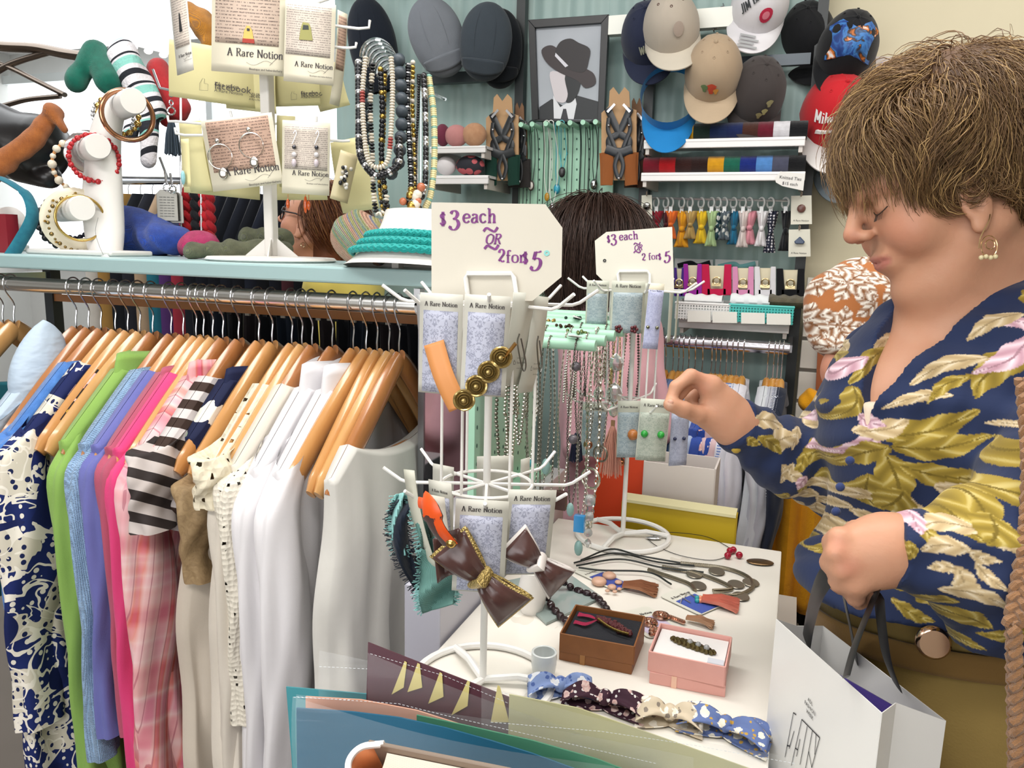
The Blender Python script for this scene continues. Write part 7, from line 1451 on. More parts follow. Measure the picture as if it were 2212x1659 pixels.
# ---------------------------------------------------------------- white paper bag with ribbon handles
t = thing('paper_bag', 'large white paper bag with black ribbon handles held by the woman in navy', 'shopping bag', tuple(P(1860, 2100, .75)))
fl, frr, gm, br, bl = P(1677, 1337, .86), P(1905, 1540, .66), P(1935, 1518, .70), P(2043, 1557, .72), P(1778, 1352, .92); dn = V((0, 0, -.42))
lm = P(1722, 1352, .89)
pw = NT('white_card'); pwm = pw.fin('#e6e5e2', .35)
for nm, q in (('front_panel', (fl, frr)), ('side_gusset', (frr, gm)), ('side_gusset', (gm, br)), ('back_panel', (br, bl)), ('side_gusset', (bl, lm)), ('side_gusset', (lm, fl))):
    m = M(); a, b = q; m.grid(lambda u, v: tuple(a.lerp(b, u)+dn*v), 4, 6); obj(nm, m, pwm, t, smooth=False, solid=.0008)
m = M(); m.add([p+dn for p in (fl, frr, br, bl)], [(0, 1, 2, 3)]); obj('bag_base', m, pwm, t, smooth=False)
m = M(); m.add([fl.lerp(br, .35)+V((0, 0, -.02)), fl.lerp(br, .93)+V((0, 0, -.015)), fl.lerp(br, .93)+dn*.4, fl.lerp(br, .35)+dn*.4], [(0, 1, 2, 3)]); obj('purple_tissue', m, fabric('#4a3a86'), t, solid=.002)
X = (frr-fl).normalized(); Mf = basis(fl, X, V((0, 0, 1)), X.cross(V((0, 0, 1)))); Mf = Mf if Mf.to_3x3().col[2].dot(FW) < 0 else basis(fl, X, (0, 0, 1), -X.cross(V((0, 0, 1))))
def onbag(px, py):
    n = X.cross(V((0, 0, 1))); r = ray(px, py); k = (fl-CAM).dot(n)/r.dot(n); p = CAM+r*k; d = p-fl; return d.dot(X), d.z
zz = .0012 if Mf.to_3x3().col[2].dot(FW) < 0 else -.0012
bi = plain('#1c1b1d', .5)
for i, s_ in enumerate(('ADL', 'FASHION', 'WEEK')):
    x, y = onbag(1756, 1540+15*i); font('bag_lettering', s_, Mf @ Matrix.Translation((x, y, zz)), .0058, bi, t, 'CENTER')
for nm, L_ in (('A', [((1722, 1557), (1708, 1659)), ((1722, 1557), (1728, 1563)), ((1725, 1600), (1716, 1640)), ((1711, 1632), (1717, 1634))]), ('F', [((1740, 1575), (1722, 1680)), ((1740, 1575), (1779, 1622)), ((1729, 1640), (1734, 1645)), ((1752, 1592), (1740, 1680)), ((1738, 1620), (1732, 1660))]), ('W', [((1763, 1604), (1752, 1690)), ((1757, 1650), (1765, 1690)), ((1779, 1622), (1765, 1690)), ((1771, 1613), (1770, 1660))])):
    m = M()
    for a, b in L_: strokes(m, [onbag(*a), onbag(*b)], .0014, .0009, zz, Mf)
    obj('bag_logo', m, bi, t, smooth=False)
rb = NT('ribbon').fin('#17181b', .4)
for pts, w_ in (([(1800, 1225, .735), (1770, 1270, .76), (1752, 1330, .80), (1742, 1386, .82)], .0125), ([(1812, 1240, .74), (1825, 1300, .79), (1840, 1370, .84), (1848, 1420, .86)], .012), ([(1892, 1282, .735), (1868, 1340, .72), (1845, 1400, .71), (1828, 1462, .70)], .0125), ([(1898, 1280, .74), (1903, 1340, .75), (1915, 1420, .76), (1936, 1478, .775)], .0125)):
    m = M(); m.tube(catmull([P(*p) for p in pts], 6), w_, 10, flat=.1, up=tuple(RT)); obj('ribbon_handle', m, rb, t)
# ---------------------------------------------------------------- sleeved prints in the bin at the front
def print_(pts, d, lean, col, label, name='art_print', extra=None, k=1):
    """a stiff print standing in the bin: outline in the picture, at distance d along its top, leaning back"""
    out = [P(a, b, d+lean*(b-pts[0][1])/100) for a, b in pts]; t = thing(name, label, 'print', tuple(out[-1]), 'prints in clear sleeves'); n = len(out); m = M(); m.add(out+[p+FW*.002 for p in out], [tuple(range(n)), tuple(range(n, 2*n))[::-1]]+[(i, (i+1) % n, n+(i+1) % n, n+i)[::-1] for i in range(n)]); obj('board', m, col, t, smooth=False); return t
def wash(a, b, s=6): q = NT('printed_board'); return q.fin(q.mix(q.noise(q.co(), s, 3), a, b), .35)
film = NT('clear_film'); fb = film.noise(film.co('Object', (1, 3, 8)), 9, 2); film.bump(fb, .3, .004); lw = film.n('LayerWeight', {'Blend': .25}).outputs[1]
filmm = film.fin('#e3e8ea', .08, 0, .7, Alpha=film.math('ADD', .09, film.math('MULTIPLY', lw, .2)))
def sleeve(t, pts, d, lean, seam=None):
    A = [P(a, b, d+lean*(b-pts[0][1])/100-.003) for a, b in pts]; n = len(A)//2; top, bot = A[:n], A[n:][::-1]; m = M()
    m.grid(lambda u, v: tuple(top[int(round(u*(n-1)))].lerp(bot[int(round(u*(n-1)))], v)-FW*.004*math.sin(v*9+u*4)), n-1, 10); obj('clear_sleeve', m, filmm, t, auto=180)
    if seam:
        m = M()
        for a, b in zip(seam, seam[1:]):
            k = max(1, int(math.dist(a, b)/9))
            for i in range(k): p, q = [P(a[0]+(b[0]-a[0])*f, a[1]+(b[1]-a[1])*f, d+lean*(a[1]-pts[0][1])/100-.008) for f in (i/k, (i+.6)/k)]; m.tube([p, q], .00022, 4)
        obj('sealed_seam', m, plain('#c3c9ce', .3), t)['kind'] = 'stuff'
def sl(x0, y0, x1, y1, y2, sag=0, n=12): return [(x0+(x1-x0)*i/n, y0+(y1-y0)*i/n+sag*math.sin(PI*i/n)) for i in range(n+1)]+[(x1-(x1-x0)*i/n, y2) for i in range(n+1)]
t = print_([(618, 1484), (800, 1500), (1100, 1570), (1300, 1640), (1300, 1900), (650, 1900)], .74, .0, wash('#2f7a86', '#3a8f98'), 'teal sea-coloured print at the back of the bin, far left edge'); sleeve(t, sl(690, 1405, 1260, 1540, 1760, -10), .735, 0, [(690, 1440), (900, 1450), (1100, 1500)])
t = print_([(795, 1388), (940, 1445), (1140, 1522), (1254, 1566), (1254, 1900), (780, 1900)], .72, 0, wash('#4a2832', '#5c3340', 12), 'dark maroon print with a row of yellow peaks, standing highest')
for i, (a, b, c) in enumerate((((846, 1500), (874, 1428), (872, 1485)), ((880, 1495), (902, 1432), (912, 1485)), ((925, 1520), (950, 1452), (958, 1505)), ((975, 1545), (1010, 1470), (1010, 1525)), ((1060, 1560), (1075, 1480), (1100, 1560)))):
    m = M(); q = [P(x, y, .7185) for x, y in (a, b, (b[0]+5, b[1]+3), c)]; m.add(q, [(0, 1, 2, 3)]); obj('yellow_peak', m, plain('#d3c680', .5), t, solid=.0006, smooth=False)
sleeve(t, sl(795, 1410, 1262, 1590, 1760), .715, 0, [(800, 1412), (960, 1460), (1100, 1520)])
t = print_([(660, 1505), (780, 1512), (900, 1535), (1010, 1570), (1120, 1612), (1220, 1650), (1220, 1900), (662, 1900)], .70, 0, wash('#c98f78', '#d8a890', 10), 'salmon coloured print standing behind the blue one'); sleeve(t, sl(640, 1500, 1500, 1640, 1900, -18), .695, 0, [(640, 1505), (860, 1520), (960, 1545), (1200, 1600), (1420, 1650)])
t = print_([(1100, 1500), (1250, 1530), (1420, 1590), (1640, 1668), (1640, 1900), (1090, 1900)], .715, 0, wash('#a8a890', '#c9c48a', 12), 'pale yellow green print spreading to the right of the bin'); sleeve(t, sl(1040, 1480, 1720, 1640, 1900, 10), .70, 0, [(1060, 1560), (1300, 1580), (1500, 1610), (1720, 1650)])
t = print_([(900, 1545), (1000, 1566), (1150, 1600), (1290, 1640), (1420, 1690), (1420, 1900), (900, 1900)], .685, 0, wash('#3f7a60', '#57957a', 10), 'narrow green print edge behind the blue one')
t = print_([(640, 1530), (760, 1538), (860, 1550), (960, 1572), (1060, 1600), (1150, 1628), (1260, 1668), (1260, 1900), (645, 1900)], .67, .0, wash('#12506e', '#1a6483', 8), 'large deep blue print at the front of the bin'); sleeve(t, sl(632, 1504, 1330, 1660, 1900, 14), .664, 0, [(634, 1506), (760, 1512)])
t = thing('print_bin', 'open bin holding the sleeved prints at the front of the table', 'bin', tuple(P(950, 1900, .7)-V((0, 0, .1)))); c = P(980, 1900, .70); z0_ = P(980, 1880, .70).z
for dy, nm in ((-.10, 'front_board'), (.14, 'back_board')): m = M(); m.box((c.x, c.y+dy, z0_/2), (.40, .012, z0_)); obj(nm, m, paint('#d8d2c8'), t, smooth=False)
m = M(); m.box((c.x, c.y+.02, z0_-.03), (.40, .24, .012)); obj('bin_floor', m, paint('#d8d2c8'), t, smooth=False)
# closed book in the foreground
t = thing('book', 'thick book with an orange spine and cream pages in front of the blue print', 'book', tuple(P(900, 1760, .50)))
c1, c2_, = P(797, 1612, .50), P(1075, 1668, .47); ux = (c2_-c1).normalized(); L = (c2_-c1).length; dnv = V((0, 0, -1)); th_ = ux.cross(dnv).normalized(); th_ = th_ if th_.dot(FW) > 0 else -th_; th_ = (th_+V((0, 0, .5))).normalized(); dv = ux.cross(th_); dv = dv if dv.z < 0 else -dv
bm_ = NT('book_pages'); wv = bm_.wave(bm_.co('UV', (1, 1, 1)), 14, 'Y', .6); bpm = bm_.fin(bm_.mix(wv, '#c9bda8', '#efe8d8'), .8)
Mb = basis(c1, ux, th_, dv)
m = M(); m.grid(lambda u, v: tuple(Mb @ V((.012+L*u, -.002-.020+.022*v, .004+.003*math.sin(PI*v)))), 10, 8); m.grid(lambda u, v: tuple(Mb @ V((.012+L*u, -.022, .004+.12*v))), 10, 4); obj('pages', m, bpm, t)
for y0, nm in ((.002, 'back_cover'), (-.026, 'front_cover')): m = M(); m.box((L/2+.004, y0, .06), (L+.01, .003, .125)); m.v = [tuple(Mb @ V(p)) for p in m.v]; obj(nm, m, plain('#7a6a5c', .5) if y0 > 0 else plain('#d07a48', .4), t, smooth=False, bevel=.001)
m = M(); m.grid(lambda u, v: tuple(Mb @ V((.004-.012*math.sin(PI*v), .003-.029*v, .12*u))), 6, 10); obj('spine', m, plain('#c9794a', .4), t, solid=.002)
m = M(); m.tube(catmull([Mb @ V(p) for p in ((.010, .003, -.001), (-.004, -.002, -.001), (-.008, -.012, -.001), (-.002, -.024, 0))], 5), .0022, 6); obj('spine_edge', m, plain('#dcd8d4', .5), t)
# ---------------------------------------------------------------- people
CF = lambda r, u, f: RT*r+UP*u+FW*f            # a direction written as right, up, away
def head_prims(ear=(.012, -.02)):
    p = [el((-.022, 0, .05), (.098, .077, .086)), el((.03, 0, .045), (.062, .066, .062), .03), el((.028, 0, -.015), (.062, .06, .075), .03),
         rc((-.01, .05, -.05), (.055, .018, -.088), .022, .018, .03), rc((-.01, -.05, -.05), (.055, -.018, -.088), .022, .018, .03),
         el((.078, 0, -.088), (.018, .022, .017), .02), rc((.03, 0, -.09), (-.02, 0, -.085), .034, .04, .03)]
    for s in (-1, 1):
        p += [el((.062, .036*s, -.022), (.028, .026, .028), .02), el((.093, .031*s, .019), (.016, .016, .012), .012, -1), el((.076, .031*s, .016), (.0135, .0145, .0125), .005),
              rc((.093, .012*s, .036), (.078, .046*s, .036), .007, .007, .012),
              el((ear[0], .076*s, ear[1]), (.017, .0075, .030), .006), el((ear[0]+.003, .083*s, ear[1]+.004), (.009, .006, .018), .004, -1), el((ear[0]+.006, .076*s, ear[1]-.028), (.009, .006, .009), .005)]
    p += [rc((.094, 0, .03), (.111, 0, .002), .0065, .0095, .009), el((.112, 0, -.002), (.0095, .0092, .0085), .007)]
    for s in (-1, 1): p += [el((.102, .0105*s, -.008), (.009, .0062, .0068), .005), el((.108, .0065*s, -.0145), (.005, .0035, .003), .002, -1)]
    p += [el((.084, 0, -.045), (.016, .026, .02), .012), el((.0945, 0, -.037), (.0085, .022, .0050), .005), el((.093, 0, -.0485), (.0085, .02, .0056), .005), el((.106, 0, -.0428), (.012, .026, .0011), .002, -1)]
    return p
skin_t = {}
def skin(col):
    if col in skin_t: return skin_t[col]
    t = NT('skin'); a = t.n('Attribute', attribute_name='Col'); c = t.mix(t.math('MULTIPLY', t.noise(t.co(), 70, 4), .35), a.outputs[0], t.mix(.5, a.outputs[0], '#b8604e'))
    t.bump(t.noise(t.co(), 260, 3), .12, .002); skin_t[col] = t.fin(c, .48, 0, .35, Subsurface_Weight=.06, Subsurface_Scale=.01); return skin_t[col]
def build_body(name, prims, base, root, H, res, lo, hi, extra=None):
    vs, fs = snets(lambda p: sdf(p, prims), lo, hi, res)
    col = np.tile(np.array(lin(base)), (len(vs), 1)); Hi = np.array(H.inverted()); l = vs@Hi[:3, :3].T+Hi[:3, 3]
    def blend(w_, c):
        w_ = np.clip(w_, 0, 1)[:, None]; return col*(1-w_)+np.array(lin(c))*w_
    d = np.linalg.norm((l-np.array((.0965, 0, -.043)))/np.array((.014, .023, .0095)), axis=1); col = blend((1.15-d)*4, '#b9786a')
    for s in (-1, 1):
        d = np.linalg.norm((l-np.array((.075, .04*s, -.02)))/.035, axis=1); col = blend((1-d)*.45, '#c46f5c')
        d = np.linalg.norm((l-np.array((.08, .048*s, .035)))/np.array((.02, .03, .004)), axis=1); col = blend((1-d)*.5, '#7a5440')
    d = np.linalg.norm((l-np.array((.114, 0, -.004)))/.017, axis=1); col = blend((1-d)*.5, '#c66a5c')
    if extra is not None: col = extra(vs, col)
    return npobj(name, vs, fs, skin(base), root, col)
def head_frame(o, fwd, up, s=1.0):
    x = V(fwd).normalized(); y = V(up).cross(x).normalized(); z = x.cross(y); m = basis(o, x*s, y*s, z*s); return m
def tufts(n, root_fn, flow_fn, step, k, rad, cols, H, seed, jit=.35, sides=3, wave=.1):
    """locks of hair: each a thin tapered strand following the flow over the head"""
    R = np.random.default_rng(seed); p, nrm = root_fn(R, n); pts = [p]; d = flow_fn(p, nrm); d += R.normal(0, jit, d.shape); curl = R.normal(0, 1, (n, 3))
    for i in range(k):
        d = d/np.linalg.norm(d, axis=1)[:, None]; q = pts[-1]+d*step*R.uniform(.8, 1.2, (n, 1)); pts.append(q)
        d = .62*d+.38*flow_fn(q, nrm)+wave*np.sin(i*.9+curl*3)*curl*.5+R.normal(0, .06, d.shape)
    P_ = np.stack(pts, 1); T = np.gradient(P_, axis=1); T /= np.linalg.norm(T, axis=2)[..., None]+1e-9
    ref = np.array((.3, .9, .2)); X = np.cross(T, ref); X /= np.linalg.norm(X, axis=2)[..., None]+1e-9; Y = np.cross(T, X)
    r = rad*R.uniform(.5, 1.5, (n, 1, 1))*np.sqrt(np.maximum(np.linspace(1, .0, k+1), .02))[None, :, None]
    ring = [P_+r*(X*math.cos(a)+Y*math.sin(a)) for a in np.arange(sides)*2*PI/sides]
    vs = np.stack(ring, 2).reshape(-1, 3); base = (np.arange(n)*(k+1)*sides)[:, None, None]; i = np.arange(k)[None, :, None]*sides; j = np.arange(sides)[None, None, :]; j2 = (j+1) % sides
    fs = np.stack([base+i+j, base+i+j2, base+i+sides+j2, base+i+sides+j], -1).reshape(-1, 4)
    c = np.array([lin(x) for x in cols]); w_ = R.uniform(0, 1, n); cc_ = c[0]*(1-w_[:, None])+c[1]*w_[:, None]; hi_ = R.uniform(0, 1, n) > .8; cc_[hi_] = c[2]; cv = np.repeat(cc_, (k+1)*sides, 0)
    A = np.array(H); return vs@A[:3, :3].T+A[:3, 3], fs, cv
hairm = vcol(.42, .0, .4, 0)
# printed leaves, stamped in the flat of the cloth
def subdiv(vs, fs):
    """split every quad in four"""
    n = len(vs); e = np.stack([fs, np.roll(fs, -1, 1)], -1).reshape(-1, 2); es = np.sort(e, 1); u, inv = np.unique(es[:, 0]*n+es[:, 1], return_inverse=True); em = (vs[u//n]+vs[u % n])/2; fc = vs[fs].mean(1); inv = inv.reshape(-1, 4)+n; c = np.arange(len(fs))+n+len(u)
    q = np.concatenate([np.stack([fs[:, i], inv[:, i], c, inv[:, i-1]], 1) for i in range(4)]); return np.concatenate([vs, em, fc]), q
def stamp(p2, leaves, base, rng=None):
    col = np.tile(np.array(lin(base)), (len(p2), 1)); pal = {'g': ('#85712e', '#a8913f', '#d6c88c'), 'b': ('#b39c74', '#cdb994', '#e8dec8'), 'p': ('#b98f9c', '#dfc3cd', '#f0dfe4'), 'w': ('#8a5a34', '#eee6da', '#f6f2ea')}
    pal = {k: [np.array(lin(x)) for x in v] for k, v in pal.items()}
    for x0, y0, x1, y1, w_, k in leaves:
        L = math.hypot(x1-x0, y1-y0); c, s = (x1-x0)/L, (y1-y0)/L; m_ = (np.abs(p2[:, 0]-(x0+x1)/2) < L) & (np.abs(p2[:, 1]-(y0+y1)/2) < L); q = p2[m_]-np.array((x0, y0))
        t = (q[:, 0]*c+q[:, 1]*s)/L; y = -q[:, 0]*s+q[:, 1]*c; bend = .10*L*np.sin(np.clip(t, 0, 1)*PI)*(1 if int(x0*1e4) % 2 else -1); y = y-bend; tt_ = np.clip(t, 0, 1)
        prof = w_*.52*np.sin(PI*tt_**.8)**.75*(1+.09*np.cos(tt_*19)); ins = (t > 0) & (t < 1) & (np.abs(y) < prof); r = np.abs(y)/np.maximum(prof, 1e-6)
        vein = np.sin(tt_*17-r*4.5+int(abs(x0)*1e4) % 5); ck = np.clip(.5+.5*vein, 0, 1)[:, None]; cc_ = pal[k][0]*(1-ck)+pal[k][1]*ck
        hl_ = (np.clip(vein-.72, 0, 1)*2.2*(1-r*.5))[:, None]; cc_ = cc_*(1-hl_)+pal[k][2]*hl_; mid = (r < .09)[:, None]; cc_ = np.where(mid, pal[k][0]*.7, cc_)
        ii = np.where(m_)[0][ins]; col[ii] = cc_[ins]
    return col
# ============ the woman in the navy blouse
me_ = thing('person', 'woman with short tousled light brown hair in a navy blouse printed with golden leaves, reaching for an earring card', 'person', tuple(P(2060, 1700, .93)))
me_['label'] = 'woman with tousled light brown hair in a navy blouse with golden leaves'
HM = head_frame(P(2034, 418, .90), CF(-.906, -.42, .06), CF(-.42, .906, 0), 1.0)
def W(px, py, d): return tuple(P(px, py, d))
body = xf_prims(head_prims(), HM)
body += [rc(W(2075, 500, .92), W(2180, 690, .95), .058, .066, .04), rc(W(2030, 610, .905), W(2130, 690, .93), .030, .045, .04),
         rc(W(2160, 730, .97), W(1960, 800, 1.06), .055, .05, .05), rc(W(2160, 730, .95), W(2420, 760, .84), .055, .055, .05),
         rc(W(2080, 780, .96), W(2050, 900, .96), .09, .115, .06), rc(W(2050, 900, .96), W(2075, 1250, .95), .115, .115, .06), el(W(1960, 900, .93), (.075, .075, .07), .05), el(W(1930, 900, 1.04), (.07, .07, .07), .05),
         rc(W(2085, 1250, .95), W(2110, 1800, .95), .12, .14, .08), rc(W(2090, 1800, .95), W(2090, 3300, 1.25), .12, .06, .05),
         rc(W(1945, 805, 1.1), W(1830, 1020, 1.1), .042, .038, .03), rc(W(1825, 1025, 1.1), W(1600, 922, 1.005), .036, .026, .03),
         rc(W(2440, 780, .82), W(2330, 1230, .74), .05, .042, .03), rc(W(2330, 1230, .74), W(1960, 1185, .745), .042, .028, .03)]
# far hand: palm, four fingers and thumb
def finger(pts, r0, r1, k=.004): return [rc(W(*pts[i]), W(*pts[i+1]), r0+(r1-r0)*i/(len(pts)-1), r0+(r1-r0)*(i+1)/(len(pts)-1), k if i else .008) for i in range(len(pts)-1)]
body += [rc(W(1596, 918, 1.005), W(1560, 885, 1.0), .026, .027, .02), rc(W(1575, 900, 1.0), W(1535, 838, .985), .022, .016, .015), rc(W(1575, 900, 1.01), W(1552, 848, 1.02), .022, .015, .015), rc(W(1570, 915, 1.0), W(1530, 900, .99), .024, .016, .015)]
body += finger([(1540, 832, .985), (1492, 812, .975), (1460, 836, .968), (1450, 862, .965)], .0100, .0072)
body += finger([(1546, 838, 1.0), (1500, 818, .995), (1470, 846, .985), (1458, 868, .978)], .0100, .0074)
body += finger([(1550, 846, 1.018), (1512, 836, 1.02), (1492, 862, 1.015), (1500, 884, 1.008)], .0095, .0070)
body += finger([(1556, 858, 1.032), (1524, 852, 1.038), (1508, 876, 1.034), (1518, 894, 1.025)], .0085, .0064)
body += finger([(1540, 908, .992), (1508, 896, .978), (1476, 884, .966), (1447, 874, .958)], .0125, .0086, .005)
# near hand, closed on the ribbons
body += [rc(W(1955, 1185, .745), W(1900, 1190, .742), .029, .031, .02), rc(W(1905, 1165, .745), W(1826, 1172, .737), .024, .0145, .014), rc(W(1905, 1210, .742), W(1858, 1248, .734), .026, .0155, .014), rc(W(1900, 1190, .740), W(1838, 1208, .732), .025, .0155, .014)]
for (a, b_, d0), (ex, ey) in zip(((1810, 1160, .733), (1803, 1196, .727), (1816, 1233, .727), (1844, 1264, .730)), ((-14, 12), (-12, 20), (-6, 26), (4, 26))):
    body += finger([(a, b_, d0), (a+ex, b_+ey, d0+.012), (a+ex+8, b_+ey+8, d0+.034), (a+ex+34, b_+ey-6, d0+.04)], .0094, .0078, .0025)
body += finger([(1890, 1150, .76), (1850, 1150, .775), (1822, 1170, .785), (1808, 1196, .785)], .0125, .0092, .006)
lo, hi = bounds(body); lo[2] = max(lo[2], P(2000, 1900, .95)[2]); body_hi = hi
def nails(vs, col):
    for c in (W(1446, 873, .951), W(1450, 866, .959)):
        d = np.linalg.norm(vs-np.array(c), axis=1); w_ = np.clip((.006-d)*400, 0, 1)[:, None]; col = col*(1-w_)+np.array(lin('#c9a48c'))*w_
    for c, r_ in ((W(1520, 830, .98), .016), (W(1505, 812, .975), .012), (W(1810, 1180, .725), .014), (W(1835, 1225, .715), .016)):
        d = np.linalg.norm(vs-np.array(c), axis=1); w_ = np.clip((r_-d)/r_, 0, 1)[:, None]*.4; col = col*(1-w_)+np.array(lin('#c06a5a'))*w_
    return col
build_body('body', body, '#c39376', me_, HM, .0034, lo, hi, nails)
# eyes, lashes and brows
for s in (-1, 1):
    m = M(); m.tube(catmull([HM @ V(p) for p in ((.088, .020*s, .013), (.0905, .030*s, .0085), (.087, .041*s, .0105), (.083, .046*s, .013))], 4), .0007, 5); [m.tube([HM @ V((.0895-.0006*abs(i-4), (.022+.0027*i)*s, .009+.0003*abs(i-4))), HM @ V((.096-.0006*abs(i-4), (.023+.0029*i)*s, .003))], .0003, 3) for i in range(8)]; obj('eyelashes', m, plain('#3a281f', .7), me_)
    if s > 0:
        for i in range(9):
            pass
m = M(); e = HM @ V((.018, .086, -.05)); cc0 = CF(0, 0, 0)
pts = [e+CF(*q) for q in ((.004, .012, 0), (.001, .004, -.002), (-.006, -.012, 0), (-.008, -.024, 0))]; m.tube(catmull(pts, 4), .0006, 5)
m.ring(e+CF(.003, -.022, 0), .0095, .0006, tuple(FW), 20, 5, sc=(.9, 1.2)); m.ring(e+CF(.004, -.02, 0), .005, .0006, tuple(FW), 14, 5)
ear_ = obj('earring', m, metal('#d9b98a', .2), me_)
for i in range(4): m = M(); m.sph(e+CF(-.006+.005*i, -.034+.001*(i % 2), -.001), .0027, 8); obj('bead', m, plain('#d8c9a0', .25), ear_)
# hair
Cc, Rr = np.array((-.026, 0, .05)), np.array((.103, .083, .092))
crown_ = np.array((-.075, .01, .13))
def hair_root(R, n):
    out = []
    while sum(len(o) for o in out) < n:
        v = R.normal(0, 1, (n*3, 3)); v /= np.linalg.norm(v, axis=1)[:, None]; p = Cc+v*Rr; x, y, z = p.T
        line = np.where(x > .05, .078, np.where(x > .026, .042, np.where(x > -.008, .018, np.where(x > -.035, -.01, -.055))))
        out.append(np.hstack([p, v])[(z > line)])
    q = np.concatenate(out)[:n]; return Cc+(q[:, :3]-Cc)*R.uniform(.98, 1.10, (n, 1)), q[:, 3:]
def hair_flow(p, nrm):
    d = p-crown_; d /= np.linalg.norm(d, axis=1)[:, None]+1e-6; n_ = (p-Cc)/Rr; r = np.linalg.norm(n_, axis=1)[:, None]; n_ = n_/r
    f = d*.9+np.array((.35, 0, -.42))+.8*np.sin(p*np.array((47, 41, 55))+np.array((1, 2, 3)))[:, [1, 2, 0]]; f -= n_*(f*n_).sum(1)[:, None]*.9; f += n_*np.clip((1.2-r), -.25, .12)*2.6
    return f/(np.linalg.norm(f, axis=1)[:, None]+1e-9)
hp = xf_prims([el(Cc, Rr*1.05), el((-.045, 0, .06), (.095, .092, .085), .03), el((.02, 0, -.03), (.105, .12, .062), .02, -1), el((.085, 0, .02), (.06, .1, .055), .02, -1), el((-.07, 0, .0), (.05, .07, .06), .03)], HM)
l2, h2 = bounds(hp); vs, fs = snets(lambda p: sdf(p, hp), l2, h2, .005)
hr = npobj('hair', vs, fs, plain('#5e412a', .6), me_)
v_, f_, c_ = tufts(15000, hair_root, hair_flow, .0085, 10, .00062, ('#5e442c', '#80623f', '#a88859'), HM, 3, .42, 3, .34)
npobj('hair_strands', v_, f_, hairm, hr, c_)['kind'] = 'stuff'
def nape(R, n):
    v = R.normal(0, 1, (n*6, 3)); v /= np.linalg.norm(v, axis=1)[:, None]; p = Cc+v*Rr*1.06; k = (p[:, 0] < -.045) & (p[:, 2] < .07) & (p[:, 2] > -.05); return p[k][:n], v[k][:n]
v_, f_, c_ = tufts(2600, nape, lambda p, n: (lambda f: f/np.linalg.norm(f, axis=1)[:, None])(np.array((-.25, 0, -1.0))+((p-Cc)/Rr)*np.array((.1, .25, 0))+.6*np.sin(p*np.array((70, 60, 50)))[:, [1, 2, 0]]), .010, 9, .0011, ('#3f2d1e', '#6b4f33', '#8f7048'), HM, 5, .4, 3, .5)
npobj('hair_strands', v_, f_, hairm, hr, c_)['kind'] = 'stuff'
# blouse
tw = lambda a: a
far_slv = [rc(W(1925, 790, 1.08), W(1822, 1000, 1.10), .066, .062, .03), rc(W(1790, 930, 1.12), W(1770, 985, 1.12), .038, .055, .03), rc(W(1815, 1020, 1.10), W(1700, 985, 1.05), .060, .050, .03), rc(W(1700, 985, 1.05), W(1596, 922, 1.005), .048, .035, .02)]
near_slv = [rc(W(2440, 780, .82), W(2300, 1180, .735), .08, .095, .04), rc(W(2260, 1235, .735), W(2120, 1205, .735), .085, .062, .03), rc(W(2120, 1205, .735), W(1945, 1188, .742), .058, .038, .02), el(W(2190, 1330, .74), (.06, .05, .06), .03)]
torso = [rc(W(2170, 735, .96), W(1950, 800, 1.06), .068, .062, .05), rc(W(2165, 725, .95), W(2430, 765, .83), .068, .07, .05), rc(W(2080, 780, .96), W(2050, 900, .96), .105, .13, .06), rc(W(2050, 900, .96), W(2055, 1230, .95), .137, .142, .06),
         el(W(1950, 905, .925), (.085, .085, .085), .05), el(W(1925, 905, 1.04), (.08, .08, .08), .05), el(W(2000, 1260, .93), (.15, .15, .045), .05), el(W(2290, 1000, .86), (.11, .11, .2), .06)]
fdir = CF(-.86, .18, -.44).normalized(); Vb = P(1862, 925, .87); A1 = P(2052, 640, 1.01); B1 = P(2185, 600, .87)
nA = (A1-Vb).cross(fdir).normalized(); nB = (B1-Vb).cross(fdir).normalized()
midp = (A1+B1)/2
if (midp-Vb).dot(nA) < 0: nA = -nA
if (midp-Vb).dot(nB) < 0: nB = -nB
def blouse(p):
    q = p-np.array(Vb); df = sdf(p, far_slv); dn = sdf(p, near_slv)
    df = np.maximum(df, -((p-np.array(W(1585, 920, 1.0)))@np.array((V(W(1700, 985, 1.05))-V(W(1596, 922, 1.005))).normalized())))
    dn = np.maximum(dn, -((p-np.array(W(1930, 1188, .742)))@np.array((V(W(2120, 1205, .735))-V(W(1945, 1188, .742))).normalized())))
    def sm(a, b, k):
        h = np.maximum(k-np.abs(a-b), 0)/k; return np.minimum(a, b)-h*h*k*.25
    d = sm(sm(sdf(p, torso), df, .03), dn, .012)
    fold = .0022*np.sin(p@np.array(CF(60, 110, 30))+3*np.sin(p@np.array(CF(25, -14, 9))))+.0016*np.sin(p@np.array(CF(-170, 70, 20)))
    d = d+fold; wed = np.maximum(-(q@np.array(nA)), -(q@np.array(nB))); wed = np.maximum(wed, -(q@np.array(fdir))-.30)
    neckc = sdf(p, [rc(W(2060, 450, .92), W(2175, 672, .95), .072, .078)])
    d = np.maximum(d, -wed); d = np.maximum(d, -neckc); d = np.maximum(d, -(q@np.array(UP))-.205)
    return d
lo, hi = bounds(torso+far_slv+near_slv); vs, fs = snets(blouse, lo, hi, .0034)
for px, py, d, n in ((1448, 869, .950, 'fingernail'),):
    m = M(); m.sph(P(px, py, d+.0005), (.0052, .0022, .0046), 12, rotm(.3, .6, .2)) if False else m.sph(P(px, py, d+.0022), (.0042, .002, .0036), 12); obj(n, m, plain('#cf9c86', .3), me_)
def c3(l): return [((1400+a/2.724), (540+b/2.724), (1400+c/2.724), (540+e/2.724), w_/2.724, k) for a, b, c, e, w_, k in l]
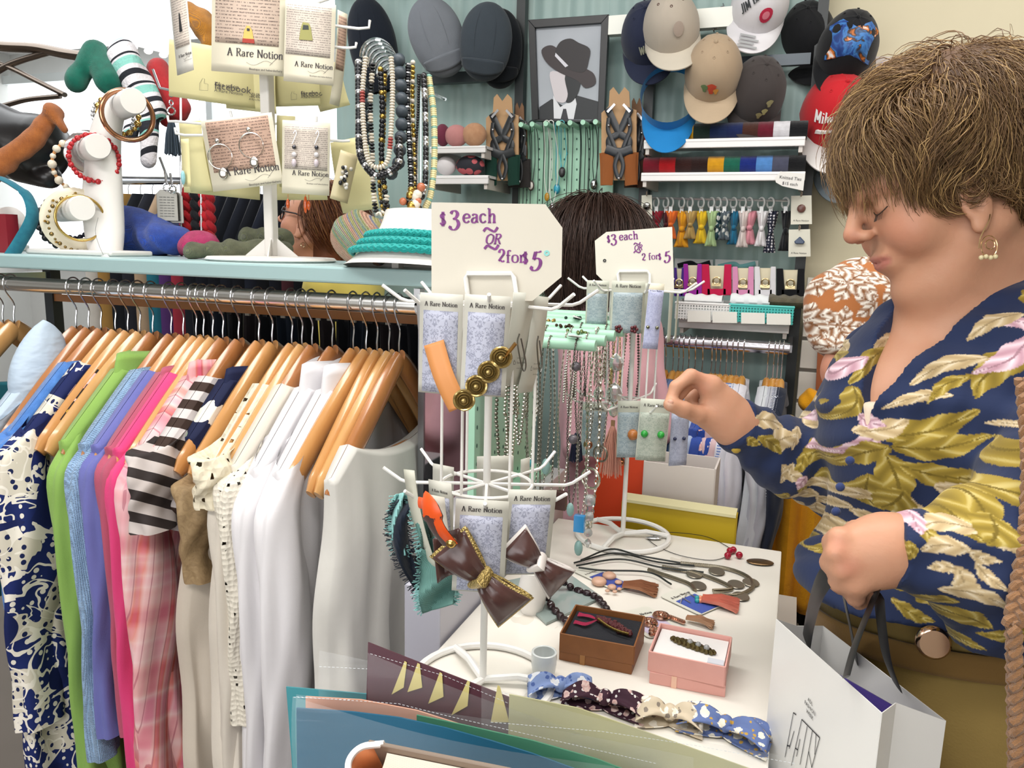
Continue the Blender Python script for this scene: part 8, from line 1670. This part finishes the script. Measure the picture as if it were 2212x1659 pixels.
def c4(l): return [((1640+a/2.724), (1050+b/2.724), (1640+c/2.724), (1050+e/2.724), w_/2.724, k) for a, b, c, e, w_, k in l]
LV = c3([(1340, 1090, 1790, 930, 150, 'g'), (1400, 1150, 1830, 1065, 130, 'g'), (1360, 1130, 1190, 1360, 120, 'g'), (1390, 1200, 1460, 1510, 160, 'g'), (1460, 1260, 1870, 1290, 120, 'g'), (1620, 1370, 2130, 1400, 150, 'b'), (2150, 1180, 1790, 1210, 100, 'b'), (2150, 1260, 1930, 1300, 70, 'b'), (2140, 1090, 1800, 1000, 90, 'b'), (2060, 1020, 1890, 950, 60, 'b'),
 (2020, 600, 1780, 870, 130, 'g'), (2050, 520, 1790, 730, 90, 'p'), (1950, 400, 2080, 520, 70, 'p'), (2060, 390, 1830, 540, 70, 'b'), (2220, 250, 2110, 390, 110, 'g'), (2220, 420, 2140, 570, 100, 'g'), (2140, 560, 2220, 720, 90, 'g'), (1720, 470, 1400, 640, 70, 'b'), (1580, 560, 1280, 790, 90, 'g'), (1400, 620, 1200, 800, 70, 'p'),
 (1290, 800, 1190, 1020, 90, 'g'), (1170, 830, 1120, 960, 60, 'g'), (1350, 1080, 1200, 1220, 100, 'p'), (1680, 850, 1360, 940, 60, 'b'), (1880, 640, 1500, 800, 80, 'b'), (1800, 740, 1560, 900, 60, 'g'), (1180, 1080, 1100, 1240, 70, 'b'), (1190, 1250, 1120, 1420, 70, 'g'),
 (520, 990, 720, 1030, 90, 'b'), (620, 1140, 790, 1075, 120, 'b'), (540, 1080, 700, 1180, 70, 'g'), (880, 1020, 1070, 955, 90, 'b'), (1000, 1090, 880, 1190, 110, 'g'), (950, 1230, 1010, 1400, 100, 'g'), (830, 1330, 900, 1440, 60, 'g'), (700, 1240, 850, 1330, 70, 'b'), (900, 940, 990, 990, 60, 'p'), (1120, 1330, 1060, 1480, 60, 'b'), (480, 1080, 560, 1120, 50, 'g')])
LV += c4([(1080, 190, 820, 205, 80, 'b'), (1010, 290, 795, 315, 90, 'b'), (960, 400, 840, 420, 60, 'b'), (960, 390, 1060, 560, 100, 'b'), (1000, 300, 1140, 340, 60, 'b'), (1090, 190, 1300, 330, 120, 'b'), (1250, 270, 1350, 520, 130, 'g'), (1040, 360, 1160, 490, 60, 'b'), (880, 520, 1200, 600, 80, 'b'), (1180, 740, 890, 690, 100, 'g'), (1000, 600, 790, 650, 70, 'g'), (1340, 690, 1150, 800, 90, 'g'),
 (830, 20, 760, 150, 170, 'g'), (1040, 40, 1480, 110, 160, 'b'), (1400, 400, 1500, 590, 150, 'p'), (1380, 470, 1340, 640, 100, 'b'), (1450, 250, 1560, 380, 120, 'g'), (1480, 620, 1560, 820, 140, 'p'), (560, 30, 520, 130, 80, 'p'), (470, 160, 450, 260, 60, 'g'), (1440, 780, 1560, 960, 90, 'b'), (620, 560, 520, 640, 60, 'b'), (700, 620, 860, 700, 70, 'g')])
RG = np.random.default_rng(5)
def to2(vs):
    q = vs-np.array(CAM); return np.stack([q@np.array(RT), q@np.array(UP)], 1)
def lv2m(l, d): return [((a-1106)/FOC*d, (829.5-b_)/FOC*d, (c-1106)/FOC*d, (829.5-e)/FOC*d, w_/FOC*d, k) for a, b_, c, e, w_, k in l]
dl = lambda a, b_: 1.05 if a < 1800 else (.75 if b_ > 1090 and a > 1920 else .86)
LVm = []
for l in LV: LVm += lv2m([l], dl(l[0], l[1]))
for i in range(60):
    x, y, a = RG.uniform(.5, 1.3), RG.uniform(-.55, .3), RG.uniform(0, 6.28); LVm.insert(0, (x, y, x+.05*math.cos(a), y+.05*math.sin(a), .024, 'gbp'[i % 3]))
for _ in range(1): vs, fs = subdiv(vs, fs)
npobj('blouse', vs, fs, vcol(.85, .3, .12, .1, 22, .005), me_, stamp(to2(vs), LVm, '#27314f'))
cm_ = xf_prims([], Matrix.Identity(4)); vs, fs = snets(lambda p: np.maximum(sdf(p, [(t_, a, b_, c-.006, e-.006, k, o_) if t_ == 'c' else (t_, a, b_-.006, c, e, k, o_) for t_, a, b_, c, e, k, o_ in torso[2:6]]), (p-np.array(P(1880, 868, .87)))@np.array(UP)), lo, hi, .006)
npobj('camisole', vs, fs, fabric('#e4d3bd', 500, .8, .1), me_)
m = M()
for i in range(7):
    pass
for px, py in ((1836, 995), (1815, 1052), (1806, 1105), (1802, 1165)):
    m = M(); m.sph(P(px, py, .838), .005, 10); obj('blouse_button', m, fabric('#33406b'), me_)
for px, py, d in ((1590, 968, .99), (1624, 978, 1.0)):
    m = M(); m.sph(P(px, py, d), .007, 10); obj('cuff_button', m, fabric('#b5983f'), me_)
# trousers with a waistband and pleats
trs = [rc(W(2060, 1280, .95), W(2090, 1420, .95), .142, .165, .05), rc(W(2090, 1420, .95), W(2110, 1800, .95), .165, .17, .05), rc(W(2110, 1800, .95), W(2090, 3300, 1.25), .15, .1, .05)]
def trf(p):
    u = p@np.array(RT); v = p@np.array(UP); return sdf(p, trs)+.003*np.sin(u*85)*np.clip((-v-.3)*6, 0, 1)
lo, hi = bounds(trs); lo[2] = max(lo[2], .02); vs, fs = snets(trf, lo, hi, .007)
tr_ = npobj('trousers', vs, fs, fabric('#8a7440', 400, .8, .3, '#7a6436', 8), me_)
m = M(); cw = P(2068, 1345, .95)
m.grid(lambda u, v: tuple(cw+CF(math.cos(2*PI*u)*.168, .028*(v-.5), math.sin(2*PI*u)*.168)), 48, 4, cu=True); obj('waistband', m, fabric('#7c5f34'), tr_, solid=.004)
m = M(); m.lathe([(.002, .006), (.014, .006), (.017, .002), (.017, -.002), (.002, -.004)], 28, basis(P(2016, 1388, .792), tuple(CF(1, 0, -.3).normalized()), tuple(UP), tuple(CF(-.3, 0, -1).normalized()))); obj('trouser_button', m, metal('#dcb9a0', .15), tr_)
# plaited bag strap worn across the body
def plait(a, b, r, mat, name, par, n=60, bend=(0, 0, 0)):
    a, b = V(a), V(b); d = (b-a); x, y, z = frame(d, tuple(UP)); m = M()
    for k in range(3):
        ps = []
        for i in range(n+1):
            t_ = i/n; ph = t_*d.length/.030*2*PI+k*2*PI/3; ps.append(a+d*t_+V(bend)*math.sin(PI*t_)+x*math.sin(ph)*r*.9+y*math.sin(2*ph)*r*.45)
        m.tube(ps, r*.62, 7)
    obj(name, m, mat, par)
sb = thing('shoulder_bag_strap', 'plaited tan rope bag strap hanging down over the navy blouse and trousers', 'bag strap', W(2200, 1660, .72))
plait(P(2215, 820, .715), P(2190, 1350, .66), .0065, knit('#9a6f4c', '#a87d58', 300, .5), 'strap_cord', sb, 70, CF(.004, 0, -.01)); plait(P(2190, 1350, .66), P(2198, 1800, .68), .0065, knit('#9a6f4c', '#a87d58', 300, .5), 'strap_cord', sb, 70)
# ============ dark haired woman in pink, seen from behind
w2 = thing('person', 'woman with a straight dark brown bob and pale pink top, seen from behind', 'person', W(1310, 1900, 1.95))
H2 = head_frame(P(1303, 548, 1.95), CF(.62, -.05, .78), CF(0, 1, 0), 1.0)
b2 = xf_prims(head_prims(), H2)+[rc(W(1300, 600, 1.95), W(1300, 700, 1.95), .05, .055, .03), rc(W(1310, 760, 1.95), W(1320, 1150, 1.95), .1, .11, .08), rc(W(1320, 1150, 1.95), W(1320, 2500, 2.1), .11, .1, .08)]
lo, hi = bounds(b2); lo[2] = .3; build_body('body', b2, '#cf9a80', w2, H2, .008, lo, hi)
t2 = [rc(W(1262, 690, 1.9), W(1370, 690, 2.05), .065, .065, .05), rc(W(1310, 740, 1.95), W(1320, 1150, 1.95), .12, .13, .06), rc(W(1320, 1150, 1.95), W(1320, 1500, 1.97), .13, .14, .06), rc(W(1262, 720, 1.88), W(1258, 960, 1.85), .055, .05, .03), rc(W(1385, 720, 2.07), W(1410, 930, 2.0), .055, .05, .03)]
def t2f(p): return sdf(p, t2)+.003*np.sin(p@np.array(CF(12, 26, 20))+2*np.sin(p@np.array(CF(14, -9, 3))))
lo, hi = bounds(t2); vs, fs = snets(t2f, lo, hi, .009); npobj('pink_top', vs, fs, fabric('#e5b0b9', 300, .85, .3), w2)
C2 = np.array((-.03, 0, .045)); R2 = np.array((.1, .084, .096))
hb = xf_prims([el(C2, R2), rc((-.055, 0, .02), (-.05, 0, -.115), .080, .078, .05), el((.1, 0, -.08), (.1, .12, .13), .02, -1)], H2)
l2, h2 = bounds(hb); vs, fs = snets(lambda p: sdf(p, hb), l2, h2, .007); hr2 = npobj('hair', vs, fs, plain('#35241d', .45), w2)
def root2(R, n):
    v = R.normal(0, 1, (n*4, 3)); v /= np.linalg.norm(v, axis=1)[:, None]; p = C2+v*R2*1.01; k = (p[:, 2] > .05) & (p[:, 0] < .07); return p[k][:n], v[k][:n]
def flow2(p, nrm):
    n_ = (p-C2)/R2; r = np.linalg.norm(n_[:, :2] if False else n_, axis=1)[:, None]; d = p-np.array((-.02, 0, .15)); d[:, 2] -= .12; up_ = (p[:, 2] > 0)[:, None]
    d -= np.where(up_, 1, 0)*n_/r*(d*n_/r).sum(1)[:, None]; hz_ = n_.copy(); hz_[:, 2] = 0; d = np.where(up_, d, np.array((.0, 0, -1.0))-hz_*.12*np.clip((r-.92)*6, 0, 1)); return d/(np.linalg.norm(d, axis=1)[:, None]+1e-9)
v_, f_, c_ = tufts(4500, root2, flow2, .026, 11, .0010, ('#33231c', '#432e26', '#574036'), H2, 8, .08, 3, .03); npobj('hair_strands', v_, f_, hairm, hr2, c_)['kind'] = 'stuff'
# ============ woman in glasses looking up, behind the shelf
w4 = thing('person', 'auburn haired woman in black glasses and yellow top, looking up behind the earring stand', 'person', W(690, 1500, 2.5))
H4 = head_frame(P(678, 492, 2.45), CF(-.94, .26, .05), CF(.26, .94, 0), 1.0)
b4 = xf_prims(head_prims(), H4)+[rc(W(700, 520, 2.46), W(730, 600, 2.48), .05, .05, .03), rc(W(735, 700, 2.5), W(735, 1000, 2.5), .12, .13, .08), rc(W(735, 1000, 2.5), W(735, 1500, 2.6), .12, .1, .08)]
lo, hi = bounds(b4); build_body('body', b4, '#d9a184', w4, H4, .006, lo, hi)
t4 = [rc(W(700, 618, 2.4), W(790, 618, 2.58), .06, .06, .05), rc(W(740, 660, 2.5), W(740, 1250, 2.5), .13, .15, .06)]
lo, hi = bounds(t4); vs, fs = snets(lambda p: sdf(p, t4), lo, hi, .01); npobj('yellow_top', vs, fs, fabric('#e3cf6a'), w4)
m = M()
for s in (-1, 1):
    m.ring(H4 @ V((.098, .033*s, .015)), .0225, .0026, H4.to_3x3() @ V((1, .25*s, 0)), 20, 6, sc=(1.15, .85)); m.tube([H4 @ V(p) for p in ((.092, .056*s, .018), (.04, .078*s, .018), (-.02, .08*s, .008))], .0024, 6)
m.tube([H4 @ V((.1, -.01, .018)), H4 @ V((.1, .01, .018))], .002, 6); obj('glasses', m, plain('#17181c', .25), w4)
C4 = np.array((-.03, 0, .05)); R4 = np.array((.108, .088, .096))
hc = xf_prims([el(C4, R4), rc((-.05, 0, .02), (-.07, 0, -.09), .075, .05, .05), el((.07, 0, -.06), (.085, .12, .105), .02, -1)], H4)
l2, h2 = bounds(hc); vs, fs = snets(lambda p: sdf(p, hc), l2, h2, .006); hr4 = npobj('hair', vs, fs, plain('#6d3d22', .5), w4)
def root4(R, n):
    v = R.normal(0, 1, (n*4, 3)); v /= np.linalg.norm(v, axis=1)[:, None]; p = C4+v*R4*1.02; k = (p[:, 2] > .05) & (p[:, 0] < .035); return p[k][:n], v[k][:n]
def flow4(p, nrm):
    n_ = (p-C4)/R4; r = np.linalg.norm(n_, axis=1)[:, None]; n_ = n_/r; d = p-np.array((-.0, 0, .17)); d[:, 2] -= .08; d[:, 0] -= .11; d -= n_*(d*n_).sum(1)[:, None]; return d/(np.linalg.norm(d, axis=1)[:, None]+1e-9)
v_, f_, c_ = tufts(1400, root4, flow4, .017, 10, .0016, ('#5b321c', '#8a5230', '#b27a4a'), H4, 9, .2); npobj('hair_strands', v_, f_, hairm, hr4, c_)['kind'] = 'stuff'
m = M(); m.ring(H4 @ V((-.012, .084, -.07)), .007, .0009, tuple(FW), 14, 5); obj('earring', m, metal('#d9c9a0'), w4)
# ============ woman in the tan floral dress behind
w3 = thing('person', 'person in a tan and white floral dress with a puffed sleeve, mostly hidden', 'person', W(1960, 1700, 1.5))
H3 = head_frame(P(2090, 440, 1.5), CF(.5, 0, .86), CF(0, 1, 0), .98)
b3 = xf_prims(head_prims(), H3)+[rc(W(2080, 500, 1.5), W(2070, 600, 1.5), .05, .055, .03), rc(W(2060, 700, 1.5), W(2060, 1100, 1.5), .13, .13, .08), rc(W(1880, 640, 1.42), W(1832, 800, 1.36), .045, .04, .03), rc(W(1832, 800, 1.36), W(1870, 1000, 1.32), .038, .03, .03)]
lo, hi = bounds(b3); build_body('body', b3, '#c98f76', w3, H3, .007, lo, hi)
hd3 = xf_prims([el(C4, R4), rc((-.05, 0, .02), (-.06, 0, -.08), .075, .06, .05), el((.07, 0, -.06), (.085, .12, .105), .02, -1)], H3); l2, h2 = bounds(hd3); vs, fs = snets(lambda p: sdf(p, hd3), l2, h2, .008); npobj('hair', vs, fs, plain('#4a3324', .5), w3)
t3 = [el(W(1868, 668, 1.40), (.108, .1, .092), .02), el(W(1850, 745, 1.37), (.075, .075, .03), .03), rc(W(1930, 600, 1.46), W(2160, 640, 1.55), .06, .06, .04), rc(W(2060, 700, 1.5), W(2060, 1500, 1.5), .15, .17, .06)]
def t3f(p): return sdf(p, t3)+.004*np.sin(p@np.array(CF(190, 0, 60)))*(p@np.array(RT) > P(1930, 700, 1.45).dot(RT))+.003*np.sin(p@np.array(CF(60, 60, 20)))
lo, hi = bounds(t3); vs, fs = snets(t3f, lo, hi, .0052)
F3 = []
for i in range(420):
    x, y = RG.uniform(.5, 1.06), RG.uniform(-.45, .3)
    for k in range(5 if i % 3 == 0 else 2):
        a = k*1.257+i; F3.append((x, y, x+.036*math.cos(a), y+.036*math.sin(a), .02, 'w'))
vs, fs = subdiv(vs, fs); c3_ = stamp(to2(vs), F3, '#a8683a'); npobj('floral_dress', vs, fs, vcol(.75, .3), w3, c3_)
